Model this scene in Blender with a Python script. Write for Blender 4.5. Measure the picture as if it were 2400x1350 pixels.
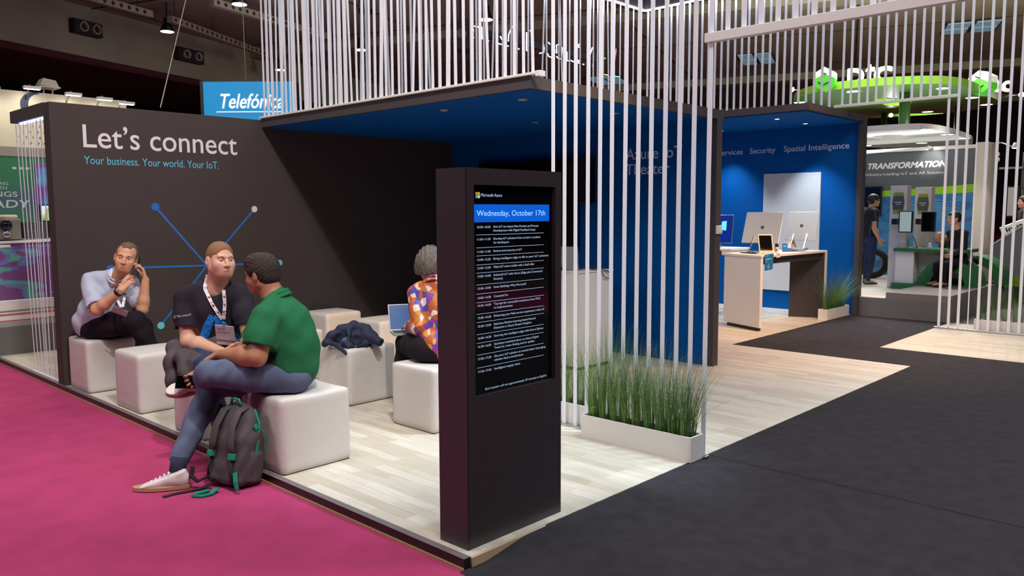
import bpy, bmesh, math, random
import numpy as np
from mathutils import Vector, Matrix
random.seed(7)
for _o in list(bpy.data.objects):
    bpy.data.objects.remove(_o, do_unlink=True)
SC = bpy.context.scene
COL = SC.collection
PI = math.pi

# ---------------------------------------------------------------- camera
CAM_LOC = Vector((-2.586, -2.741, 1.68))
_yaw, _pitch, _roll = math.radians(43.5154), math.radians(5.4579), math.radians(-0.2134)
_f = Vector((math.cos(_yaw)*math.cos(_pitch), math.sin(_yaw)*math.cos(_pitch), -math.sin(_pitch)))
_r0 = Vector((math.sin(_yaw), -math.cos(_yaw), 0)); _u0 = _r0.cross(_f)
_r = _r0*math.cos(_roll) + _u0*math.sin(_roll); _u = _u0*math.cos(_roll) - _r0*math.sin(_roll)
_cd = bpy.data.cameras.new('camera'); _cd.sensor_width = 36; _cd.sensor_fit = 'HORIZONTAL'
_cd.lens = 1870.54/2400*36; _cd.clip_start = 0.05; _cd.clip_end = 300
_co = bpy.data.objects.new('camera', _cd); COL.objects.link(_co)
_co.matrix_world = Matrix(((_r.x, _u.x, -_f.x, CAM_LOC.x), (_r.y, _u.y, -_f.y, CAM_LOC.y), (_r.z, _u.z, -_f.z, CAM_LOC.z), (0, 0, 0, 1)))
SC.camera = _co

# ---------------------------------------------------------------- world, exposure
_w = bpy.data.worlds.new('hall air'); SC.world = _w; _w.use_nodes = True
_w.node_tree.nodes['Background'].inputs[0].default_value = (0.85, 0.9, 1, 1)
_w.node_tree.nodes['Background'].inputs[1].default_value = 0.05
SC.view_settings.view_transform = 'Standard'; SC.view_settings.look = 'None'
SC.view_settings.gamma = 1; SC.view_settings.use_curve_mapping = False
SC.view_settings.exposure = 0.0

# ---------------------------------------------------------------- large lights of the hall, and added fills
def area(name, loc, size, power, col=(1, 1, 1), target=None, sizey=None, spread=180):
    l = bpy.data.lights.new(name, 'AREA'); l.energy = power; l.color = col; l.size = size
    if sizey: l.shape = 'RECTANGLE'; l.size_y = sizey
    l.spread = math.radians(spread)
    o = bpy.data.objects.new(name, l); COL.objects.link(o); o.location = loc
    if target is not None:
        o.rotation_euler = (Vector(target)-Vector(loc)).to_track_quat('-Z', 'Y').to_euler()
    return o
def spot(name, loc, target, power, col=(1, 1, 1), angle=40, blend=0.5, radius=0.1):
    l = bpy.data.lights.new(name, 'SPOT'); l.energy = power; l.color = col; l.spot_size = math.radians(angle)
    l.spot_blend = blend; l.shadow_soft_size = radius
    o = bpy.data.objects.new(name, l); COL.objects.link(o); o.location = loc
    o.rotation_euler = (Vector(target)-Vector(loc)).to_track_quat('-Z', 'Y').to_euler()
    return o
area('hall_lamp_left', (-1.6, 1.8, 9.0), 2.0, 280, (1, 0.97, 0.95))
area('hall_lamp_near', (-1.8, -4.5, 9.0), 2.0, 360, (1, 0.97, 0.95))
area('side_fill', (-8, 4, 6.5), 2.5, 220, (1, 0.98, 0.97), (0, 1, 1))  # added fill, not a hall fixture; lifts the kiosk's left side
area('hall_lamp_right', (6, -5, 8.6), 3.0, 480, (0.97, 0.98, 1))
area('hall_lamp_mid', (3, 10, 8.8), 3.0, 350, (1, 0.92, 0.8))
area('hall_lamp_far', (17, 4, 8.8), 4.0, 1500, (1, 0.95, 0.85))
area('ceiling_fill_deep', (12, 20, 7.0), 5.0, 150, (1, 0.97, 0.93), (14, 26, 9.7))  # unseen upward fill, added to brighten the girder and left ceiling
area('ceiling_fill_right', (24, 3, 6.5), 5.0, 1500, (0.98, 1, 0.66), (28, 6, 9.7))  # added yellowish fill that lifts and tints the right-hand ceiling
area('green_canopy_fill', (18.6, 4.2, 3.55), 5.0, 45, (1, 0.97, 0.9), (18.2, 4.2, 5))  # made-up source between the canopies, brightens the green underside
area('ring_canopy_fill', (15.0, 2.5, 2.99), 0.5, 16, (1, 0.98, 0.94), (15.0, 2.6, 4), 3.0)  # invented source above the cornice, added to lighten the white ring's underside
# truss spotlight on the theatre stage and warm spots on the right-hand floor
spot('truss_spot_wall', (-0.9, -1.6, 7.4), (1.6, 4.6, 0.6), 1250, (1, 0.93, 0.86), 52, 0.6, 0.12)
spot('truss_spot_stage', (3.4, -0.6, 6.6), (1.45, 1.1, 0), 2300, (0.66, 0.86, 1), 31, 1.0, 0.2)
spot('truss_spot_warm', (7.4, -0.8, 6.2), (7.6, 1.9, 0), 1250, (1, 0.52, 0.24), 66, 1.0, 0.25)
spot('truss_spot_back', (3.3, -5.6, 6.7), (2.75, 4.75, 0.45), 2600, (1, 0.62, 0.32), 11, 0.5, 0.08)
spot('truss_spot_counter', (4.6, -1.2, 5.6), (8.1, 2.7, 0.3), 1300, (1, 0.64, 0.36), 26, 0.8, 0.2)
# ---------------------------------------------------------------- helpers: materials
def lin(c):
    def f(v):
        v /= 255.0
        return v/12.92 if v <= 0.04045 else ((v+0.055)/1.055)**2.4
    return (f(c[0]), f(c[1]), f(c[2]), 1.0)
MATS = {}
def mat(name, col, rough=0.6, metal=0.0, emit=0.0, ecol=None, noise=0.0, nscale=20, bump=0.0, bscale=60, spec=0.5, trans=0.0, coat=0.0):
    if name in MATS: return MATS[name]
    m = bpy.data.materials.new(name); m.use_nodes = True
    nt = m.node_tree; b = nt.nodes['Principled BSDF']
    b.inputs['Base Color'].default_value = lin(col)
    b.inputs['Roughness'].default_value = rough; b.inputs['Metallic'].default_value = metal
    b.inputs['Specular IOR Level'].default_value = spec
    b.inputs['Transmission Weight'].default_value = trans
    b.inputs['Coat Weight'].default_value = coat
    if emit:
        b.inputs['Emission Color'].default_value = lin(ecol or col); b.inputs['Emission Strength'].default_value = emit
    if noise or bump:
        tc = nt.nodes.new('ShaderNodeTexCoord')
    if noise:
        n = nt.nodes.new('ShaderNodeTexNoise'); n.inputs['Scale'].default_value = nscale; n.inputs['Detail'].default_value = 6
        nt.links.new(tc.outputs['Object'], n.inputs['Vector'])
        mx = nt.nodes.new('ShaderNodeMix'); mx.data_type = 'RGBA'; mx.blend_type = 'MULTIPLY'; mx.inputs[0].default_value = 1
        mr = nt.nodes.new('ShaderNodeMapRange'); mr.inputs[1].default_value = 0.3; mr.inputs[2].default_value = 0.7
        mr.inputs[3].default_value = 1-noise; mr.inputs[4].default_value = 1+noise
        nt.links.new(n.outputs['Fac'], mr.inputs[0])
        mx.inputs[6].default_value = lin(col); nt.links.new(mr.outputs[0], mx.inputs[7])
        nt.links.new(mx.outputs[2], b.inputs['Base Color'])
    if bump:
        n2 = nt.nodes.new('ShaderNodeTexNoise'); n2.inputs['Scale'].default_value = bscale; n2.inputs['Detail'].default_value = 4
        nt.links.new(tc.outputs['Object'], n2.inputs['Vector'])
        bp = nt.nodes.new('ShaderNodeBump'); bp.inputs['Strength'].default_value = bump; bp.inputs['Distance'].default_value = 0.02
        nt.links.new(n2.outputs['Fac'], bp.inputs['Height']); nt.links.new(bp.outputs['Normal'], b.inputs['Normal'])
    MATS[name] = m
    return m
def ramp_mat(name, stops, scale, rough=0.7, kind='NOISE', stretch=(1, 1, 1), detail=5, interp='CONSTANT', emit=0.0, rot=(0, 0, 0), dist=0.0):
    """procedural pattern: a noise / voronoi / wave field through a colour ramp"""
    if name in MATS: return MATS[name]
    m = bpy.data.materials.new(name); m.use_nodes = True; nt = m.node_tree; b = nt.nodes['Principled BSDF']
    tc = nt.nodes.new('ShaderNodeTexCoord'); mp = nt.nodes.new('ShaderNodeMapping'); mp.inputs['Scale'].default_value = stretch; mp.inputs['Rotation'].default_value = rot
    nt.links.new(tc.outputs['Object'], mp.inputs['Vector'])
    if kind == 'VORONOI':
        n = nt.nodes.new('ShaderNodeTexVoronoi'); out = n.outputs['Color']
    elif kind == 'WAVE':
        n = nt.nodes.new('ShaderNodeTexWave'); out = n.outputs['Fac']; n.inputs['Distortion'].default_value = dist
    elif kind == 'GRADZ':
        n = nt.nodes.new('ShaderNodeSeparateXYZ'); out = n.outputs['Z']
    else:
        n = nt.nodes.new('ShaderNodeTexNoise'); out = n.outputs['Fac']; n.inputs['Detail'].default_value = detail; n.inputs['Distortion'].default_value = dist
    if kind != 'GRADZ': n.inputs['Scale'].default_value = scale
    nt.links.new(mp.outputs[0], n.inputs[0])
    r = nt.nodes.new('ShaderNodeValToRGB'); r.color_ramp.interpolation = interp
    els = r.color_ramp.elements
    while len(els) < len(stops): els.new(0.5)
    for e, (p, c) in zip(els, stops): e.position = p; e.color = lin(c)
    nt.links.new(out, r.inputs[0]); nt.links.new(r.outputs[0], b.inputs['Base Color'])
    b.inputs['Roughness'].default_value = rough
    if emit:
        nt.links.new(r.outputs[0], b.inputs['Emission Color']); b.inputs['Emission Strength'].default_value = emit
    MATS[name] = m
    return m

# ---------------------------------------------------------------- helpers: objects
def tag(o, label=None, cat=None, group=None, kind=None):
    if label: o['label'] = label
    if cat: o['category'] = cat
    if group: o['group'] = group
    if kind: o['kind'] = kind
    return o
def thing(name, label, cat, loc=(0, 0, 0), rz=0.0, group=None):
    o = bpy.data.objects.new(name, None); COL.objects.link(o)
    o.empty_display_size = 0.05
    o.location = loc; o.rotation_euler = (0, 0, rz)
    return tag(o, label, cat, group)
def base_mat(o):
    m = Matrix.Identity(4)
    while o is not None:
        m = (Matrix.Translation(o.location) @ o.rotation_euler.to_matrix().to_4x4()) @ m
        o = o.parent
    return m
def copy_tree(o, parent=None):
    c = o.copy(); COL.objects.link(c); c.parent = parent
    for ch in list(o.children): copy_tree(ch, c)
    return c
def frame(x, y, z, rz=0.0):
    return Matrix.Translation((x, y, z)) @ Matrix.Rotation(rz, 4, 'Z')
def axes(o, ex, ey, ez):
    return Matrix(((ex[0], ey[0], ez[0], o[0]), (ex[1], ey[1], ez[1], o[1]), (ex[2], ey[2], ez[2], o[2]), (0, 0, 0, 1)))
class MB:
    """collects shapes (world coordinates, or through self.X) and builds ONE mesh object"""
    def __init__(s, X=None): s.v = []; s.f = []; s.mi = []; s.X = X; s.m = 0
    def add(s, vs, fs):
        n = len(s.v)
        for p in vs:
            p = Vector(p)
            s.v.append(tuple(s.X @ p) if s.X is not None else tuple(p))
        for f in fs: s.f.append([n+i for i in f]); s.mi.append(s.m)
        return s
    def box(s, x0, x1, y0, y1, z0, z1):
        if x0 > x1: x0, x1 = x1, x0
        if y0 > y1: y0, y1 = y1, y0
        if z0 > z1: z0, z1 = z1, z0
        v = [(x0, y0, z0), (x1, y0, z0), (x1, y1, z0), (x0, y1, z0), (x0, y0, z1), (x1, y0, z1), (x1, y1, z1), (x0, y1, z1)]
        return s.add(v, [(0, 3, 2, 1), (4, 5, 6, 7), (0, 1, 5, 4), (1, 2, 6, 5), (2, 3, 7, 6), (3, 0, 4, 7)])
    def hexa(s, b, t):
        return s.add(list(b)+list(t), [(0, 3, 2, 1), (4, 5, 6, 7), (0, 1, 5, 4), (1, 2, 6, 5), (2, 3, 7, 6), (3, 0, 4, 7)])
    def bar(s, p0, p1, w, h, up=(0, 0, 1)):
        p0, p1 = Vector(p0), Vector(p1); d = (p1-p0).normalized(); a = d.cross(Vector(up))
        if a.length < 1e-4: a = d.cross(Vector((1, 0, 0)))
        a.normalize(); b = a.cross(d); a *= w/2; b *= h/2
        return s.hexa([p0-a-b, p0+a-b, p0+a+b, p0-a+b], [p1-a-b, p1+a-b, p1+a+b, p1-a+b])
    def tube(s, pts, r, n=8, caps=True):
        pts = [Vector(p) for p in pts]; k = len(pts)
        rs = list(r) if isinstance(r, (list, tuple)) else [r]*k
        vs = []; fs = []; a = None
        for i, p in enumerate(pts):
            d = (pts[min(i+1, k-1)]-pts[max(i-1, 0)]).normalized()
            if a is None:
                a = d.cross(Vector((0, 0, 1)))
                if a.length < 1e-3: a = d.cross(Vector((1, 0, 0)))
            a = (a-d*a.dot(d)).normalized(); b = d.cross(a)
            for j in range(n):
                t = 2*PI*j/n; vs.append(p+(a*math.cos(t)+b*math.sin(t))*rs[i])
        for i in range(k-1):
            for j in range(n):
                q = (j+1) % n; fs.append((i*n+j, i*n+q, (i+1)*n+q, (i+1)*n+j))
        if caps: fs.append(tuple(range(n-1, -1, -1))); fs.append(tuple((k-1)*n+j for j in range(n)))
        return s.add(vs, fs)
    def cyl(s, p0, p1, r, n=24, r1=None):
        return s.tube([p0, p1], [r, r if r1 is None else r1], n)
    def lathe(s, c, prof, n=32, axis='Z'):
        vs = []; fs = []
        for (r, h) in prof:
            for j in range(n):
                t = 2*PI*j/n; x, y = r*math.cos(t), r*math.sin(t)
                p = (x, y, h) if axis == 'Z' else ((x, h, y) if axis == 'Y' else (h, x, y))
                vs.append((c[0]+p[0], c[1]+p[1], c[2]+p[2]))
        for i in range(len(prof)-1):
            for j in range(n):
                q = (j+1) % n; fs.append((i*n+j, i*n+q, (i+1)*n+q, (i+1)*n+j))
        k = len(prof)
        fs.append(tuple(range(n-1, -1, -1))); fs.append(tuple((k-1)*n+j for j in range(n)))
        return s.add(vs, fs)
    def sphere(s, c, r, n=16, m=10):
        if not isinstance(r, (tuple, list)): r = (r, r, r)
        vs = [(c[0], c[1], c[2]-r[2])]
        for i in range(1, m):
            a = PI*i/m-PI/2
            for j in range(n):
                t = 2*PI*j/n; vs.append((c[0]+r[0]*math.cos(a)*math.cos(t), c[1]+r[1]*math.cos(a)*math.sin(t), c[2]+r[2]*math.sin(a)))
        vs.append((c[0], c[1], c[2]+r[2])); fs = []
        for j in range(n): fs.append((0, 1+(j+1) % n, 1+j))
        for i in range(m-2):
            for j in range(n):
                q = (j+1) % n; fs.append((1+i*n+j, 1+i*n+q, 1+(i+1)*n+q, 1+(i+1)*n+j))
        e = len(vs)-1; o = 1+(m-2)*n
        for j in range(n): fs.append((o+j, o+(j+1) % n, e))
        return s.add(vs, fs)
    def prism(s, poly, z0, z1):
        n = len(poly); vs = [(p[0], p[1], z0) for p in poly]+[(p[0], p[1], z1) for p in poly]
        fs = [tuple(range(n-1, -1, -1)), tuple(range(n, 2*n))]
        for i in range(n): j = (i+1) % n; fs.append((i, j, n+j, n+i))
        return s.add(vs, fs)
    def poly(s, pts): return s.add(pts, [tuple(range(len(pts)))])
    def loft(s, rings, caps=True, closed=True):
        n = len(rings[0]); vs = [p for r in rings for p in r]; fs = []
        for i in range(len(rings)-1):
            for j in range(n if closed else n-1):
                q = (j+1) % n; fs.append((i*n+j, i*n+q, (i+1)*n+q, (i+1)*n+j))
        if caps: fs.append(tuple(range(n-1, -1, -1))); fs.append(tuple((len(rings)-1)*n+j for j in range(n)))
        return s.add(vs, fs)
    def build(s, name, m, parent=None, smooth=False, bevel=0.0, seg=2, subsurf=0, loc=None, solid=0.0):
        """loc: origin of a top-level mesh; parts take their parent's frame"""
        me = bpy.data.meshes.new(name)
        if parent is not None: inv = base_mat(parent).inverted()
        elif loc is not None: inv = Matrix.Translation(-Vector(loc))
        else: inv = None
        vs = [tuple(inv @ Vector(p)) for p in s.v] if inv is not None else s.v
        me.from_pydata(vs, [], s.f)
        ms = m if isinstance(m, (list, tuple)) else [m]
        for q in ms: me.materials.append(q)
        if len(ms) > 1: me.polygons.foreach_set('material_index', s.mi)
        bm = bmesh.new(); bm.from_mesh(me); bmesh.ops.recalc_face_normals(bm, faces=bm.faces); bm.to_mesh(me); bm.free()
        if smooth: me.polygons.foreach_set('use_smooth', [True]*len(me.polygons))
        me.update()
        o = bpy.data.objects.new(name, me); COL.objects.link(o)
        if parent is not None: o.parent = parent
        elif loc is not None: o.location = loc
        if solid:
            md = o.modifiers.new('solid', 'SOLIDIFY'); md.thickness = solid
        if bevel:
            md = o.modifiers.new('bevel', 'BEVEL'); md.width = bevel; md.segments = seg; md.limit_method = 'ANGLE'; md.angle_limit = math.radians(40)
        if subsurf:
            md = o.modifiers.new('sub', 'SUBSURF'); md.levels = subsurf; md.render_levels = subsurf
        return o
def struct(o): o['kind'] = 'structure'; return o

# ---------------------------------------------------------------- helpers: writing
def _glyphs(txt, shear=0.0):
    cu = bpy.data.curves.new('t', 'FONT'); cu.body = txt; cu.size = 1; cu.shear = shear; cu.resolution_u = 4
    o = bpy.data.objects.new('t', cu); COL.objects.link(o)
    dg = bpy.context.evaluated_depsgraph_get(); dg.update()
    me = o.evaluated_get(dg).to_mesh()
    vs = [tuple(v.co) for v in me.vertices]; fs = [tuple(p.vertices) for p in me.polygons]
    o.evaluated_get(dg).to_mesh_clear()
    bpy.data.objects.remove(o); bpy.data.curves.remove(cu)
    return vs, fs
CAPH = 0.729
def write(mb, txt, org, ex, ey, cap, width=None, shear=0.0, bold=0.0, lift=0.002, depth=0.0):
    """letters of cap height `cap` from org along ex, standing along ey, `lift` off the surface"""
    vs, fs = _glyphs(txt, shear)
    if not vs: return
    ex, ey = Vector(ex).normalized(), Vector(ey).normalized(); ez = ex.cross(ey); org = Vector(org)+ez*lift
    x0 = min(v[0] for v in vs); x1 = max(v[0] for v in vs)
    sy = cap/CAPH; sx = (width/(x1-x0)) if width else sy
    offs = [(0, 0)] if not bold else [(bold*math.cos(2*PI*k/6), bold*math.sin(2*PI*k/6)) for k in range(6)]
    for q, (bx, by) in enumerate(offs):
        P = [org+ex*((v[0]-x0)*sx+bx)+ey*(v[1]*sy+by)+ez*(q*0.00004) for v in vs]
        mb.add(P, fs)
    if depth:
        for q, (bx, by) in enumerate(offs):
            P = [org+ex*((v[0]-x0)*sx+bx)+ey*(v[1]*sy+by)-ez*depth for v in vs]
            n = len(P); mb.add(P, fs)
        # side walls of the letters
        cnt = {}
        for f in fs:
            for i in range(len(f)):
                e = (f[i], f[(i+1) % len(f)]); cnt.setdefault(tuple(sorted(e)), []).append(e)
        Q = [org+ex*((v[0]-x0)*sx)+ey*(v[1]*sy) for v in vs]
        for k, es in cnt.items():
            if len(es) == 1:
                a, b = es[0]; mb.add([Q[a], Q[b], Q[b]-ez*depth, Q[a]-ez*depth], [(0, 1, 2, 3)])
# ================================================================ implicit surfaces: smooth organic meshes from distance fields
def _v(p): return np.array([p[0], p[1], p[2]], dtype=np.float32)
class SDF:
    """ordered list of blended primitives; mesh() extracts the zero surface with naive surface nets"""
    def __init__(s, res=0.006): s.res = res; s.ops = []; s.post = []
    def cap(s, a, b, ra, rb=None, k=0.02, sub=False): s.ops.append(('cap', _v(a), _v(b), ra, ra if rb is None else rb, k, sub)); return s
    def chain(s, pts, rs, k=0.01):
        for i in range(len(pts)-1): s.cap(pts[i], pts[i+1], rs[i], rs[i+1], k)
        return s
    def ell(s, c, r, R=None, k=0.02, sub=False):
        """ellipsoid of radii r on the axes R (rows = unit axes)"""
        R = np.eye(3, dtype=np.float32) if R is None else np.array([_v(x) for x in R], dtype=np.float32)
        s.ops.append(('ell', _v(c), R, np.array(r, dtype=np.float32), k, sub)); return s
    def rbox(s, c, r, R=None, e=0.01, k=0.01, sub=False):
        R = np.eye(3, dtype=np.float32) if R is None else np.array([_v(x) for x in R], dtype=np.float32)
        s.ops.append(('box', _v(c), R, np.array(r, dtype=np.float32), e, k, sub)); return s
    def cut(s, p, n, near=None, r=None):
        """keep the side the normal n points away from; limited to a ball (near, r) if given"""
        s.ops.append(('cut', _v(p), _v(Vector(n).normalized()), None if near is None else _v(near), r)); return s
    def ripple(s, fn): s.ops.append(('rip', fn)); return s
    def field(s):
        lo = np.full(3, 1e9); hi = -lo
        for o in s.ops:
            if o[0] == 'cap' and not o[6]:
                for p, r in ((o[1], o[3]), (o[2], o[4])): lo = np.minimum(lo, p-r); hi = np.maximum(hi, p+r)
            elif o[0] in ('ell', 'box') and not o[-1]:
                m = float(np.linalg.norm(o[3])) if o[0] == 'box' else float(max(o[3])); lo = np.minimum(lo, o[1]-m); hi = np.maximum(hi, o[1]+m)
        h = s.res; lo = lo-4*h-0.01; n = np.ceil((hi+0.01+4*h-lo)/h).astype(int)+1
        s.lo, s.n = lo, n
        F = np.full(n, 0.08, dtype=np.float32)
        ax = [np.float32(lo[i])+np.arange(n[i], dtype=np.float32)*np.float32(h) for i in range(3)]; s.ax = ax
        def grid(a, b):
            i0 = np.clip(np.floor((a-lo)/h).astype(int), 0, n); i1 = np.clip(np.ceil((b-lo)/h).astype(int)+1, 0, n)
            sl = tuple(slice(i0[i], i1[i]) for i in range(3))
            return sl, ax[0][sl[0]][:, None, None], ax[1][sl[1]][None, :, None], ax[2][sl[2]][None, None, :]
        for o in s.ops:
            if o[0] == 'cap':
                _, a, b, ra, rb, k, sub = o; m = max(ra, rb)+k+3*h
                sl, X, Y, Z = grid(np.minimum(a, b)-m, np.maximum(a, b)+m)
                d = b-a; L = float(d@d) or 1e-9
                t = np.clip(((X-a[0])*d[0]+(Y-a[1])*d[1]+(Z-a[2])*d[2])/L, 0, 1)
                D = np.sqrt((X-a[0]-t*d[0])**2+(Y-a[1]-t*d[1])**2+(Z-a[2]-t*d[2])**2)-(ra+(rb-ra)*t)
            elif o[0] == 'ell':
                _, c, R, r, k, sub = o; m = float(max(r))+k+3*h
                sl, X, Y, Z = grid(c-m, c+m); X = X-c[0]; Y = Y-c[1]; Z = Z-c[2]
                q = [X*R[i][0]+Y*R[i][1]+Z*R[i][2] for i in range(3)]
                k0 = np.sqrt(sum((q[i]/r[i])**2 for i in range(3))); k1 = np.sqrt(sum((q[i]/(r[i]*r[i]))**2 for i in range(3)))+1e-6
                D = k0*(k0-1)/k1
            elif o[0] == 'box':
                _, c, R, r, e, k, sub = o; m = float(np.linalg.norm(r))+k+3*h
                sl, X, Y, Z = grid(c-m, c+m); X = X-c[0]; Y = Y-c[1]; Z = Z-c[2]
                q = [np.abs(X*R[i][0]+Y*R[i][1]+Z*R[i][2])-(r[i]-e) for i in range(3)]
                D = np.sqrt(sum(np.maximum(x, 0)**2 for x in q))+np.minimum(np.maximum(q[0], np.maximum(q[1], q[2])), 0)-e
            elif o[0] == 'cut':
                _, p, nn, near, rr_ = o
                if near is None: sl, X, Y, Z = grid(lo-1, lo+n*h+1)
                else: sl, X, Y, Z = grid(near-rr_, near+rr_)
                D = (X-p[0])*nn[0]+(Y-p[1])*nn[1]+(Z-p[2])*nn[2]
                if near is not None: D = np.where((X-near[0])**2+(Y-near[1])**2+(Z-near[2])**2 < rr_*rr_, D, -1)
                F[sl] = np.maximum(F[sl], D); continue
            else:
                X, Y, Z = ax[0][:, None, None], ax[1][None, :, None], ax[2][None, None, :]
                F += o[1](X, Y, Z).astype(np.float32); continue
            G = F[sl]
            if sub:
                hh = np.clip(0.5-0.5*(G+D)/max(k, 1e-5), 0, 1); F[sl] = G+(-D-G)*hh+k*hh*(1-hh)
            else:
                hh = np.clip(0.5+0.5*(G-D)/max(k, 1e-5), 0, 1); F[sl] = G+(D-G)*hh-k*hh*(1-hh)
        s.F = F; return F
    def sample(s, p):
        i = [int(round((p[j]-s.lo[j])/s.res)) for j in range(3)]
        if any(i[j] < 0 or i[j] >= s.n[j] for j in range(3)): return 1.0
        return float(s.F[i[0], i[1], i[2]])
    def project(s, p, d, far=0.35, off=0.003):
        """march from p-d*far along d to the surface; returns the point `off` outside it"""
        d = Vector(d).normalized(); q = Vector(p)-d*far; st = s.res*0.5
        for _ in range(int(2*far/st)):
            if s.sample(q) < s.res*0.2: return q-d*off
            q += d*st
        return Vector(p)
    def mesh(s):
        F = s.field() if not hasattr(s, 'F') else s.F
        I = F < 0
        c = I[:-1, :-1, :-1].astype(np.int8)
        tot = np.zeros_like(c)
        for dx in (0, 1):
            for dy in (0, 1):
                for dz in (0, 1): tot += I[dx:dx+c.shape[0], dy:dy+c.shape[1], dz:dz+c.shape[2]]
        act = (tot > 0) & (tot < 8)
        ids = np.full(c.shape, -1, dtype=np.int64); A = np.argwhere(act); ids[act] = np.arange(len(A))
        P = np.zeros((len(A), 3)); W = np.zeros(len(A))
        for axis in range(3):
            e = np.zeros(3, int); e[axis] = 1
            o1, o2 = [k for k in range(3) if k != axis]
            for u in (0, 1):
                for w in (0, 1):
                    b = np.zeros(3, int); b[o1] = u; b[o2] = w
                    q0 = A+b; q1 = q0+e
                    f0 = F[q0[:, 0], q0[:, 1], q0[:, 2]]; f1 = F[q1[:, 0], q1[:, 1], q1[:, 2]]
                    m = (f0 < 0) != (f1 < 0); t = np.where(m, f0/(f0-f1+1e-12), 0)
                    P[m] += q0[m]+e*t[m, None]; W[m] += 1
        P = P/W[:, None]*s.res+s.lo
        quads = []
        for axis in range(3):
            o1, o2 = [(1, 2), (2, 0), (0, 1)][axis]
            sl0 = [slice(None)]*3; sl1 = [slice(None)]*3; sl0[axis] = slice(0, -1); sl1[axis] = slice(1, None)
            a, b = I[tuple(sl0)], I[tuple(sl1)]
            for mask, flip in ((a & ~b, False), (~a & b, True)):
                E = np.argwhere(mask); E = E[(E[:, o1] > 0) & (E[:, o2] > 0) & (E[:, o1] < ids.shape[o1]) & (E[:, o2] < ids.shape[o2])]
                d1 = np.zeros(3, int); d1[o1] = 1; d2 = np.zeros(3, int); d2[o2] = 1
                g = [ids[tuple((E-x).T)] for x in (d1+d2, d2, 0*d1, d1)]
                Q = np.stack(g if not flip else g[::-1], 1); quads.append(Q[(Q >= 0).all(1)])
        return P, np.concatenate(quads)
    def build(s, name, mats, parent, smooth=2, pick=None, loc=None):
        """pick(P_face_centres) -> material index per face"""
        P, Q = s.mesh()
        if smooth:
            nb = [(Q[:, i], Q[:, (i+1) % 4]) for i in range(4)]
            for _ in range(smooth):
                S = np.zeros_like(P); C = np.zeros(len(P))
                for a, b in nb:
                    np.add.at(S, a, P[b]); np.add.at(C, a, 1)
                P = P*0.5+0.5*S/np.maximum(C, 1)[:, None]
        ms = mats if isinstance(mats, (list, tuple)) else [mats]
        me = bpy.data.meshes.new(name)
        inv = base_mat(parent).inverted() if parent is not None else Matrix.Translation(-Vector(loc or (0, 0, 0)))
        M = np.array(inv); V = P@M[:3, :3].T+M[:3, 3]
        me.vertices.add(len(V)); me.vertices.foreach_set('co', V.astype(np.float32).ravel())
        me.loops.add(len(Q)*4); me.loops.foreach_set('vertex_index', Q.astype(np.int32).ravel())
        me.polygons.add(len(Q)); me.polygons.foreach_set('loop_start', np.arange(0, len(Q)*4, 4, dtype=np.int32)); me.polygons.foreach_set('loop_total', np.full(len(Q), 4, dtype=np.int32))
        for m in ms: me.materials.append(m)
        if pick is not None: me.polygons.foreach_set('material_index', pick(P[Q].mean(1)).astype(np.int32))
        me.polygons.foreach_set('use_smooth', np.ones(len(Q), dtype=bool))
        me.update(calc_edges=True); me.validate()
        o = bpy.data.objects.new(name, me); COL.objects.link(o)
        if parent is not None: o.parent = parent
        elif loc is not None: o.location = loc
        return o
def wrinkle(amp, f, dirs, ph=0.0):
    """soft folds: a few warped plane waves"""
    def fn(X, Y, Z):
        out = 0
        for i, d in enumerate(dirs):
            w = X*d[0]+Y*d[1]+Z*d[2]; q = X*d[1]*1.3-Y*d[2]+Z*d[0]*0.7
            out = out+np.sin(f*(1+0.37*i)*w+2.2*np.sin(f*0.31*q+ph+i)+ph*1.7*i)*amp/len(dirs)
        return out
    return fn
def decal(field, polys, org, ex, ey, d, step=0.005, off=0.004):
    """thin print laid on a garment: fills 2-D polygons with small quads projected along d"""
    ex, ey = Vector(ex).normalized(), Vector(ey).normalized(); org = Vector(org); mb = MB()
    for poly in polys:
        x0, x1 = min(p[0] for p in poly), max(p[0] for p in poly); y0, y1 = min(p[1] for p in poly), max(p[1] for p in poly)
        nx, ny = max(1, int((x1-x0)/step)), max(1, int((y1-y0)/step)); cache = {}
        def inside(x, y):
            c = False; j = len(poly)-1
            for i in range(len(poly)):
                xi, yi = poly[i]; xj, yj = poly[j]
                if (yi > y) != (yj > y) and x < (xj-xi)*(y-yi)/(yj-yi+1e-12)+xi: c = not c
                j = i
            return c
        def pt(i, j):
            if (i, j) not in cache: cache[(i, j)] = field.project(org+ex*(x0+(x1-x0)*i/nx)+ey*(y0+(y1-y0)*j/ny), d, off=off)
            return cache[(i, j)]
        for i in range(nx):
            for j in range(ny):
                if inside(x0+(x1-x0)*(i+0.5)/nx, y0+(y1-y0)*(j+0.5)/ny): mb.poly([pt(i, j), pt(i+1, j), pt(i+1, j+1), pt(i, j+1)])
    return mb
def strap(field, pts, w, d, name, m, parent, n=24, off=0.006, th=0.0015):
    """flat webbing laid over a garment along the polyline pts (projected along d)"""
    P = []
    for i in range(n+1):
        t = i/n*(len(pts)-1); k = min(int(t), len(pts)-2); q = Vector(pts[k]).lerp(Vector(pts[k+1]), t-k)
        P.append(field.project(q, d, off=off) if field is not None else q)
    d = Vector(d).normalized(); rings = []
    for i, p in enumerate(P):
        tg = (P[min(i+1, n)]-P[max(i-1, 0)]).normalized(); sd = tg.cross(d).normalized()*w/2; up = d*th
        rings.append([p-sd-up, p+sd-up, p+sd+up, p-sd+up])
    return MB().loft(rings).build(name, m, parent, smooth=False)
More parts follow.
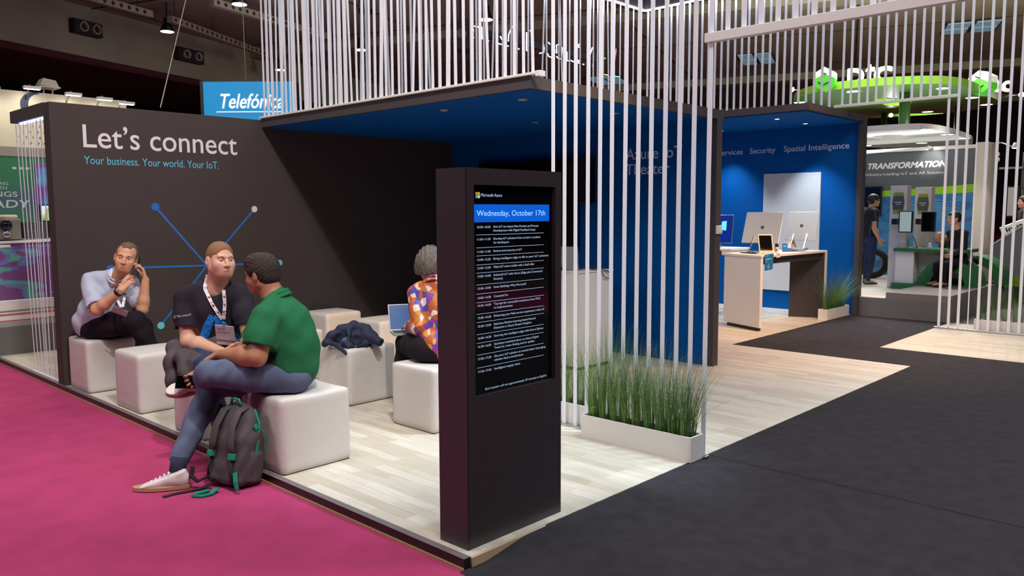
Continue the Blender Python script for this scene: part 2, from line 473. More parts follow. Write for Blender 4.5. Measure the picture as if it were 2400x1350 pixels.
# ================================================================ materials of the place
def plank_mat():
    m = bpy.data.materials.new('pale oak planks'); m.use_nodes = True; nt = m.node_tree; b = nt.nodes['Principled BSDF']
    tc = nt.nodes.new('ShaderNodeTexCoord'); mp = nt.nodes.new('ShaderNodeMapping'); mp.inputs['Rotation'].default_value = (0, 0, PI/2)
    nt.links.new(tc.outputs['Object'], mp.inputs[0])
    br = nt.nodes.new('ShaderNodeTexBrick'); br.inputs['Scale'].default_value = 1; br.inputs['Brick Width'].default_value = 0.62
    br.inputs['Row Height'].default_value = 0.085; br.inputs['Mortar Size'].default_value = 0.0012; br.offset = 0.37; br.inputs['Bias'].default_value = -0.1
    br.inputs['Color1'].default_value = lin((214, 206, 192)); br.inputs['Color2'].default_value = lin((190, 179, 160)); br.inputs['Mortar'].default_value = lin((172, 160, 140))
    nt.links.new(mp.outputs[0], br.inputs[0])
    n = nt.nodes.new('ShaderNodeTexNoise'); mp2 = nt.nodes.new('ShaderNodeMapping'); mp2.inputs['Scale'].default_value = (40, 3, 1)
    nt.links.new(tc.outputs['Object'], mp2.inputs[0]); nt.links.new(mp2.outputs[0], n.inputs[0]); n.inputs['Scale'].default_value = 1.2; n.inputs['Detail'].default_value = 6
    mr = nt.nodes.new('ShaderNodeMapRange'); mr.inputs[1].default_value = 0.3; mr.inputs[2].default_value = 0.7; mr.inputs[3].default_value = 0.9; mr.inputs[4].default_value = 1.06
    nt.links.new(n.outputs['Fac'], mr.inputs[0])
    mx = nt.nodes.new('ShaderNodeMix'); mx.data_type = 'RGBA'; mx.blend_type = 'MULTIPLY'; mx.inputs[0].default_value = 1
    nt.links.new(br.outputs['Color'], mx.inputs[6]); nt.links.new(mr.outputs[0], mx.inputs[7]); nt.links.new(mx.outputs[2], b.inputs['Base Color'])
    b.inputs['Roughness'].default_value = 0.42
    return m
PLANK = plank_mat()
PINK = mat('magenta carpet', (176, 64, 108), 0.95, noise=0.09, nscale=5, bump=0.25, bscale=900, spec=0.1)
BLACKCARPET = mat('black carpet', (56, 54, 59), 0.95, noise=0.16, nscale=9, bump=0.3, bscale=900, spec=0.12)
WALLDARK = mat('charcoal wall paint', (68, 59, 58), 0.75, noise=0.03, nscale=3, spec=0.3)
FASCIA = mat('charcoal fascia', (72, 66, 68), 0.65, spec=0.3)
BLUE = mat('saturated blue wall', (0, 84, 158), 0.65, spec=0.12)
BLUEDK = mat('saturated blue ceiling', (0, 80, 158), 0.65, spec=0.12)
TRIMBLK = mat('black stage edge', (34, 28, 34), 0.35)
CONC = mat('grey brown concrete', (150, 144, 136), 0.9, noise=0.12, nscale=0.6)
CONCDK = mat('dark hall cladding', (52, 40, 44), 0.9)
WHITE = mat('white laminate', (226, 222, 218), 0.45)
WHITEPL = mat('white painted metal', (228, 226, 222), 0.4)
STRIP = mat('white elastic band', (236, 240, 250), 0.7)
LED = mat('lit led line', (235, 240, 255), 0.5, emit=22, ecol=(226, 232, 255))
CHROME = mat('brushed steel', (190, 190, 192), 0.28, metal=1)
BLACKPL = mat('black plastic', (20, 19, 22), 0.35)
PRINTW = mat('white lettering', (222, 216, 220), 0.6)
PRINTC = mat('cyan lettering', (92, 190, 216), 0.6)
PRINTB = mat('blue line print', (36, 112, 196), 0.6)
GREYLET = mat('pale grey lettering', (208, 224, 255), 0.6)

# ================================================================ floors
HF = MB().poly([(-60, -60, -0.056), (80, -60, -0.056), (80, 80, -0.056), (-60, 80, -0.056)])
struct(HF.build('floor', PINK))
fl = MB().prism([(0, 0), (6.56, 0), (6.56, 2.12), (10.55, 2.12), (10.55, 8.09), (0, 8.09)], -0.05, 0)
struct(fl.build('floor', PLANK))
fl = MB().prism([(7.6, 0.67), (7.6, -6), (10.53, -6), (10.53, 0.67)], -0.05, 0)
struct(fl.build('floor', PLANK))
fl = MB().prism([(10.53, 0.665), (10.53, -14), (40, -14), (40, 0.665)], -0.05, -0.01); struct(fl.build('floor', mat('grey hall carpet', (92, 88, 90), 0.95)))
def black_carpet():
    b = MB()
    # draped near edge: the carpet falls off the stage corner onto the pink carpet
    N = 60
    def zc(x, y):
        t = min(max((x-0.02-max(0, -y)*0.12)/0.42, 0), 1); t = t*t*(3-2*t)
        return -0.052+(0.0485)*t
    xs = [-0.075+0.01*i for i in range(60)]+[0.6, 1.2, 2.2, 3.5, 5, 6.6]
    ys = [0.0, -0.03, -0.1, -0.2, -0.4, -0.8, -1.5, -3, -7]
    vs = [(x if y == 0 or x > 0.2 else x+y*0.02, y, zc(x, y)) for y in ys for x in xs]; nx = len(xs)
    fs = [(j*nx+i, (j+1)*nx+i, (j+1)*nx+i+1, j*nx+i+1) for j in range(len(ys)-1) for i in range(nx-1)]
    b.add(vs, fs)
    z = -0.0035
    for (x0, x1, y0, y1) in ((6.6, 7.6, -7, 0.67), (6.56, 10.53, 0.67, 2.12), (6.56, 6.6, 0, 0.67)):
        b.poly([(x0, y0, z), (x1, y0, z), (x1, y1, z), (x0, y1, z)])
    o = struct(b.build('floor', BLACKCARPET, smooth=True))
    s = MB()
    s.box(2.255, 2.276, -7, 0.0, -0.0034, -0.0022); s.box(7.49, 7.52, 0.67, 2.12, -0.0034, -0.0022); s.box(9.3, 9.33, 0.67, 2.12, -0.0034, -0.0022)
    s.build('carpet_seam', mat('carpet seam', (24, 16, 22), 0.95), o)
black_carpet()
t = MB().box(-0.045, 0, 0, 9.5, -0.05, 0.0006); struct(t.build('trim_1', TRIMBLK, bevel=0.002)); t = MB().box(-0.045, -0.002, 0, 9.5, 0.0006, 0.0016); struct(t.build('trim_10', mat('grey edge profile', (112, 104, 104), 0.55)))
t = MB().box(-0.053, -0.045, 0, 9.5, -0.056, -0.045); struct(t.build('trim_2', mat('raw pine batten', (176, 140, 104), 0.7)))
t = MB().box(0, 0.55, -0.012, 0, -0.05, -0.002); struct(t.build('trim_3', mat('raw plywood edge', (200, 172, 140), 0.7)))

# ================================================================ theatre walls and canopy
w = MB().box(-0.03, 5.12, 5.72, 5.9, 0, 2.735); WL = struct(w.build('wall_left', WALLDARK, bevel=0.003))
EX, EZ = Vector((1, 0, 0)), Vector((0, 0, 1))
b = MB(); write(b, "Let\u2019s connect", (0.258, 5.72, 2.325), EX, EZ, 0.232, 1.6, bold=0.0015)
b.build('heading', PRINTW, WL)['label'] = 'large white words reading Let\u2019s connect'
b = MB(); write(b, "Your business. Your world. Your IoT.", (0.255, 5.72, 2.163), EX, EZ, 0.082, 1.38, lift=0.002)
b.build('tagline', PRINTC, WL)['label'] = 'small cyan line of words'
cx, cz = 1.457, 1.105
NODES = [(0.925, 1.744, 'b', 0.042), (2.045, 1.721, 'w', 0.036), (2.344, 1.09, 'c', 0.037), (0.926, 0.495, 'c', 0.038), (0.45, 1.125, 'b', 0.038), (2.0, 0.47, 'w', 0.036)]
b = MB()
for (x, z, k, r) in NODES:
    d = Vector((x-cx, 0, z-cz)); n = Vector((-d.z, 0, d.x)).normalized()*0.0095; o = Vector((cx, 5.7185, cz)); p = o+d
    b.poly([o-n, p-n, p+n, o+n])
b.build('link_line', PRINTB, WL)
for (x, z, k, r) in NODES:
    b = MB().poly([(x+r*math.cos(2*PI*i/32), 5.717, z+r*math.sin(2*PI*i/32)) for i in range(32)])
    b.build('node_dot', {'b': mat('blue dot', (24, 106, 190), 0.6), 'w': PRINTW, 'c': mat('cyan dot', (110, 205, 222), 0.6)}[k], WL)
w = MB().box(5.12, 5.22, 1.66, 5.72, 0, 2.648); WB = struct(w.build('wall_back', BLUE))
b = MB(); EYm = Vector((0, -1, 0))
write(b, "Azure IoT", (5.12, 2.742, 2.274), EYm, EZ, 0.13, 0.745, bold=0.001); write(b, "Theater", (5.12, 2.742, 2.1), EYm, EZ, 0.13, 0.59, bold=0.001)
b.build('lettering', GREYLET, WB)
w = MB().box(5.095, 5.205, 1.56, 1.66, 0, 2.65); PIL = struct(w.build('wall_pillar', FASCIA, bevel=0.002))
w = MB().box(2.165, 5.225, 1.56, 1.60, 2.65, 2.745).box(2.165, 2.20, 1.6, 5.72, 2.65, 2.745).box(2.2, 5.225, 1.6, 5.72, 2.66, 2.745)
struct(w.build('ceiling', FASCIA))
w = MB().box(2.2, 5.12, 1.6, 5.72, 2.648, 2.6595); struct(w.build('ceiling', BLUEDK))
# second room beyond the pillar
w = MB().box(10.5, 10.6, 2.08, 5.9, 0, 3.07); WF = struct(w.build('wall_right', BLUE))
b = MB()
write(b, "Services", (10.5, 4.555, 2.672), EYm, EZ, 0.098, 0.475, bold=0.001); write(b, "Security", (10.5, 3.945, 2.672), EYm, EZ, 0.098, 0.465, bold=0.001)
write(b, "Spatial Intelligence", (10.5, 3.325, 2.672), EYm, EZ, 0.098, 1.09, bold=0.001)
b.build('lettering', mat('pale blue lettering', (232, 238, 252), 0.6), WF)
b = MB().box(10.494, 10.5, 4.012, 4.018, 2.64, 2.8).box(10.494, 10.5, 3.395, 3.401, 2.64, 2.8); b.build('divider', mat('navy divider', (0, 40, 100), 0.6), WF)
b = MB().box(10.47, 10.5, 2.667, 3.66, 0.32, 2.31); b.build('white_panel', mat('white wall panel', (206, 208, 210), 0.5), WF)
w = MB().box(10.44, 10.6, 2.0, 2.08, 0, 3.07); struct(w.build('wall_pillar', FASCIA, bevel=0.002))
w = MB().box(8.385, 10.6, 2.0, 5.9, 3.075, 3.17); struct(w.build('ceiling', FASCIA))
w = MB().box(8.42, 10.5, 2.06, 5.72, 3.06, 3.0745); struct(w.build('ceiling', BLUE))
w = MB().box(5.22, 10.6, 5.74, 5.9, 0, 3.07); struct(w.build('wall_back', BLUE))

# ================================================================ hall shell (turned 20.8 degrees to the stand)
HX = Matrix.Rotation(math.radians(20.8), 4, 'Z')
w = MB(HX).box(-40, 78, -40, 48, 9.7, 10.0); struct(w.build('ceiling', CONC))
w = MB(HX).box(-40, 78, 26, 27.3, 7.77, 9.7); GIRD = struct(w.build('trim_4', CONC))
w = MB(HX).box(-40, 78, 47, 48, -0.1, 9.7); struct(w.build('wall_back', CONCDK))
w = MB(HX).box(77, 78, -40, 48, -0.1, 9.7); struct(w.build('wall_right', CONCDK))
w = MB(HX).box(-41, -40, -40, 48, -0.1, 9.7); struct(w.build('wall_left', CONCDK))
w = MB(HX).box(-40, 78, -41, -40, -0.1, 9.7); struct(w.build('wall_front', CONCDK))
for i, (u, d) in enumerate(((29, 9.35), (47, 9.3), (62, 9.2))):
    w = MB(HX).box(u, u+1.0, -40, 26, d, 9.7); struct(w.build('trim_%d' % (5+i), CONC))
w = MB(HX)
for k in range(7): w.box(-40, 78, 25.2-9*k-0.02, 25.2-9*k+0.02, 9.66, 9.71)
for k in range(14): w.box(-36+8*k, -35.96+8*k, -40, 26, 9.66, 9.71)
struct(w.build('trim_9', mat('ceiling joint', (60, 52, 46), 0.9)))
# ================================================================ strip screens
def ribbon(x, y0, y1, z0, z1, w, name, parent, m=None, axis='Y', th=0.003):
    """flat elastic band from (y0, z0) to (y1, z1) lying in the plane x (or y for axis X)"""
    h = w/2; b = MB()
    if axis == 'Y':
        b.hexa([(x-th/2, y0-h, z0), (x+th/2, y0-h, z0), (x+th/2, y0+h, z0), (x-th/2, y0+h, z0)],
               [(x-th/2, y1-h, z1), (x+th/2, y1-h, z1), (x+th/2, y1+h, z1), (x-th/2, y1+h, z1)])
    else:
        b.hexa([(y0-h, x-th/2, z0), (y0+h, x-th/2, z0), (y0+h, x+th/2, z0), (y0-h, x+th/2, z0)],
               [(y1-h, x-th/2, z1), (y1+h, x-th/2, z1), (y1+h, x+th/2, z1), (y1-h, x+th/2, z1)])
    return b.build(name, m or STRIP, parent)
ZT = 5.25
XN, XFAR, YB = 2.185, 9.78, 5.71
rs = random.Random(3)
scr = thing('strip_screen', 'near screen of white bands over the dark canopy edge and behind the front planter', 'screen', (XN, 1.5, 0))
MB().box(XN-0.1, XN+0.1, -1.8, YB, ZT, ZT+0.35).build('top_beam', FASCIA, scr)
MB().box(XN-0.02, XN+0.02, -1.7, YB-0.1, ZT-0.012, ZT).build('led_line', LED, scr)
MB().box(XN-0.045, XN-0.005, 1.47, 5.72, 2.747, 2.768).box(XN-0.05, XN+0.02, 1.44, 1.485, 2.728, 2.772).build('canopy_rail', WHITEPL, scr, bevel=0.003)
MB().box(XN-0.025, XN+0.025, -0.045, 1.5, 0, 0.016).build('floor_rail', CHROME, scr, bevel=0.002)
MB().box(XN-0.025, XN+0.025, -1.8, 0.025, 2.775, 2.835).build('passage_rail', WHITEPL, scr, bevel=0.003)
for k in range(13):
    y = -0.01+0.1125*k
    ribbon(XN, y, y+rs.uniform(-0.01, 0.01), 0.016, ZT, 0.034, 'strip', scr)
for k in range(15):
    y = -0.13-0.1125*k
    ribbon(XN, y, y+rs.uniform(-0.01, 0.01), 2.835, ZT, 0.034, 'strip', scr)
y = 1.53; k = 0
while y < 5.70:
    j = rs.uniform(-0.02, 0.02) if k % 5 else rs.uniform(-0.13, 0.13)
    ribbon(XN-0.025, y, y+j, 2.768, ZT, rs.choice((0.034, 0.034, 0.034, 0.03, 0.052)), 'strip', scr)
    y += 0.094+rs.uniform(-0.012, 0.012); k += 1
far = thing('strip_screen', 'far screen of white bands beyond the black aisle, before the green booth', 'screen', (XFAR, 0.5, 0))
MB().box(XFAR-0.1, XFAR+0.1, -3, YB+0.1, ZT, ZT+0.4).build('top_beam', FASCIA, far)
MB().box(XFAR-0.11, XFAR-0.07, -3, YB-0.1, ZT-0.02, ZT).build('led_line', LED, far)
MB().box(XFAR-0.03, XFAR+0.03, -1.4, 0.67, 0, 0.03).build('floor_rail', CHROME, far, bevel=0.003)
MB().box(XFAR-0.02, XFAR+0.02, 0.5, 2.21, 3.235, 3.275).build('passage_rail', WHITEPL, far, bevel=0.003)
for k in range(15):
    y = 0.615-0.123*k
    ribbon(XFAR, y, y+rs.uniform(-0.006, 0.006), 0.03, ZT, 0.036 if k != 3 else 0.014, 'strip', far)
for k in range(12):
    y = 0.615+0.123*(k+1)
    ribbon(XFAR, y, y+rs.uniform(-0.006, 0.006), 3.275, ZT, 0.036, 'strip', far)
for k in range(28):
    y = 0.615+0.123*(k+13.6)
    if y > YB-0.05: break
    ribbon(XFAR, y, y+rs.uniform(-0.006, 0.006), 3.17, ZT, 0.04, 'strip', far)
bk = thing('strip_screen', 'back screen of thin white bands behind the canopy, in front of the neon sign', 'screen', (6, YB, 0))
MB().box(XN, XFAR, YB-0.1, YB+0.1, ZT, ZT+0.4).build('top_beam', FASCIA, bk)
MB().box(XN+0.1, XFAR-0.1, YB-0.115, YB-0.075, ZT-0.02, ZT).build('led_line', LED, bk)
x = XN+0.25; k = 0
while x < XFAR-0.1:
    zb = 2.745 if x < 5.22 else (3.07 if x < 8.38 else 3.17)
    ribbon(YB, x, x+rs.uniform(-0.01, 0.01)+(rs.uniform(-0.12, 0.12) if k % 4 == 0 else 0), zb, ZT, 0.034, 'strip', bk, axis='X')
    x += 0.155+rs.uniform(-0.05, 0.05); k += 1
lf = thing('strip_screen', 'short screen of white bands at the left end of the charcoal wall', 'screen', (0, 6.4, 0))
MB().box(-0.03, 0.10, 5.9, 6.97, 2.625, 2.745).build('top_beam', FASCIA, lf, bevel=0.003)
MB().box(0.02, 0.05, 5.93, 6.85, 2.608, 2.625).build('led_line', mat('lit blue led line', (150, 180, 255), 0.5, emit=7, ecol=(150, 178, 255)), lf)
MB().box(-0.015, 0.015, 5.9, 6.8, 0.0, 0.014).build('floor_rail', WHITEPL, lf)
for (yb, yt, ww) in ((6.72, 6.89, .02), (6.61, 6.76, .022), (6.49, 6.64, .022), (6.385, 6.5, .02), (6.34, 6.4, .01), (6.31, 6.32, .01), (6.22, 6.22, .026), (6.07, 6.09, .026), (5.95, 5.96, .03)):
    ribbon(0.0, yb, yt, 0.014, 2.61, ww, 'strip', lf)

# ================================================================ digital signage kiosk
KF = mat('black powder coat', (58, 53, 57), 0.35, spec=0.5)
ko = thing('information_kiosk', 'tall black floor-standing display with the day programme, on the stage corner', 'kiosk', (0.39, 0.16, 0))
yf = 0.057
b = MB().box(0.037, 0.752, 0.10, 0.265, 0, 1.892).box(0.037, 0.097, yf, 0.10, 0, 1.892).box(0.702, 0.752, yf, 0.10, 0, 1.892).box(0.097, 0.702, yf, 0.10, 1.811, 1.892).box(0.097, 0.702, yf, 0.10, 0, 0.768)
b.build('casing', KF, ko)
MB().box(0.043, 0.046, yf-0.001, yf, 0.0, 1.89).build('front_seam', BLACKPL, ko)
SCR = MB().box(0.099, 0.70, 0.082, 0.0995, 0.77, 1.809).build('screen', mat('black display glass', (9, 10, 14), 0.06, spec=0.6), ko)
KX, KZ = Vector((1, 0, 0)), Vector((0, 0, 1)); ky = 0.082
DISPW = mat('lit display white', (190, 215, 235), 0.4, emit=0.55, ecol=(170, 205, 240))
DISPB = mat('lit display blue', (0, 96, 214), 0.4, emit=0.55, ecol=(0, 100, 225))
b = MB(); b.poly([(0.12, ky-0.001, 1.629), (0.679, ky-0.001, 1.629), (0.679, ky-0.001, 1.717), (0.12, ky-0.001, 1.717)]); b.build('date_banner', DISPB, SCR)
b = MB(); write(b, 'Wednesday, October 17th', (0.137, ky, 1.66), KX, KZ, 0.029, 0.508, lift=0.002); b.build('date_lettering', mat('lit display pale blue', (180, 225, 255), 0.4, emit=0.8, ecol=(150, 215, 255)), SCR)
b = MB()
for i, (c, x, z) in enumerate((((214, 120, 80), 0, 1), ((140, 196, 60), 1, 1), ((70, 140, 214), 0, 0), ((226, 220, 90), 1, 0))):
    q = MB(); x0 = 0.130+0.0155*x; z0 = 1.747+0.0155*z
    q.poly([(x0, ky-0.001, z0), (x0+0.014, ky-0.001, z0), (x0+0.014, ky-0.001, z0+0.014), (x0, ky-0.001, z0+0.014)])
    q.build('logo_square', mat('lit logo %d' % i, c, 0.4, emit=0.6, ecol=c), SCR)
write(b, 'Microsoft Azure', (0.166, ky, 1.755), KX, KZ, 0.0165, 0.148)
rows = [(1.600, '10:30\u201310:50', ['How IoT can impact New Product and Process', 'Development with Digital Feedback loops'], 1.566),
 (1.540, '11:00\u201311:20', ['Develop IoT solutions from scratch\u2013a toolbox', 'for developers'], 1.503),
 (1.4785, '11:30\u201311:50', ['End-to-end security in IoT'], 1.463),
 (1.4395, '12:00\u201312:20', ['Bring intelligent edge to life in your IoT solutions'], 1.4185),
 (1.398, '12:30\u201312:50', ['Make IoT more nimble with a SaaS offer'], 1.3785),
 (1.3575, '13:00\u201313:20', ['Industrial IoT with Azure (Edge plus Connected', 'Factory)'], 1.320),
 (1.297, '13:30\u201313:50', ['Smart Buildings\u2013Why Microsoft?'], 1.2745),
 (1.250, '14:00\u201314:20', ['Connected Car'], 1.2315),
 (1.2115, '14:30\u201314:50', ['Top tips for successful transitions from POC', 'to implementation'], 1.174),
 (1.1505, '15:00\u201315:20', ['Enhancing your field service experience with IoT'], 1.133),
 (1.1085, '15:30\u201315:50', ['Real-time Machine Learning based Anomal', 'Detection in Azure Stream Analytics'], 1.0725),
 (1.0485, '16:00\u201316:20', ['Securing the intelligent edge with Azure Sphere'], 1.029),
 (1.0065, '16:30\u201316:50', ['Quickstart technical demo on Azure Digital', 'Twins for room finding and air quality'], 0.9695),
 (0.9445, '17:00\u201317:20', ['Get your IoT solution to market faster leveraging', 'solution Azure accelerators'], 0.9045),
 (0.880, '17:30\u201317:50', ['Intelligent supply chain'], None)]
for (z, tm, ls, ln) in rows:
    write(b, tm, (0.139, ky, z), KX, KZ, 0.0112, 0.092)
    for i, s in enumerate(ls): write(b, s, (0.252, ky, z+0.001-0.0195*i), KX, KZ, 0.0115, 0.0079*len(s)*1.02)
    if ln: b.poly([(0.132, ky-0.001, ln), (0.634, ky-0.001, ln), (0.634, ky-0.001, ln+0.0018), (0.132, ky-0.001, ln+0.0018)])
write(b, 'Each session will run approximately 20 minutes in English', (0.186, ky, 0.786), KX, KZ, 0.0115, 0.468, shear=0.3)
b.build('programme_lettering', DISPW, SCR)

# ================================================================ cube poufs
POUF = mat('white leatherette', (210, 204, 200), 0.5, bump=0.12, bscale=14, spec=0.35)
def pouf(x0, y0, label, s=0.51, h=0.5, seed=0, dip=0.0):
    r = random.Random(seed); b = MB(); N = 16
    cx_, cy_ = x0+s/2, y0+s/2
    ph = [r.uniform(0, 6) for _ in range(6)]
    def P(a, c, d):     # cube coords -1..1
        q = Vector((a, c, d)); e = 0.90
        # rounded edges
        g = Vector([max(min(t, e), -e) for t in q]); dv = q-g
        if dv.length > 1e-6: q = g+dv.normalized()*(1-e)*min(1, dv.length/(1-e))
        bul = 0.018*(1-a*a)*(1-c*c) if abs(d) >= 0.999 else 0
        if abs(a) >= 0.999: q.x += math.copysign(0.012*(1-c*c)*(1-d*d), a)+0.004*math.sin(5*c+ph[0]+2*d)
        if abs(c) >= 0.999: q.y += math.copysign(0.012*(1-a*a)*(1-d*d), c)+0.004*math.sin(5*a+ph[1]-2*d)
        z = (q.z+1)/2*h
        if d > 0.9: z += 0.012*(1-a*a)*(1-c*c)-dip*math.exp(-(a*a+c*c)*1.2)
        return (cx_+q.x*s/2, cy_+q.y*s/2, z)
    def face(fn):
        vs = [fn(2*i/N-1, 2*j/N-1) for j in range(N+1) for i in range(N+1)]
        b.add(vs, [(j*(N+1)+i, j*(N+1)+i+1, (j+1)*(N+1)+i+1, (j+1)*(N+1)+i) for j in range(N) for i in range(N)])
    face(lambda u, v: P(u, v, 1)); face(lambda u, v: P(u, v, -1)); face(lambda u, v: P(1, u, v)); face(lambda u, v: P(-1, u, v)); face(lambda u, v: P(u, 1, v)); face(lambda u, v: P(u, -1, v))
    root = thing('cube_pouf', label, 'pouf', (cx_, cy_, 0), 0, 'white cube poufs')
    o = b.build('cover', POUF, root, smooth=True)
    bm = bmesh.new(); bm.from_mesh(o.data); bmesh.ops.remove_doubles(bm, verts=bm.verts, dist=1e-4); bmesh.ops.recalc_face_normals(bm, faces=bm.faces); bm.to_mesh(o.data); bm.free()
    i = 0.012
    MB().box(x0+i, x0+s-i, y0+i, y0+s-i, 0.0, 0.012).build('base_board', BLACKPL, root)
    return root
pouf(0.0, 5.16, 'white cube pouf under the man with the phone, beside the charcoal wall', 0.50, seed=1, dip=0.02)
pouf(0.015, 4.02, 'empty white cube pouf between the two seated men on the stage edge', 0.52, seed=2)
pouf(0.02, 2.87, 'white cube pouf under the man in the black T-shirt', 0.51, seed=3, dip=0.02)
pouf(0.0, 1.735, 'white cube pouf under the man in the green polo shirt', 0.525, h=0.505, seed=4, dip=0.03)
pouf(1.37, 2.96, 'white cube pouf with the navy jacket lying on it', 0.51, seed=5)
pouf(1.29, 1.76, 'white cube pouf under the woman in the floral blouse', 0.51, seed=6, dip=0.02)
pouf(2.60, 5.15, 'warm lit cube pouf at the back against the charcoal wall', 0.49, seed=7)
pouf(2.62, 4.16, 'warm lit cube pouf behind the open laptop', 0.47, seed=8)
pouf(1.42, 4.18, 'cube pouf half hidden behind the green polo shirt', 0.50, seed=9)

# ================================================================ planters with grass
GR = [mat('grass blade green', (92, 136, 66), 0.55), mat('grass blade dark', (64, 108, 62), 0.55), mat('grass blade yellow', (146, 160, 78), 0.55)]
SOIL = mat('dark potting soil', (36, 28, 24), 0.95, noise=0.4, nscale=60, bump=0.8, bscale=80)
def clump(cx_, cy_, z0, H, n, spread, rng, parent, lean=(0, 0), wild=0.08, lx=True):
    b = MB()
    for i in range(n):
        a = rng.uniform(0, 2*PI); rr = rng.uniform(0.3, 1)**0.5*0.048
        p = Vector((cx_+rr*math.cos(a)*(0.95 if lx else 1.2), cy_+rr*math.sin(a)*(1.2 if lx else 0.95), z0))
        h = H*rng.uniform(0.42, 1.0); out = spread*rng.uniform(0.1, 1.1)*(2.4 if rng.random() < wild else 1)
        d = Vector((math.cos(a)*out+lean[0]*h, math.sin(a)*out+lean[1]*h, 0))
        w = rng.uniform(0.0011, 0.0023); side = Vector((-math.sin(a+0.8), math.cos(a+0.8), 0))*w
        K = 5; vs = []
        for k in range(K+1):
            t = k/K; q = p+Vector((0, 0, h*(t-0.12*t*t*min(out*4, 1.5))))+d*(t**1.9); sw = side*(1-t*0.92)
            vs += [q-sw, q+sw]
        b.m = 0 if rng.random() < 0.55 else (1 if rng.random() < 0.6 else 2)
        b.add(vs, [(2*k, 2*k+1, 2*k+3, 2*k+2) for k in range(K)])
    return b.build('grass_clump', GR, parent)
def planter(x0, x1, y0, y1, h, label, clumps, seed, z=0.0, group='white planter boxes with grass'):
    root = thing('grass_planter', label, 'planter', ((x0+x1)/2, (y0+y1)/2, z), 0, group); t = 0.012
    b = MB().box(x0, x1, y0, y0+t, z, z+h).box(x0, x1, y1-t, y1, z, z+h).box(x0, x0+t, y0+t, y1-t, z, z+h).box(x1-t, x1, y0+t, y1-t, z, z+h).box(x0+t, x1-t, y0+t, y1-t, z, z+0.02)
    b.build('planter_box', WHITE, root, bevel=0.0015)
    rng = random.Random(seed); b = MB(); nx = 5; ny = 24; lx = x1-x0 < y1-y0
    if not lx: nx, ny = ny, nx
    vs = [(x0+t+(x1-x0-2*t)*i/nx, y0+t+(y1-y0-2*t)*j/ny, z+h-0.018+rng.uniform(-0.006, 0.006)) for j in range(ny+1) for i in range(nx+1)]
    b.add(vs, [(j*(nx+1)+i, j*(nx+1)+i+1, (j+1)*(nx+1)+i+1, (j+1)*(nx+1)+i) for j in range(ny) for i in range(nx)]); b.build('soil', SOIL, root, smooth=True)
    for (cx_, cy_, H, n, sp, ln) in clumps: clump(cx_, cy_, z+h-0.02, H, n, sp, rng, root, ln, 0.08, lx)
    return root
rg = random.Random(11)
planter(2.005, 2.162, -0.022, 0.912, 0.172, 'white box planter of tall green grass in front of the kiosk aisle edge',
        [(2.085, 0.05+0.098*k, (0.72, 0.66, 0.70, 0.64, 0.66, 0.72, 0.80, 0.82, 0.70)[k], 170, 0.17, (0.0, -0.16 if k == 0 else rg.uniform(-0.06, 0.06))) for k in range(9)], 5)
planter(2.215, 2.372, 0.98, 1.93, 0.172, 'white box planter of grass half hidden behind the kiosk and the bands',
        [(2.295, 1.05+0.1*k, rg.uniform(0.58, 0.7), 120, 0.15, (0, rg.uniform(-0.05, 0.05))) for k in range(9)], 6)
planter(9.56, 10.42, 2.115, 2.265, 0.165, 'white box planter of grass at the foot of the far blue wall',
        [(9.68+0.118*k, 2.185, (0.85, 0.7, 0.62, 0.76, 0.8, 0.72)[k], 130, 0.34, ((-0.45 if k == 0 else -0.12 if k == 5 else 0), -0.14)) for k in range(6)], 7)
planter(9.86, 10.02, -1.3, 0.19, 0.165, 'white box planter of grass behind the bands at the right edge',
        [(9.94, 0.1-0.14*k, rg.uniform(0.55, 0.7), 70, 0.18, (0, 0)) for k in range(9)], 8)

# ================================================================ canopy downlights
def downlight(x, y, z, label, lit, r=0.055, grp='canopy downlights'):
    root = thing('downlight', label, 'light', (x, y, z), 0, grp)
    b = MB(); n = 28
    prof = [(r, z), (r, z-0.006), (r*0.8, z-0.008), (r*0.74, z-0.002)]
    b.lathe((x, y, 0), prof, n); b.build('trim_ring', CHROME, root, smooth=True)
    MB().lathe((x, y, 0), [(r*0.74, z-0.001), (r*0.74, z-0.004)], n).build('lens', lit, root)
OFF = mat('unlit lens', (150, 150, 152), 0.3); ON = mat('lit lens', (255, 250, 240), 0.3, emit=14, ecol=(255, 246, 230))
downlight(2.58, 3.05, 2.648, 'unlit round downlight in the blue canopy, left of the front pair', OFF)
downlight(2.58, 2.03, 2.648, 'unlit round downlight nearest the canopy corner', OFF)
downlight(4.0, 3.15, 2.648, 'unlit round downlight deeper under the blue canopy, above the podium', OFF)
downlight(3.95, 2.05, 2.648, 'unlit round downlight behind the bands under the canopy', OFF)
downlight(10.05, 4.26, 3.06, 'glowing round downlight beside the charcoal pillar', ON, 0.05)
downlight(9.04, 2.77, 3.06, 'glowing round downlight at the front of the far canopy', ON, 0.05)
downlight(9.98, 2.74, 3.06, 'glowing round downlight over the white wall panel', ON, 0.05)
for (x, y) in ((10.05, 4.26), (9.04, 2.77), (9.98, 2.74), (9.0, 4.4)):
    spot('downlight_beam', (x, y, 3.05), (x+0.12, y, 0), 180, (0.75, 0.87, 1), 80, 0.7, 0.04)

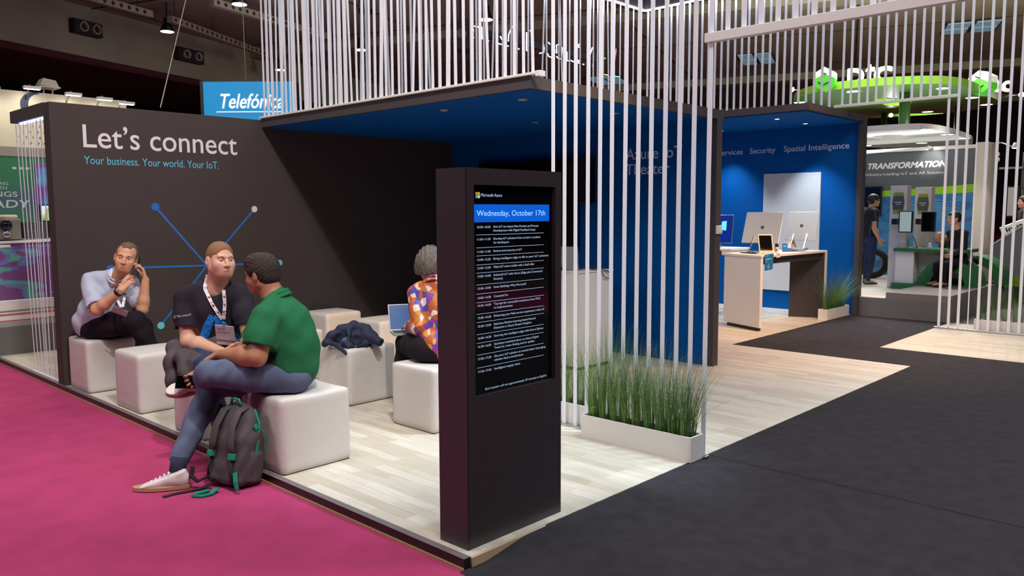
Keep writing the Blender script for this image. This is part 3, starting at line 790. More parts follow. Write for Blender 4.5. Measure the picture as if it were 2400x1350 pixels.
# ================================================================ small wall things
root = thing('light_switch', 'small white switch box on the charcoal pillar edge', 'switch', (5.16, 1.56, 1.48))
MB().box(5.10, 5.215, 1.54, 1.56, 1.435, 1.525).build('switch_plate', WHITE, root, bevel=0.004)
MB().box(5.14, 5.20, 1.535, 1.541, 1.45, 1.51).build('rocker', WHITEPL, root, bevel=0.002)
root = thing('television', 'large black television on the dark blue theatre wall behind the bands', 'television', (5.1, 4.2, 1.2))
MB().box(5.02, 5.06, 3.42, 5.1, 1.22, 2.33).build('housing', BLACKPL, root, bevel=0.006)
MB().box(5.012, 5.0195, 3.44, 5.08, 1.24, 2.31).build('screen', mat('black television glass', (8, 7, 9), 0.1), root)
MB().box(5.06, 5.12, 4.0, 4.5, 1.5, 2.0).build('wall_bracket', BLACKPL, root)
root = thing('loudspeaker', 'black speaker box on the theatre wall at the right of the television', 'speaker', (5.05, 3.3, 1.77))
MB().box(4.98, 5.12, 3.19, 3.39, 1.78, 2.33).build('cabinet', BLACKPL, root, bevel=0.006)
MB().box(4.974, 4.98, 3.205, 3.375, 1.795, 2.315).build('grille', mat('black speaker cloth', (16, 14, 16), 0.9, bump=0.3, bscale=500), root)

# ================================================================ podium with laptop and cables
root = thing('podium', 'white podium beside the dark blue theatre wall, seen between the bands', 'podium', (4.2, 2.7, 0))
MB().box(3.915, 4.49, 2.46, 3.0, 0.04, 1.04).build('body', WHITE, root, bevel=0.002)
MB().box(3.945, 4.46, 2.49, 2.97, 0, 0.04).build('plinth', BLACKPL, root)
MB().box(3.905, 4.50, 2.45, 3.01, 1.04, 1.05).build('top_board', WHITEPL, root, bevel=0.002)
SILV = mat('silver aluminium', (176, 174, 172), 0.35, metal=0.7)
def laptop(name, label, X, w, d, ang, lidm, screenm, keym, hgt=None):
    """X: frame at the hinge middle; x right, y towards the user (negative y is behind), z up"""
    root = thing(name, label, 'laptop', tuple(X.translation)); L = hgt or d*0.96
    MB(X).box(-w/2, w/2, 0, d, 0, 0.014).build('base', lidm, root, bevel=0.004)
    MB(X).box(-w*0.44, w*0.44, d*0.08, d*0.55, 0.014, 0.0155).build('keyboard', keym, root)
    MB(X).box(-w*0.16, w*0.16, d*0.62, d*0.93, 0.014, 0.0148).build('touchpad', lidm, root)
    Y = X @ Matrix.Translation((0, 0, 0.012)) @ Matrix.Rotation(-ang, 4, 'X')   # lid plane: x right, y up the lid when ang = opening
    lid = MB(Y).box(-w/2, w/2, 0, L, -0.004, 0.004).build('lid', lidm, root, bevel=0.003)
    MB(Y).box(-w/2+0.008, w/2-0.008, 0.012, L-0.008, -0.0052, -0.0042).build('screen', screenm, lid)
    return root, Y
KEYM = mat('dark keyboard', (30, 30, 34), 0.5)
BLUESCR = mat('dim laptop display', (40, 70, 110), 0.3, emit=0.12, ecol=(90, 140, 210))
X = Matrix.Translation((3.99, 2.76, 1.05)) @ Matrix.Rotation(math.radians(-62), 4, 'Z')
laptop('laptop', 'grey laptop with its lid towards us on the theatre podium', X, 0.36, 0.25, math.radians(-100), SILV, BLUESCR, KEYM, 0.25)
b = MB(); rc = random.Random(4)
for k in range(5):
    p = [Vector((3.93+0.02*k, 2.95-0.02*k, 1.056))]
    for i in range(9): p.append(Vector((3.93+0.055*i+rc.uniform(-0.02, 0.02), 2.78-0.034*i+rc.uniform(-0.03, 0.03), 1.058+rc.uniform(0, 0.03))))
    b.tube(p, 0.0042, 6)
b.tube([(4.2, 2.52, 1.06), (4.27, 2.45, 1.05), (4.33, 2.443, 0.97), (4.4, 2.443, 0.955), (4.43, 2.444, 1.0), (4.38, 2.445, 1.04), (4.28, 2.45, 1.06)], 0.005, 6)
tag(b.build('cable_tangle', BLACKPL, smooth=True, loc=(4.1, 2.7, 1.05)), 'black cables tangled over the podium top beside the laptop', 'cable')
# ================================================================ people
def nrm(v): return Vector(v).normalized()
def skin_mat(name, c): return mat(name, c, 0.5, noise=0.05, nscale=40, spec=0.4)
class Head:
    def __init__(s, c, fwd, up, S):
        s.c = Vector(c); s.S = S; u = nrm(up); f = nrm(fwd); s.f = nrm(f-u*f.dot(u)); s.u = u; s.l = s.u.cross(s.f); s.R = [s.f, s.l, s.u]
    def P(s, x, y, z): return s.c+(s.f*x+s.l*y+s.u*z)*s.S
    def r(s, *a): return tuple(q*s.S for q in a)
    def skull(s, b, g=0.0):
        b.ell(s.P(-0.012, 0, 0.03), s.r(0.1+g, 0.077+g, 0.087+g), s.R, 0.02*s.S)
    def face(s, b, jaw=1.0):
        S = s.S; s.skull(b)
        b.ell(s.P(0.018, 0, -0.033), s.r(0.076, 0.065*jaw, 0.086), s.R, 0.025*S)
        b.ell(s.P(0.056, 0, -0.095), s.r(0.032, 0.036*jaw, 0.024), s.R, 0.03*S); b.ell(s.P(0.062, 0, -0.068), s.r(0.031, 0.042*jaw, 0.03), s.R, 0.035*S)
        for t in (1, -1):
            b.cap(s.P(-0.004, 0.052*t*jaw, -0.055), s.P(0.05, 0.024*t, -0.094), 0.025*S, 0.021*S, 0.03*S)
            b.ell(s.P(0.057, 0.042*t, -0.032), s.r(0.03, 0.026, 0.03), s.R, 0.03*S)
            b.cap(s.P(0.079, 0.042*t, 0.021), s.P(0.088, 0.012*t, 0.018), 0.009*S, 0.009*S, 0.02*S)
            b.ell(s.P(0.098, 0.033*t, 0.0), s.r(0.018, 0.018, 0.011), s.R, 0.016*S, sub=True)
        b.chain([s.P(0.086, 0, 0.012), s.P(0.1, 0, -0.012), s.P(0.112, 0, -0.036)], [0.008*S, 0.009*S, 0.0125*S], 0.012*S)
        for t in (1, -1): b.ell(s.P(0.099, 0.0135*t, -0.04), s.r(0.012, 0.009, 0.008), s.R, 0.008*S)
        b.cap(s.P(0.084, 0.024, -0.070), s.P(0.095, 0.004, -0.067), 0.006*S, 0.0065*S, 0.01*S); b.cap(s.P(0.084, -0.024, -0.070), s.P(0.095, -0.004, -0.067), 0.006*S, 0.0065*S, 0.01*S)
        b.cap(s.P(0.087, 0.014, -0.08), s.P(0.087, -0.014, -0.08), 0.0075*S, 0.0075*S, 0.012*S)
        for t in (1, -1):
            b.ell(s.P(-0.006, 0.083*t, -0.012), s.r(0.021, 0.011, 0.034), [nrm(s.f-s.l*0.35*t), nrm(s.l+s.f*0.35*t), s.u], 0.008*S)
            b.ell(s.P(-0.001, 0.095*t, -0.006), s.r(0.012, 0.007, 0.018), s.R, 0.006*S, sub=True)
    def pick(s):
        c = np.array(s.P(0.094, 0, -0.0735)); R = np.array([list(x) for x in s.R])
        def fn(P):
            q = (P-c)@R.T/s.S
            return ((q[:, 0]/0.02)**2+(q[:, 1]/0.027)**2+(q[:, 2]/0.0075)**2 < 1).astype(int)
        return fn
    def eyes(s, root, skin, gaze=None, iris=(70, 90, 100), brow=(120, 84, 58), bw=0.0045):
        sc = mat('eye white', (206, 200, 196), 0.25); ir = mat('iris %d%d%d' % iris, iris, 0.25); pu = mat('pupil', (10, 10, 12), 0.2)
        for t in (1, -1):
            c = s.P(0.0765, 0.0325*t, 0.0); g = nrm(gaze) if gaze is not None else s.f
            a = nrm(g.cross(s.u)); X = axes(c, a, g.cross(a), g); r = 0.0128*s.S; b = MB(X); n = 20
            angs = [0.001, 0.2, 0.45, 0.8, 1.3, 1.9, 2.6, 3.13]
            for i in range(len(angs)-1):
                b.m = 2 if i == 0 else 1 if i == 1 else 0
                vs = [(r*math.sin(q)*math.cos(2*PI*j/n), r*math.sin(q)*math.sin(2*PI*j/n), r*math.cos(q)) for q in angs[i:i+2] for j in range(n)]
                b.add(vs, [(j, (j+1) % n, n+(j+1) % n, n+j) for j in range(n)])
            b.build('eye', [sc, ir, pu], root, smooth=True)
            bm_ = mat('brow %d%d%d' % brow, brow, 0.8)
            MB().tube([s.P(0.0915, 0.014*t, 0.0165), s.P(0.0925, 0.024*t, 0.0205), s.P(0.0875, 0.036*t, 0.021), s.P(0.078, 0.047*t, 0.015)], [bw*0.7*s.S, bw*s.S, bw*s.S, bw*0.4*s.S], 8).build('eyebrow', bm_, root, smooth=True)
            for nm, e0, e1 in (('eyelid', 0.30, 1.75), ('eyelid', -1.75, -0.42)):
                b = MB(X); n1, n2 = 6, 12; q = r*1.09
                b.add([(q*math.sin(az)*math.cos(e0+(e1-e0)*i/n1), -q*math.sin(e0+(e1-e0)*i/n1), q*math.cos(az)*math.cos(e0+(e1-e0)*i/n1)) for i in range(n1+1) for az in [-1.5+3.0*k/n2 for k in range(n2+1)]],
                      [(i*(n2+1)+k, i*(n2+1)+k+1, (i+1)*(n2+1)+k+1, (i+1)*(n2+1)+k) for i in range(n1) for k in range(n2)])
                b.build(nm, skin, root, smooth=True)
def hand(b, wrist, d, n, thumb, S, curl=(0.5, 0.55, 0.6, 0.65), tdir=None, spread=0.1, k=0.004):
    """five fingers: d along the fingers, n out of the palm, thumb = +1/-1 side of d x n"""
    d = nrm(d); n = nrm(Vector(n)-d*Vector(n).dot(d)); s_ = d.cross(n)*thumb; w = Vector(wrist)
    for i in range(4):
        kn = w+(d*(0.092-0.004*abs(i-1))+s_*(0.031-0.0205*i))*S
        b.cap(w+s_*(0.016-0.0105*i)*S+d*0.01*S, kn, 0.0145*S, 0.0115*S, 0.012*S)
        L = (0.96, 1.05, 0.98, 0.78)[i]*S; dd = (d+s_*(spread*(1.2-0.8*i)))
        dd = nrm(dd); p = kn; c = curl[i]
        for j, (ln, r0, r1) in enumerate(((0.043, 0.0098, 0.009), (0.027, 0.009, 0.0082), (0.021, 0.0082, 0.0068))):
            a = c*(0.9, 1.2, 0.8)[j]; nn = nrm(n-dd*n.dot(dd)); dd = nrm(dd*math.cos(a)+nn*math.sin(a)); n2 = p+dd*ln*L
            b.cap(p, n2, r0*S, r1*S, k*S); p = n2
    td = nrm(d*0.55+s_*0.75+n*0.35) if tdir is None else nrm(tdir)
    p = w+(d*0.022+s_*0.024)*S
    for ln, r0, r1, f in ((0.045, 0.016, 0.0125, 0.0), (0.034, 0.0122, 0.0108, 0.35), (0.026, 0.0108, 0.0085, 0.3)):
        td = nrm(td*(1-f)+d*f*0.8+n*f*0.25); q = p+td*ln*S; b.cap(p, q, r0*S, r1*S, 0.007*S); p = q
def torso(b, J, S, g=0.0, belly=1.0, chest=1.0, pel=True):
    """shared trunk volumes; g inflates (for clothing)"""
    l, r_, ne, pe = Vector(J['lsh']), Vector(J['rsh']), Vector(J['neck']), Vector(J['pel'])
    lat = nrm(l-r_); up = nrm(ne-pe); f = nrm(lat.cross(up)); up2 = nrm(f.cross(lat)); R = [f, lat, up2]; mid = (l+r_)/2; W = (l-r_).length
    ch = mid.lerp(pe, 0.30); be = mid.lerp(pe, 0.68)
    b.ell(ch, (0.118*S*chest+g, W*0.44+g, 0.19*S+g), R, 0.05)
    b.ell(be+f*0.015*S*belly, (0.115*S*belly+g, 0.152*S*belly+g, 0.17*S+g), R, 0.06)
    if pel: b.ell(pe, (0.115*S+g, 0.165*S+g, 0.12*S+g), R, 0.05)
    b.cap(l.lerp(mid, 0.16), r_.lerp(mid, 0.16), 0.05*S+g, 0.05*S+g, 0.05)
    nb = ne-up*0.015
    b.cap(nb-f*0.012*S, l.lerp(mid, 0.25)+up*0.02*S, 0.05*S+g*0.5, 0.055*S+g, 0.05); b.cap(nb-f*0.012*S, r_.lerp(mid, 0.25)+up*0.02*S, 0.05*S+g*0.5, 0.055*S+g, 0.05)
    return f, lat, up2
def arm(b, sh, el, wr, S, g=0.0, fat=1.0, lower=True):
    sh, el, wr = Vector(sh), Vector(el), Vector(wr)
    b.chain([sh, sh.lerp(el, 0.45), el], [0.057*S*fat+g, 0.05*S*fat+g, 0.041*S*fat+g], 0.03)
    if lower: b.chain([el, el.lerp(wr, 0.3), wr], [0.042*S*fat+g, 0.044*S*fat+g, 0.027*S+g], 0.025)
def leg(b, hip, kn, an, S, g=0.0, fat=1.0):
    hip, kn, an = Vector(hip), Vector(kn), Vector(an)
    b.chain([hip, hip.lerp(kn, 0.5), kn], [0.09*S*fat+g, 0.077*S*fat+g, 0.056*S*fat+g], 0.04)
    b.chain([kn, kn.lerp(an, 0.32), an], [0.056*S*fat+g, 0.056*S*fat+g, 0.036*S+g], 0.03)
def shoe(root, heel, toe, up, S, upper, sole, name='shoe', laces=None, z0=None):
    heel, toe = Vector(heel), Vector(toe); d = nrm(toe-heel); u = nrm(Vector(up)-d*Vector(up).dot(d)); L = (toe-heel).length; R = [d, u.cross(d), u]
    b = SDF(0.005)
    b.ell(heel+d*L*0.2+u*0.045*S, (L*0.2, 0.036*S, 0.05*S), R, 0.02); b.ell(heel+d*L*0.72+u*0.028*S, (L*0.28, 0.044*S, 0.032*S), R, 0.03)
    b.cap(heel+d*L*0.3+u*0.05*S, heel+d*L*0.75+u*0.03*S, 0.036*S, 0.03*S, 0.03); b.cap(heel+d*L*0.22+u*0.05*S, heel+d*L*0.2+u*0.085*S, 0.036*S, 0.04*S, 0.02)
    b.cut(heel+u*0.004*S, -u); b.cut(heel+u*0.098*S+d*L*0.1, nrm(u+d*0.35))
    so = b.build(name, upper, root, smooth=2)
    q = MB(axes(heel, R[0], R[1], R[2])); pts = []
    for i in range(40):
        t = 2*PI*i/40; x = math.cos(t); y = math.sin(t); xx = L*(0.5+0.5*x); w = 0.039*S+0.01*S*math.sin(min(max((xx/L-0.25)/0.75, 0), 1)*PI)
        pts.append((xx, w*math.copysign(abs(y)**0.75, y)))
    q.prism(pts, -0.006*S, 0.018*S); q.build('sole', sole, so, bevel=0.004)
    if laces:
        for i in range(5):
            x = L*(0.36+0.075*i); h = (0.09-0.011*i)*S*0.98
            MB(axes(heel, R[0], R[1], R[2])).tube([(x, -0.026*S, h-0.016*S), (x+0.006, 0, h), (x, 0.026*S, h-0.016*S)], 0.0035*S, 6).build('lace', laces, so, smooth=True)
    return so
def in_frame(H):
    R = np.array([list(x) for x in H.R]); c = np.array(H.c)
    return lambda X, Y, Z: [((X-c[0])*R[i][0]+(Y-c[1])*R[i][1]+(Z-c[2])*R[i][2])/H.S for i in range(3)]

# ---------------------------------------------------------------- man in the green polo shirt
SG = 1.17
J = dict(pel=(0.235, 1.985, 0.615), neck=(0.165, 2.055, 1.135), lsh=(0.012, 1.90, 1.005), rsh=(0.285, 2.235, 0.985),
         lel=(-0.085, 1.86, 0.775), lwr=(-0.175, 2.17, 0.765), rel=(0.11, 2.39, 0.72), rwr=(-0.13, 2.53, 0.60),
         lhip=(0.175, 1.90, 0.60), lkn=(-0.285, 2.10, 0.665), lank=(-0.15, 2.50, 0.545), rhip=(0.285, 2.06, 0.60), rkn=(-0.14, 2.37, 0.51), rank=(-0.455, 2.25, 0.075))
root = thing('person', 'man in a green polo shirt and jeans seen from behind, legs crossed, holding a phone', 'person', (0.24, 1.98, 0))
H = Head((0.118, 2.13, 1.275), (-0.42, 0.90, -0.06), (-0.12, 0.12, 1), 1.07)
SK = skin_mat('tanned skin', (172, 118, 92)); LIP = mat('lips', (160, 98, 84), 0.5)
b = SDF(0.005); f, lat, up = torso(b, J, SG, -0.02, 1.1, 1.1)
b.cap(H.P(-0.03, 0, -0.05), Vector(J['neck'])-Vector((0, 0, 0.05)), 0.058*SG, 0.066*SG, 0.03)
H.face(b, 1.05)
arm(b, J['lsh'], J['lel'], J['lwr'], SG, 0, 1.26); arm(b, J['rsh'], J['rel'], J['rwr'], SG, 0, 1.1)
leg(b, J['lhip'], J['lkn'], J['lank'], SG, -0.022); leg(b, J['rhip'], J['rkn'], J['rank'], SG, -0.022)
hand(b, J['lwr'], (-0.12, 0.9, -0.45), (-0.1, -0.3, -1), 1, SG, (0.5, 0.5, 0.5, 0.5))
hd = nrm(Vector((-0.295, 2.49, 0.535))-Vector(J['rwr']))
hand(b, J['rwr'], (-0.85, -0.30, -0.42), (-0.15, -0.80, 0.45), -1, SG, (0.35, 0.35, 0.4, 0.45), tdir=(-0.55, -0.75, -0.1))
b.build('body', [SK, LIP], root, 2, H.pick())
H.eyes(root, SK, None, (60, 44, 34), (40, 32, 28))
POLO = mat('green pique cotton', (36, 106, 68), 0.85, noise=0.05, nscale=200, bump=0.25, bscale=500, spec=0.2)
b = SDF(0.006); torso(b, J, SG, 0.004, 1.2, 1.15, pel=False)
b.ell((0.235, 1.985, 0.80), (0.185, 0.215, 0.25), [f, lat, up], 0.06); b.ell((0.235, 1.98, 0.63), (0.165, 0.205, 0.15), [f, lat, up], 0.06); b.ell((0.215, 2.0, 0.95), (0.15, 0.20, 0.16), [f, lat, up], 0.06)
for s_, e_ in (('lsh', 'lel'), ('rsh', 'rel')):
    a, e = Vector(J[s_]), Vector(J[e_]); d = nrm(e-a); b.chain([a, a.lerp(e, 0.4), a.lerp(e, 0.8)], [0.082*SG, 0.084*SG, 0.086*SG], 0.05)
    b.cut(a.lerp(e, 0.74), d, a.lerp(e, 0.98), 0.125)
b.ripple(wrinkle(0.007, 34, ((0.5, 0.3, 0.9), (-0.7, 0.2, 0.6), (0.2, 0.9, -0.5))))
b.cap(Vector(J['neck'])-up*0.03+f*0.02, H.P(-0.02, 0, -0.06), 0.066*SG, 0.07*SG, 0.006, sub=True); b.cut(Vector(J['neck'])+up*0.035+f*0.0, nrm(up+f*0.5), J['neck'], 0.16)
b.cut((0.24, 1.97, 0.512), (0, 0, -1))
b.build('polo_shirt', POLO, root, 2); GF = b
# folded collar
nk = Vector(J['neck']); b = SDF(0.005); N = 26; ring = []
for i in range(N+1):
    t = 2*PI*i/N; q = nk+up*(0.0+0.016*-math.cos(t))+f*(0.07*math.cos(t)-0.004)*SG+lat*(0.07*math.sin(t))*SG; ring.append(q)
for i in range(N):
    if 0.5 < i < N-1.5: b.cap(ring[i], ring[i+1], 0.012, 0.012, 0.006); b.cap(ring[i]-up*0.028-(nk-ring[i]).normalized()*0.014, ring[i+1]-up*0.028-(nk-ring[i+1]).normalized()*0.014, 0.008, 0.008, 0.016)
b.build('collar', POLO, root, 2)
JEAN = mat('blue denim', (92, 102, 128), 0.85, noise=0.16, nscale=9, bump=0.3, bscale=300, spec=0.2)
b = SDF(0.006); b.ell(Vector(J['pel'])-up*0.02, (0.125*SG, 0.175*SG, 0.11*SG), [f, lat, up], 0.04)
leg(b, J['lhip'], J['lkn'], J['lank'], SG, 0.012, 1.06); leg(b, J['rhip'], J['rkn'], J['rank'], SG, 0.016, 1.02)
b.ripple(wrinkle(0.006, 38, ((0.9, 0.1, 0.5), (0.3, 0.8, 0.7), (-0.5, 0.6, 0.6)), 1.3)); b.cut((0.2, 2, 0.508), (0, 0, -1), (0.3, 1.95, 0.45), 0.28)
a = nrm(Vector(J['rank'])-Vector(J['rkn'])); b.cut(Vector(J['rank'])-a*0.015, a, Vector(J['rank'])+a*0.05, 0.12)
a = nrm(Vector(J['lank'])-Vector(J['lkn'])); b.cut(Vector(J['lank'])-a*0.02, a, Vector(J['lank'])+a*0.06, 0.12)
b.build('jeans', JEAN, root, 2)
SHW = mat('white shoe leather', (222, 212, 212), 0.5); GUM = mat('tan gum sole', (176, 140, 110), 0.7); NAVY = mat('navy sock', (38, 42, 66), 0.9)
MB().tube([Vector((-0.44, 2.235, 0.13)), Vector((-0.462, 2.235, 0.02))], [0.052, 0.05], 20).build('sock', NAVY, root, smooth=True)
shoe(root, (-0.425, 2.125, -0.046), (-0.70, 2.335, -0.046), (0, 0, 1), SG*0.98, SHW, GUM, laces=mat('white lace', (235, 230, 230), 0.8))
shoe(root, (-0.10, 2.56, 0.47), (-0.345, 2.635, 0.455), (0.25, -0.65, 0.75), SG*0.95, SHW, GUM, laces=mat('white lace', (235, 230, 230), 0.8))
HB = mat('dark brown hair', (52, 42, 38), 0.65, noise=0.35, nscale=60, bump=0.6, bscale=120, spec=0.35)
b = SDF(0.005); H.skull(b, 0.012); b.ell(H.P(-0.03, 0, 0.015), H.r(0.088, 0.084, 0.1), H.R, 0.03); b.ell(H.P(-0.06, 0, -0.03), H.r(0.05, 0.066, 0.05), H.R, 0.03); b.ell(H.P(0.03, 0, 0.085), H.r(0.065, 0.068, 0.045), H.R, 0.03)
fr = in_frame(H)
b.ripple(lambda X, Y, Z: 0.0018*np.sin(330*(fr(X, Y, Z)[1]+0.35*fr(X, Y, Z)[0])*1.0+5*np.sin(46*fr(X, Y, Z)[2]))+0.0015*np.sin(410*fr(X, Y, Z)[1]+260*fr(X, Y, Z)[2]))
b.ell(H.P(0.115, 0, -0.035), H.r(0.09, 0.1, 0.1), H.R, 0.01, sub=True); b.cut(H.P(0, 0, -0.035), nrm(-H.u*1.0+H.f*0.75))
b.ell(H.P(-0.002, 0.085, -0.022), H.r(0.03, 0.03, 0.04), H.R, 0.01, sub=True); b.ell(H.P(-0.002, -0.085, -0.022), H.r(0.03, 0.03, 0.04), H.R, 0.01, sub=True)
b.build('hair', HB, root, 2)
ph = thing('smartphone', 'black smartphone in the hand of the man in the green polo', 'phone', (-0.26, 2.49, 0.54))
px, pn = nrm((-0.62, 0.78, -0.02)), nrm((-0.70, -0.62, 0.34)); py = pn.cross(px); Xp = axes((-0.255, 2.485, 0.548), px, py, pn)
MB(Xp).box(-0.085, 0.085, -0.045, 0.045, -0.005, 0.005).build('case', BLACKPL, ph, bevel=0.004); MB(Xp).box(-0.079, 0.079, -0.041, 0.041, 0.005, 0.0058).build('screen', mat('black phone glass', (6, 6, 8), 0.08), ph)

# ---------------------------------------------------------------- man in the black T-shirt
ST = 1.18
J = dict(pel=(0.235, 3.10, 0.635), neck=(0.19, 2.925, 1.165), lsh=(0.325, 2.80, 1.055), rsh=(0.035, 3.13, 1.05),
         rel=(0.0, 3.02, 0.735), rwr=(0.075, 2.62, 0.69), lel=(0.30, 2.66, 0.75), lwr=(0.12, 2.46, 0.68),
         rhip=(0.13, 3.10, 0.62), rkn=(-0.06, 2.62, 0.60), rank=(0.03, 2.58, 0.09), lhip=(0.31, 3.0, 0.62), lkn=(0.17, 2.5, 0.60), lank=(0.20, 2.52, 0.09))
root = thing('person', 'man with short fair hair in a black T-shirt and white lanyard, facing right', 'person', (0.235, 3.1, 0))
H = Head((0.190, 2.850, 1.338), (-0.055, -0.99, -0.15), (0.03, 0.02, 1), 1.12)
SKT = skin_mat('fair skin', (212, 162, 140)); LIPT = mat('pink lips', (186, 120, 108), 0.5)
b = SDF(0.0045); f, lat, up = torso(b, J, ST, -0.02, 1.1, 1.05)
b.cap(H.P(-0.025, 0, -0.05), Vector(J['neck'])-Vector((0, 0, 0.06)), 0.06*ST, 0.066*ST, 0.03)
H.face(b, 1.1)
arm(b, J['rsh'], J['rel'], J['rwr'], ST, 0, 1.08); arm(b, J['lsh'], J['lel'], J['lwr'], ST, 0, 1.08)
hand(b, J['rwr'], (0.25, -0.8, -0.25), (0.8, 0.2, 0.1), 1, ST, (0.5, 0.5, 0.55, 0.6)); hand(b, J['lwr'], (-0.35, -0.75, -0.3), (-0.6, 0.2, -0.5), -1, ST, (0.5, 0.5, 0.55, 0.6))
leg(b, J['lhip'], J['lkn'], J['lank'], ST, -0.022); leg(b, J['rhip'], J['rkn'], J['rank'], ST, -0.022)
b.build('body', [SKT, LIPT], root, 2, H.pick())
H.eyes(root, SKT, (0.10, -0.97, -0.1), (80, 104, 120), (150, 108, 76), 0.0038)
TEE = mat('black cotton', (44, 40, 50), 0.9, noise=0.06, nscale=120, bump=0.15, bscale=400, spec=0.15)
b = SDF(0.0055); torso(b, J, ST, 0.008, 1.2, 1.15)
for s_, e_ in (('lsh', 'lel'), ('rsh', 'rel')):
    a, e = Vector(J[s_]), Vector(J[e_]); d = nrm(e-a); b.chain([a, a.lerp(e, 0.4), a.lerp(e, 0.72)], [0.066*ST, 0.07*ST, 0.073*ST], 0.04)
    b.cut(a.lerp(e, 0.60), d, a.lerp(e, 0.88), 0.105)
b.ripple(wrinkle(0.006, 30, ((0.6, 0.5, 0.7), (-0.6, 0.5, 0.8), (0.3, -0.9, 0.4)), 0.7))
b.cap(Vector(J['neck'])-up*0.035+f*0.03, H.P(-0.01, 0, -0.06), 0.066*ST, 0.068*ST, 0.006, sub=True); b.cut(Vector(J['neck'])+up*0.02, nrm(up+f*0.35), J['neck'], 0.15)
b.build('t_shirt', TEE, root, 2); TF = b
# printed letter-A mark, sleeve print
mid = (Vector(J['lsh'])+Vector(J['rsh']))/2; oc = mid.lerp(Vector(J['pel']), 0.52)+f*0.2+lat*0.07; ex = -lat; ex = lat*1.0
view = -f
polys = [[(-0.16, -0.13), (-0.085, -0.13), (0.025, 0.13), (-0.015, 0.155), (-0.065, 0.075)], [(0.012, 0.135), (0.05, 0.155), (0.165, -0.13), (0.075, -0.13), (0.095, -0.095), (0.025, 0.02)], [(-0.08, -0.142), (0.16, -0.142), (0.165, -0.13), (0.06, -0.105)]]
dm = decal(TF, polys, oc, lat, up, view, 0.006, 0.004); dm.build('printed_mark', mat('blue shirt print', (0, 112, 196), 0.8), root)
e = Vector(J['rsh']).lerp(Vector(J['rel']), 0.44); ad = nrm(Vector(J['rel'])-Vector(J['rsh'])); sd = nrm((-0.62, -0.70, 0.1)); ux = nrm((-ad).cross(sd)); b = MB()
write(b, 'Microsoft', (0, 0, 0), (1, 0, 0), (0, 1, 0), 0.02, 0.105)
pm = MB()
for fc in b.f: pm.poly([TF.project(e+ux*(b.v[i][0]-0.04)-ad*(b.v[i][1])+sd*0.12, -sd, 0.1, 0.003) for i in fc])
pm.build('sleeve_print', mat('white shirt print', (214, 206, 206), 0.8), root)
b = MB()
for i, (dx, dz) in enumerate(((0, 0), (0.013, 0), (0, 0.013), (0.013, 0.013))):
    pm = MB(); qs = [TF.project(e+ux*(-0.075+dx+q[0])-ad*(dz-0.003+q[1])+sd*0.12, -sd, 0.1, 0.003) for q in ((0, 0), (0.011, 0), (0.011, 0.011), (0, 0.011))]; pm.poly(qs)
    pm.build('sleeve_square', mat('sleeve square %d' % i, ((70, 140, 214), (226, 200, 90), (214, 120, 80), (140, 196, 60))[i], 0.8), root)
JEAN2 = mat('dark blue denim', (48, 58, 88), 0.85, noise=0.14, nscale=12, bump=0.2, bscale=300, spec=0.2)
b = SDF(0.007); b.ell(Vector(J['pel'])-up*0.02, (0.12*ST, 0.175*ST, 0.1*ST), [f, lat, up], 0.04); leg(b, J['lhip'], J['lkn'], J['lank'], ST, 0.012, 1.0); leg(b, J['rhip'], J['rkn'], J['rank'], ST, 0.012, 1.0)
b.ripple(wrinkle(0.005, 38, ((0.9, 0.1, 0.5), (0.3, 0.8, 0.7)), 2.1)); b.cut((0.2, 3, 0.508), (0, 0, -1), (0.25, 3.12, 0.42), 0.26); b.build('jeans', JEAN2, root, 2)
BLKSH = mat('black shoe leather', (26, 22, 24), 0.4)
shoe(root, (0.05, 2.62, 0.01), (-0.03, 2.36, 0.01), (0, 0, 1), ST, BLKSH, BLACKPL); shoe(root, (0.21, 2.56, 0.01), (0.16, 2.30, 0.01), (0, 0, 1), ST, BLKSH, BLACKPL)
HT = mat('short fair hair', (138, 98, 68), 0.8, noise=0.2, nscale=180, bump=0.4, bscale=260)
b = SDF(0.0045); H.skull(b, 0.0035); b.ell(H.P(-0.035, 0, 0.0), H.r(0.073, 0.076, 0.075), H.R, 0.02)
b.ell(H.P(0.125, 0, -0.03), H.r(0.105, 0.095, 0.105), H.R, 0.006, sub=True); b.cut(H.P(0, 0, -0.045), nrm(-H.u+H.f*0.55)); b.ell(H.P(0.065, 0.075, -0.005), H.r(0.036, 0.03, 0.05), H.R, 0.006, sub=True); b.ell(H.P(0.065, -0.075, -0.005), H.r(0.036, 0.03, 0.05), H.R, 0.006, sub=True)
b.ell(H.P(-0.002, 0.085, -0.02), H.r(0.026, 0.024, 0.036), H.R, 0.006, sub=True); b.ell(H.P(-0.002, -0.085, -0.02), H.r(0.026, 0.024, 0.036), H.R, 0.006, sub=True)
b.build('hair', HT, root, 2)
LAN = mat('white lanyard webbing', (222, 214, 220), 0.8); LANR = mat('red lanyard print', (190, 60, 90), 0.8)
BADGE = mat('white badge card', (214, 210, 224), 0.4)
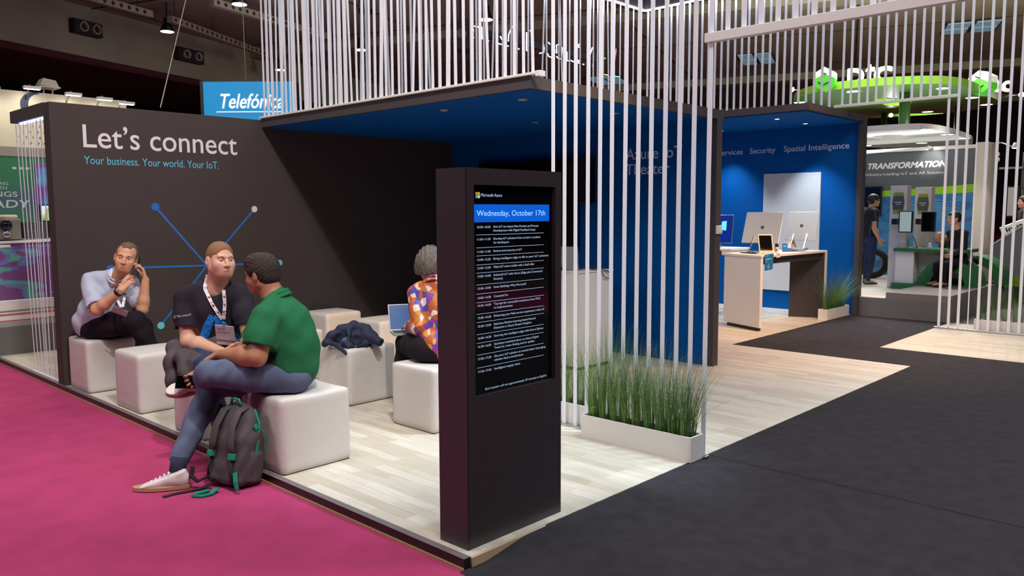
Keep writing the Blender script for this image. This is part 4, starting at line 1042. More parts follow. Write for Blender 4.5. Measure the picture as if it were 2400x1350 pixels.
def lanyard(root, field, nk, f, lat, up, drop, wid, neckr, badge_c, bex, bey, bw, bh, side=0.05, n=26, marks=True, dark=None, vd=None):
    vd = -f if vd is None else nrm(vd)
    ly = thing('lanyard_badge', root['label'].split(' ')[0] and BADGE_LABEL, 'badge', tuple(badge_c))
    top = badge_c+bey*(bh/2+0.03)
    for s_ in (1, -1):
        p0 = nk-f*0.03+lat*neckr*s_+up*0.05; p1 = nk+f*0.06+lat*neckr*0.98*s_-up*0.02
        strap(field, [p0, p1, p1.lerp(top, 0.5)+lat*side*s_*0.25, top+lat*0.006*s_], wid, vd, 'strap', LAN, ly, n, 0.010)
        if marks:
            for t in (0.3, 0.55, 0.78):
                q = p1.lerp(top, t)+lat*side*s_*0.25*(1-abs(2*t-1)); q = field.project(q, vd, off=0.0125)
                MB(axes(q, lat, up, f)).box(-wid*0.3, wid*0.3, -wid*0.3, wid*0.3, -0.002, 0.0015).build('strap_mark', LANR, ly)
    MB().tube([top+f*0.004, badge_c+bey*(bh/2)], 0.006, 8).build('clip', CHROME, ly, smooth=True)
    X = axes(badge_c, bex, bey, bex.cross(bey)); MB(X).box(-bw/2, bw/2, -bh/2, bh/2, -0.002, 0.002).build('badge_card', BADGE if dark is None else dark, ly, bevel=0.0015)
    if dark is None:
        t = MB(X); t.box(-bw*0.4, bw*0.05, bh*0.3, bh*0.34, 0.002, 0.0026); t.box(-bw*0.4, bw*0.3, bh*0.17, bh*0.19, 0.002, 0.0026); t.box(-bw*0.4, bw*0.1, bh*0.1, bh*0.12, 0.002, 0.0026)
        t.box(-bw*0.48, bw*0.48, -bh*0.33, -bh*0.23, 0.002, 0.0026); t.build('badge_print', mat('grey badge print', (130, 126, 140), 0.6), ly)
    return ly
BADGE_LABEL = 'white event badge on a lanyard hanging on the black T-shirt'
bc = Vector((0.095, 2.630, 0.809))
lanyard(root, TF, Vector(J['neck']), f, lat, up, 0, 0.024, 0.072, bc, nrm(lat*0.98-up*0.12), nrm(up+lat*0.12+f*0.15), 0.135, 0.165, vd=(0.42, 0.90, -0.05))

# ---------------------------------------------------------------- man with the phone
SP = 1.2
J = dict(pel=(0.185, 5.38, 0.60), neck=(0.285, 5.06, 1.10), lsh=(0.405, 5.11, 1.0), rsh=(0.10, 5.285, 1.045),
         rel=(0.055, 5.00, 0.80), rwr=(0.20, 4.80, 0.985), lel=(0.40, 4.85, 0.79), lwr=(0.435, 4.83, 1.06),
         rhip=(0.13, 5.32, 0.60), rkn=(0.33, 4.83, 0.69), rank=(0.50, 4.80, 0.30), lhip=(0.29, 5.40, 0.60), lkn=(0.44, 4.95, 0.62), lank=(0.42, 4.86, 0.09))
root = thing('person', 'man in a light blue shirt leaning on his knee with a phone at his ear', 'person', (0.19, 5.38, 0))
H = Head((0.318, 4.945, 1.272), (-0.50, -0.84, -0.1), (0.16, -0.12, 1), 1.16)
SKP = skin_mat('warm skin', (208, 154, 122))
b = SDF(0.0045); f, lat, up = torso(b, J, SP, -0.02, 1.0, 1.0)
b.cap(H.P(-0.025, 0, -0.05), Vector(J['neck'])-up*0.06, 0.053*SP, 0.06*SP, 0.03)
H.face(b, 0.95)
arm(b, J['rsh'], J['rel'], J['rwr'], SP, 0, 0.98); arm(b, J['lsh'], J['lel'], J['lwr'], SP, 0, 0.98)
hand(b, J['rwr'], (0.62, 0.05, 0.75), (0.5, 0.5, -0.3), 1, SP*0.95, (0.35, 0.45, 0.6, 0.7), tdir=(0.55, -0.3, 0.75))
hand(b, J['lwr'], (-0.15, 0.12, 0.95), (-0.9, 0.25, -0.2), -1, SP*0.95, (0.55, 0.5, 0.5, 0.55), tdir=(-0.6, -0.3, 0.6))
leg(b, J['lhip'], J['lkn'], J['lank'], SP, -0.022); leg(b, J['rhip'], J['rkn'], J['rank'], SP, -0.022)
b.build('body', [SKP, LIPT], root, 2, H.pick())
H.eyes(root, SKP, (-0.62, -0.77, 0.05), (80, 80, 76), (120, 84, 60), 0.004)
SHT = mat('light blue cotton shirt', (186, 192, 212), 0.85, noise=0.05, nscale=150, bump=0.15, bscale=400, spec=0.2)
b = SDF(0.0055); torso(b, J, SP, 0.012, 1.1, 1.08)
b.ell(Vector(J['pel'])+up*0.06, (0.15, 0.215, 0.12), [f, lat, up], 0.05)
for s_, e_ in (('lsh', 'lel'), ('rsh', 'rel')):
    a, e = Vector(J[s_]), Vector(J[e_]); d = nrm(e-a); b.chain([a, a.lerp(e, 0.5), a.lerp(e, 0.9)], [0.062*SP, 0.064*SP, 0.066*SP], 0.04); b.cut(a.lerp(e, 0.84), d, a.lerp(e, 1.05), 0.095)
    q = a.lerp(e, 0.78)
b.ripple(wrinkle(0.008, 32, ((0.6, 0.5, 0.7), (-0.6, 0.5, 0.8), (0.9, -0.3, 0.4)), 0.4))
b.cap(Vector(J['neck'])-up*0.03+f*0.03, H.P(-0.01, 0, -0.06), 0.058*SP, 0.064*SP, 0.006, sub=True); b.cut(Vector(J['neck'])+up*0.03, nrm(up+f*0.35), J['neck'], 0.15)
b.cut(Vector(J['pel'])-up*0.085, -up, Vector(J['pel'])-up*0.19, 0.26)
b.build('shirt', SHT, root, 2); PF = b
for s_, e_ in (('lsh', 'lel'), ('rsh', 'rel')):
    a, e = Vector(J[s_]), Vector(J[e_]); d = nrm(e-a); MB().tube([a.lerp(e, 0.70), a.lerp(e, 0.72), a.lerp(e, 0.85), a.lerp(e, 0.87)], [0.068*SP, 0.072*SP, 0.070*SP, 0.064*SP], 24).build('rolled_cuff', SHT, root, smooth=True)
nk = Vector(J['neck']); b = SDF(0.0045); ring = []
for i in range(N+1):
    t = 2*PI*i/N; ring.append(nk+up*(0.02-0.03*math.cos(t))+f*(0.075*math.cos(t)+0.0)*SP+lat*(0.068*math.sin(t))*SP)
for i in range(1, N-1): b.cap(ring[i], ring[i+1], 0.008, 0.008, 0.006); b.cap(ring[i]-up*0.03-(nk-ring[i]).normalized()*0.008, ring[i+1]-up*0.03-(nk-ring[i+1]).normalized()*0.008, 0.008, 0.008, 0.016)
b.build('collar', SHT, root, 2)
TRO = mat('dark trousers', (34, 28, 36), 0.9, noise=0.08, nscale=30, spec=0.15)
b = SDF(0.006); b.ell(Vector(J['pel'])-up*0.03, (0.12*SP, 0.17*SP, 0.105*SP), [f, lat, up], 0.04); leg(b, J['lhip'], J['lkn'], J['lank'], SP, 0.012, 1.0); leg(b, J['rhip'], J['rkn'], J['rank'], SP, 0.016, 1.0)
b.ripple(wrinkle(0.006, 34, ((0.9, 0.1, 0.5), (0.3, 0.8, 0.7)), 2.5)); b.cut((0.2, 5.4, 0.508), (0, 0, -1), (0.2, 5.42, 0.42), 0.28); b.build('trousers', TRO, root, 2)
shoe(root, (0.42, 4.92, 0.01), (0.40, 4.62, 0.01), (0, 0, 1), SP, BLKSH, BLACKPL); shoe(root, (0.50, 4.86, 0.235), (0.56, 4.60, 0.16), (0.1, -0.2, 1), SP, BLKSH, BLACKPL)
HP = mat('short brown hair', (112, 84, 66), 0.8, noise=0.25, nscale=160, bump=0.4, bscale=260)
b = SDF(0.0045); H.skull(b, 0.006); b.ell(H.P(-0.035, 0, 0.0), H.r(0.078, 0.08, 0.08), H.R, 0.02)
b.ell(H.P(0.115, 0, -0.02), H.r(0.11, 0.1, 0.112), H.R, 0.006, sub=True); b.cut(H.P(0, 0, -0.03), nrm(-H.u+H.f*0.55))
for t in (1, -1):
    b.ell(H.P(0.062, 0.055*t, 0.045), H.r(0.042, 0.026, 0.065), H.R, 0.008, sub=True); b.ell(H.P(-0.002, 0.085*t, -0.02), H.r(0.026, 0.024, 0.036), H.R, 0.006, sub=True)
b.build('hair', HP, root, 2)
wt = thing('wristwatch', 'black wristband on the phoning man\u2019s right wrist', 'watch', J['rwr'])
a = nrm(Vector(J['rel'])-Vector(J['rwr'])); w0 = Vector(J['rwr'])+a*0.035; b = MB(); q = a.orthogonal().normalized(); q2 = a.cross(q); b.loft([[w0+a*dz+(q*math.cos(2*PI*i/24)+q2*math.sin(2*PI*i/24))*r for i in range(24)] for dz, r in ((-0.013, 0.036), (-0.012, 0.0395), (0.012, 0.0405), (0.013, 0.037))]); b.build('band', BLACKPL, wt, smooth=True)
d = nrm((-0.4, -0.75, 0.5)); MB(axes(w0+d*0.041, q, a, d)).box(-0.014, 0.014, -0.017, 0.017, -0.003, 0.004).build('watch_face', mat('silver case', (180, 180, 184), 0.3, metal=0.6), wt, bevel=0.003)
ph = thing('smartphone', 'dark phone held at the ear of the man in the light blue shirt', 'phone', (0.39, 4.85, 1.18))
pz = nrm((0.22, 0.14, 0.95)); pn = nrm(Vector((-0.85, 0.45, 0.1))); pn = nrm(pn-pz*pn.dot(pz)); Xp = axes(Vector((0.392, 4.872, 1.20)), pz.cross(pn)*-1, pz, pn)
MB(Xp).box(-0.04, 0.04, -0.1, 0.08, -0.005, 0.005).build('case', BLACKPL, ph, bevel=0.004); MB(Xp).box(-0.036, 0.036, -0.092, 0.072, 0.005, 0.0056).build('screen', mat('black phone glass', (6, 6, 8), 0.08), ph)
BADGE_LABEL = 'grey event badge on a lanyard hanging on the light blue shirt'
mid = (Vector(J['lsh'])+Vector(J['rsh']))/2; bc = Vector((0.151, 4.716, 0.801))
lanyard(root, PF, nk, f, lat, up, 0, 0.022, 0.068, bc, nrm(lat-up*0.3+f*0.1), nrm(up+lat*0.3+f*0.45), 0.13, 0.09, dark=mat('grey badge card', (170, 160, 158), 0.4), vd=(0.35, 0.93, -0.05))

# ---------------------------------------------------------------- woman in the floral blouse
SW = 1.13
J = dict(pel=(1.60, 1.985, 0.61), neck=(1.61, 2.10, 1.115), lsh=(1.515, 2.205, 1.03), rsh=(1.78, 1.98, 1.03),
         lel=(1.462, 2.115, 0.78), lwr=(1.60, 2.42, 0.72), rel=(1.90, 2.10, 0.78), rwr=(1.80, 2.38, 0.72),
         lhip=(1.48, 2.08, 0.60), lkn=(1.64, 2.52, 0.58), lank=(1.66, 2.60, 0.08), rhip=(1.66, 1.98, 0.60), rkn=(1.88, 2.38, 0.58), rank=(1.92, 2.46, 0.08))
root = thing('person', 'woman with grey bobbed hair in an orange and purple floral blouse, seen from behind', 'person', (1.56, 2.02, 0))
H = Head((1.625, 2.165, 1.262), (0.52, 0.80, -0.3), (0.06, 0.12, 1), 1.15)
SKW = skin_mat('light skin', (196, 150, 128))
b = SDF(0.006); f, lat, up = torso(b, J, SW, -0.012, 0.95, 1.0)
b.cap(H.P(-0.03, 0, -0.05), Vector(J['neck'])-up*0.05, 0.05*SW, 0.056*SW, 0.03); H.face(b, 0.95)
arm(b, J['lsh'], J['lel'], J['lwr'], SW, 0, 0.9); arm(b, J['rsh'], J['rel'], J['rwr'], SW, 0, 0.9)
hand(b, J['lwr'], (0.5, 0.8, 0.0), (0, 0, -1), -1, SW*0.92, (0.3, 0.3, 0.3, 0.3)); hand(b, J['rwr'], (0.2, 0.95, 0.0), (0, 0, -1), 1, SW*0.92, (0.3, 0.3, 0.3, 0.3))
leg(b, J['lhip'], J['lkn'], J['lank'], SW, -0.022); leg(b, J['rhip'], J['rkn'], J['rank'], SW, -0.022)
b.build('body', [SKW, LIPT], root, 2, H.pick()); H.eyes(root, SKW, None, (80, 80, 90), (110, 100, 96))
FLOR = ramp_mat('floral print silk', [(0.0, (200, 96, 44)), (0.18, (222, 206, 192)), (0.26, (120, 50, 150)), (0.36, (190, 110, 34)), (0.50, (80, 70, 160)), (0.58, (176, 84, 40)), (0.70, (216, 150, 70)), (0.80, (150, 60, 160)), (0.88, (206, 130, 50))], 23, 0.5, kind='VORONOI')
b = SDF(0.006); torso(b, J, SW, 0.016, 1.02, 1.05)
b.ell(Vector(J['pel'])+up*0.02, (0.15, 0.2, 0.13), [f, lat, up], 0.05)
for s_, e_, w_ in (('lsh', 'lel', 'lwr'), ('rsh', 'rel', 'rwr')):
    a, e, w0 = Vector(J[s_]), Vector(J[e_]), Vector(J[w_]); b.chain([a, a.lerp(e, 0.5), e, e.lerp(w0, 0.8)], [0.07*SW, 0.066*SW, 0.06*SW, 0.05*SW], 0.03)
b.ripple(wrinkle(0.010, 28, ((0.9, 0.5, 0.3), (-0.8, 0.5, 0.4), (0.7, -0.5, 0.3)), 1.9))
b.cap(Vector(J['neck'])-up*0.02+f*0.02, H.P(-0.02, 0, -0.06), 0.058*SW, 0.06*SW, 0.006, sub=True); b.cut(Vector(J['neck'])+up*0.03, nrm(up+f*0.4), J['neck'], 0.13); b.cut((1.56, 2, 0.535), (0, 0, -1))
b.build('blouse', FLOR, root, 2)
b = SDF(0.006); nk = Vector(J['neck']); ring = [nk+up*(0.02-0.03*math.cos(2*PI*i/N))+f*(0.07*math.cos(2*PI*i/N)-0.01)*SW+lat*(0.068*math.sin(2*PI*i/N))*SW for i in range(N+1)]
for i in range(1, N-1): b.cap(ring[i], ring[i+1], 0.009, 0.009, 0.006); b.cap(ring[i]-up*0.035-(nk-ring[i]).normalized()*0.014, ring[i+1]-up*0.035-(nk-ring[i+1]).normalized()*0.014, 0.008, 0.008, 0.018)
b.build('collar', FLOR, root, 2)
b = SDF(0.007); b.ell(Vector(J['pel'])-up*0.03, (0.13*SW, 0.18*SW, 0.1*SW), [f, lat, up], 0.04); leg(b, J['lhip'], J['lkn'], J['lank'], SW, 0.012, 1.05); leg(b, J['rhip'], J['rkn'], J['rank'], SW, 0.012, 1.05); b.cut((1.5, 2, 0.508), (0, 0, -1), (1.54, 2.0, 0.42), 0.27); b.build('trousers', TRO, root, 2)
shoe(root, (1.655, 2.56, 0.01), (1.75, 2.80, 0.01), (0, 0, 1), SW, BLKSH, BLACKPL); shoe(root, (1.91, 2.42, 0.01), (2.02, 2.66, 0.01), (0, 0, 1), SW, BLKSH, BLACKPL)
HW = mat('grey bobbed hair', (104, 94, 88), 0.45, noise=0.35, nscale=50, bump=0.5, bscale=140, spec=0.5)
b = SDF(0.0055); H.skull(b, 0.016); b.ell(H.P(-0.05, 0, -0.01), H.r(0.085, 0.095, 0.1), H.R, 0.03)
for t in (1, -1): b.ell(H.P(0.02, 0.08*t, -0.015), H.r(0.06, 0.03, 0.075), H.R, 0.03)
fr = in_frame(H); b.ripple(lambda X, Y, Z: 0.004*np.sin(150*fr(X, Y, Z)[1]+90*fr(X, Y, Z)[0]+3*np.sin(30*fr(X, Y, Z)[2]))+0.002*np.sin(260*(fr(X, Y, Z)[0]-fr(X, Y, Z)[1])))
b.ell(H.P(0.12, 0, -0.03), H.r(0.09, 0.07, 0.1), H.R, 0.01, sub=True); b.cut(H.P(0, 0, -0.075), nrm(-H.u+H.f*0.2)); b.build('hair', HW, root, 2)
X = Matrix.Translation((1.75, 2.60, 0.655)) @ Matrix.Rotation(math.radians(151), 4, 'Z')
laptop('laptop', 'open laptop on the lap of the woman in the floral blouse', X, 0.34, 0.24, math.radians(-112), SILV, mat('laptop display', (60, 84, 120), 0.2, emit=0.25, ecol=(90, 130, 190)), KEYM, 0.235)
# ================================================================ demo counters of the second room
def slab(b, pts, z0, z1): b.prism(pts, z0, z1); return b
WEDGE = mat('white counter edge', (232, 222, 208), 0.4)
DARKP = mat('dark counter panel', (58, 52, 54), 0.5)
root = thing('demo_counter', 'white demo counter with splayed ends and dark front band, before the white wall panel', 'counter', (8.8, 2.7, 0))
A, B_, Cc, Dd = (7.78, 2.355), (8.10, 3.08), (9.62, 2.86), (9.86, 2.285)
MB().hexa([(7.78, 2.355, 0.05), (7.84, 2.345, 0.05), (8.16, 3.07, 0.05), (8.10, 3.08, 0.05)], [(7.78, 2.355, 1.03), (7.84, 2.345, 1.03), (8.16, 3.07, 1.03), (8.10, 3.08, 1.03)]).build('end_panel', WHITE, root)
MB().hexa([(7.83, 2.40, 0), (7.9, 2.39, 0), (8.13, 3.0, 0), (8.07, 3.0, 0)], [(7.83, 2.40, 0.05), (7.9, 2.39, 0.05), (8.13, 3.0, 0.05), (8.07, 3.0, 0.05)]).build('kick_plate', BLACKPL, root)
slab(MB(), [(7.77, 2.345), (9.87, 2.275), (9.62, 2.88), (8.10, 3.10)], 1.03, 1.062).build('top_board', WEDGE, root, bevel=0.002)
MB().hexa([(7.86, 2.40, 0.93), (9.79, 2.335, 0.93), (9.78, 2.37, 0.93), (7.88, 2.44, 0.93)], [(7.86, 2.40, 1.03), (9.79, 2.335, 1.03), (9.78, 2.37, 1.03), (7.88, 2.44, 1.03)]).build('front_band', DARKP, root)
MB().hexa([(9.80, 2.285, 0), (9.86, 2.285, 0), (9.67, 2.76, 0), (9.61, 2.76, 0)], [(9.80, 2.285, 1.03), (9.86, 2.285, 1.03), (9.67, 2.76, 1.03), (9.61, 2.76, 1.03)]).build('end_panel', DARKP, root)['label'] = 'dark inner end panel'
MB().box(9.80, 9.865, 2.272, 2.286, 0, 1.03).build('edge_strip', WEDGE, root)
root = thing('demo_counter', 'white counter with a dark edge behind, carrying the lit computer', 'counter', (9.3, 4.2, 0))
MB().box(8.98, 9.62, 3.45, 5.0, 1.05, 1.085).build('top_board', WHITE, root, bevel=0.002)
MB().box(8.99, 9.02, 3.62, 5.0, 0.97, 1.05).build('front_band', DARKP, root); MB().box(8.99, 9.60, 3.46, 3.62, 0.98, 1.05).build('end_band', WHITE, root)
MB().box(9.02, 9.58, 4.86, 4.98, 0, 1.05).build('end_panel', WHITE, root)
# computers: tilted panel on two hinged arms over a small base
def computer(label, c, w, h, yaw, tilt, screen_out, lift, back_label=None):
    """c: middle of the lower panel edge; panel x right, y up the panel, z = screen normal"""
    root = thing('desktop_computer', label, 'computer', (c[0], c[1], c[2]-lift))
    X = Matrix.Translation(c) @ Matrix.Rotation(yaw, 4, 'Z') @ Matrix.Rotation(PI/2-tilt, 4, 'X')
    p = MB(X).box(-w/2, w/2, 0, h, -0.012, 0.0).build('panel', SILV, root, bevel=0.004)
    MB(X).box(-w/2+0.004, w/2-0.004, 0.004, h-0.004, 0.0, 0.003).build('bezel', BLACKPL, p)
    if screen_out:
        s = MB(X).box(-w/2+0.014, w/2-0.014, 0.014, h-0.014, 0.003, 0.0036).build('screen', mat('lit wallpaper navy', (8, 30, 96), 0.25, emit=0.5, ecol=(8, 36, 130)), p)
        g = MB(X); zz = 0.0042
        for k, (y0, y1, e0, e1) in enumerate(((0.30, 0.36, 0.16, 0.245), (0.255, 0.295, 0.24, 0.25), (0.20, 0.245, 0.22, 0.255), (0.13, 0.19, 0.17, 0.24))):
            g.poly([(-w/2+0.016, y0*h/0.44, zz), (w*0.34, e0*h/0.44+0.03, zz), (w*0.34, e1*h/0.44+0.03, zz), (-w/2+0.016, y1*h/0.44, zz)])
        g.build('light_beams', mat('lit wallpaper beam', (20, 110, 230), 0.25, emit=0.8, ecol=(20, 120, 240)), p)
        g = MB(X)
        for (x0, x1, y0, y1) in ((0.24, 0.35, 0.47, 0.60), (0.24, 0.35, 0.62, 0.76)): g.poly([(x0*w, y0*h, zz+0.0005), (x1*w, (y0-0.02)*h, zz+0.0005), (x1*w, (y1+0.02)*h, zz+0.0005), (x0*w, y1*h, zz+0.0005)])
        g.build('bright_panes', mat('lit wallpaper cyan', (90, 220, 255), 0.25, emit=1.4, ecol=(70, 215, 255)), p)
    else:
        g = MB(X)
        for (i, j) in ((0, 0), (1, 0), (0, 1), (1, 1)): g.box(-0.022+0.023*i, -0.001+0.023*i, 0.46*h+0.023*j, 0.46*h+0.021+0.023*j, -0.0135, -0.012)
        g.build('logo_squares', BLACKPL, p)
    F = Matrix.Translation((c[0], c[1], c[2]-lift)) @ Matrix.Rotation(yaw, 4, 'Z')
    MB(F).box(-0.12, 0.12, -0.02, 0.2, 0, 0.028).build('base', SILV, root, bevel=0.004)
    for sx in (-0.10, 0.10):
        e = X @ Vector((sx, h*0.22, -0.014)); s0 = F @ Vector((sx, 0.16, 0.028)); MB().bar(s0, e, 0.014, 0.018).build('hinge_arm', CHROME, root)
    return root
computer('large silver computer seen from the back, left of the pair on the counter', Vector((8.52, 2.74, 1.20)), 0.56, 0.50, math.radians(96), math.radians(-24), False, 0.138)
computer('large silver computer seen from the back, right of the pair on the counter', Vector((9.36, 2.50, 1.22)), 0.46, 0.47, math.radians(98), math.radians(-20), False, 0.138)
computer('silver computer with a glowing blue display on the rear counter', Vector((9.22, 3.95, 1.16)), 0.72, 0.46, math.radians(-84), math.radians(8), True, 0.075)
# tablet on a stand
root = thing('tablet', 'upright tablet with a pale frame and black glass on the near end of the counter', 'tablet', (8.363, 2.597, 1.062))
t0 = Vector((8.354, 2.547, 1.064)); ex = nrm((0.62, -0.76, 0.0)); X = axes(t0, ex, nrm((-0.16, 0.05, 0.97)), ex.cross(nrm((-0.16, 0.05, 0.97))))
MB(X).box(-0.105, 0.105, 0.0, 0.28, -0.012, 0.0).build('frame', mat('pale gold metal', (222, 204, 176), 0.35), root, bevel=0.004); MB(X).box(-0.087, 0.087, 0.045, 0.265, 0.0, 0.0015).build('screen', mat('black tablet glass', (14, 12, 14), 0.08), root)
MB().bar(X @ Vector((0, 0.2, -0.012)), X @ Vector((0, 0.012, -0.12)), 0.06, 0.006).build('stand', mat('pale gold metal', (222, 204, 176), 0.35), root)
o = (8.822, 2.618, 1.062); root = thing('smart_speaker', 'slim black and beige cylinder device beside the tablet on the counter', 'device', o)
MB().cyl((o[0], o[1], 1.062), (o[0], o[1], 1.14), 0.03, 24).build('base', mat('beige plastic', (214, 196, 170), 0.5), root, bevel=0.003); MB().cyl((o[0], o[1], 1.14), (o[0], o[1], 1.25), 0.026, 24).build('top', BLACKPL, root, bevel=0.003)
MB().sphere((o[0]-0.028, o[1]-0.012, 1.095), 0.012, 12, 8).build('camera_eye', BLACKPL, root, smooth=True)
o = (9.041, 2.552, 1.062); root = thing('product_card', 'blue standing card box with a white tag on the counter', 'card', o)
X = frame(o[0], o[1], 1.062, math.radians(-42)); MB(X).box(-0.075, 0.065, -0.01, 0.01, 0, 0.125).build('card', mat('blue print card', (22, 112, 176), 0.5), root); MB(X).box(0.0, 0.055, -0.014, -0.0105, 0.055, 0.13).build('tag', WHITEPL, root)
MB(X).box(-0.068, -0.01, -0.0115, -0.0101, 0.09, 0.097).box(-0.068, -0.02, -0.0115, -0.0101, 0.075, 0.08).build('print_line', mat('pale blue print', (170, 210, 232), 0.5), root)
o = (9.359, 2.580, 1.062); root = thing('card_holder', 'grey wedge holder leaning behind the blue card', 'holder', o)
X = frame(o[0]+0.03, o[1], 1.062, math.radians(-40)); MB(X).hexa([(-0.05, -0.02, 0), (0.04, -0.02, 0), (0.04, 0.05, 0), (-0.05, 0.05, 0)], [(-0.09, 0.03, 0.2), (-0.03, 0.03, 0.2), (-0.03, 0.04, 0.2), (-0.09, 0.04, 0.2)]).build('wedge', mat('warm grey plastic', (176, 160, 148), 0.5), root)
MB(X).box(-0.1, -0.06, 0.015, 0.025, 0.12, 0.205).build('white_tag', WHITEPL, root)
root = thing('leaflet', 'blue leaflet hanging over the front edge of the white counter', 'leaflet', (8.295, 2.485, 1.050))
q = [Vector((7.832, 2.325, 1.075)), Vector((8.106, 2.325, 1.081)), Vector((8.069, 2.320, 0.861)), Vector((7.834, 2.320, 0.850))]; n_ = Vector((0, -0.004, 0)); MB().hexa([q[0], q[1], q[2], q[3]], [p+n_ for p in q]).build('sheet', mat('blue print card', (22, 112, 176), 0.5), root)
b = MB()
for t0_, t1_, s0, s1 in ((0.08, 0.11, 0.06, 0.4), (0.26, 0.29, 0.04, 0.75), (0.33, 0.35, 0.04, 0.7), (0.45, 0.47, 0.06, 0.25), (0.85, 0.88, 0.35, 0.65)):
    P_ = lambda s, t: q[0].lerp(q[1], s).lerp(q[3].lerp(q[2], s), t)+Vector((0, -0.006, 0))
    b.poly([P_(s0, t0_), P_(s1, t0_), P_(s1, t1_), P_(s0, t1_)])
b.tube([P_(0.33, 0.8), P_(0.5, 0.62), P_(0.68, 0.8), P_(0.33, 0.8)], 0.0018, 4); b.build('print', mat('pale blue print', (170, 210, 232), 0.5), root)
root = thing('price_tag', 'small white tag hanging at the counter edge beside the blue leaflet', 'tag', (8.064, 2.241, 1.050))
q = [(8.186, 2.325, 1.078), (8.308, 2.325, 1.079), (8.312, 2.325, 1.018), (8.190, 2.325, 1.017)]; MB().hexa([Vector(p) for p in q], [Vector(p)+n_ for p in q]).build('card', WHITEPL, root); MB().poly([Vector(q[0]).lerp(Vector(q[2]), 0.45)+Vector((dx, -0.006, dz)) for dx, dz in ((0, 0), (0.022, 0), (0.022, 0.018), (0, 0.018))]).build('print', BLACKPL, root)
o = (8.247, 2.738, 1.062); root = thing('flat_tablet', 'dark tablet lying flat at the left end of the counter', 'tablet', o); X = frame(o[0], o[1], 1.062, math.radians(60)); MB(X).box(-0.12, 0.16, -0.06, 0.08, 0, 0.012).build('body', BLACKPL, root, bevel=0.003)
b = MB()
for k in range(3): b.tube([X @ Vector((-0.10, 0.02*k-0.02, 0.016)), X @ Vector((-0.16, 0.05-0.03*k, 0.03)), X @ Vector((-0.2, 0.02*k, 0.012)), X @ Vector((-0.24, 0.06*k-0.05, 0.008))], 0.006, 6)
b.build('cable', CHROME, root, smooth=True)

# ================================================================ green software booth on its raised platform
GREYP = mat('grey platform cladding', (112, 108, 108), 0.8); PZ = 0.293
b = MB().box(10.535, 24, 0.66, 12, -0.055, PZ); PL = struct(b.build('floor', GREYP))
b = MB()
for k in range(14): b.box(10.545+0.46*k, 10.545+0.46*k+0.44, 1.62, 5.5, PZ, PZ+0.012)
b.build('white_decking', mat('white decking', (214, 206, 198), 0.5), PL)
b = MB().box(10.54, 13.9, 0.68, 1.6, PZ, PZ+0.10); struct(b.build('floor', mat('grey step cladding', (122, 116, 114), 0.8)))
WX = 15.28
GRW = mat('slate grey booth wall', (92, 98, 100), 0.6)
b = MB().box(WX, WX+0.12, 1.5, 9, PZ, 2.9); BW = struct(b.build('wall_booth', GRW))
MB().box(WX-0.02, WX+0.14, 1.42, 9, 2.9, 2.97).build('white_cornice', WHITE, BW)
def curveband(y0, y1, zb, zt, x, n=24):
    b = MB()
    for i in range(n):
        ya, yb = y0+(y1-y0)*i/n, y0+(y1-y0)*(i+1)/n
        b.poly([(x, ya, zb(ya)), (x, yb, zb(yb)), (x, yb, zt(yb)), (x, ya, zt(ya))])
    return b
zt = lambda y: 2.096+0.106*max(0, (3.287-y)/1.757)**1.3 if y < 3.287 else 2.096-0.02*(y-3.287)
zb = lambda y: 1.97+0.065*max(0, (3.287-y)/1.757)**1.3 if y < 3.287 else 1.97-0.03*(y-3.287)
curveband(1.52, 6, zb, zt, WX-0.003).build('lime_band', mat('lime green print', (150, 204, 22), 0.5), BW)
SEA = ramp_mat('blue abstract print', [(0.0, (28, 66, 110)), (0.4, (44, 108, 160)), (0.55, (66, 136, 190)), (0.7, (40, 130, 150)), (1.0, (120, 180, 214))], 1.4, 0.5, stretch=(1, 1, 2.2), interp='EASE', dist=1.2)
curveband(1.52, 6, lambda y: PZ+0.001, zb, WX-0.003).build('blue_print', SEA, BW)
b = MB()
for k in range(9):
    rr_ = 0.25+0.09*k; b.tube([(WX-0.006, 2.35+rr_*math.cos(t)*0.9, 1.35+rr_*math.sin(t)*0.55) for t in [0.5+0.12*i for i in range(16)]], 0.004, 4, False)
b.build('light_trails', mat('pale blue trail print', (130, 180, 214), 0.5), BW)
b = MB(); write(b, 'TRANSFORMATION', (WX, 3.635, 2.562), EYm, EZ, 0.122, 1.545, shear=0.28, bold=0.008, lift=0.004); write(b, '.', (WX, 3.76, 2.562), EYm, EZ, 0.122, bold=0.008, lift=0.004)
write(b, 'n Industry-Leading IoT and AR Solutions', (WX, 3.765, 2.418), EYm, EZ, 0.062, 1.685, lift=0.004); b.build('lettering', mat('white booth lettering', (236, 232, 228), 0.5), BW)
b = MB().box(14.9, 15.42, 1.28, 1.5, PZ, 2.98); struct(b.build('wall_post', mat('cream post', (236, 224, 204), 0.5)))
root = thing('television', 'black television on the slate booth wall behind the standing man', 'television', (15.2, 3.6, 1.56)); MB().box(15.19, 15.25, 3.31, 4.3, 1.565, 2.19).build('housing', BLACKPL, root, bevel=0.006); MB().box(15.183, 15.19, 3.335, 4.275, 1.60, 2.165).build('screen', mat('black television glass', (8, 7, 9), 0.1), root); MB().box(15.25, 15.28, 3.6, 4.0, 1.7, 2.0).build('bracket', BLACKPL, root)
MB().tube([(15.2, 3.42, 1.565), (15.2, 3.42, 0.5)], 0.006, 6).build('cable', BLACKPL, root)
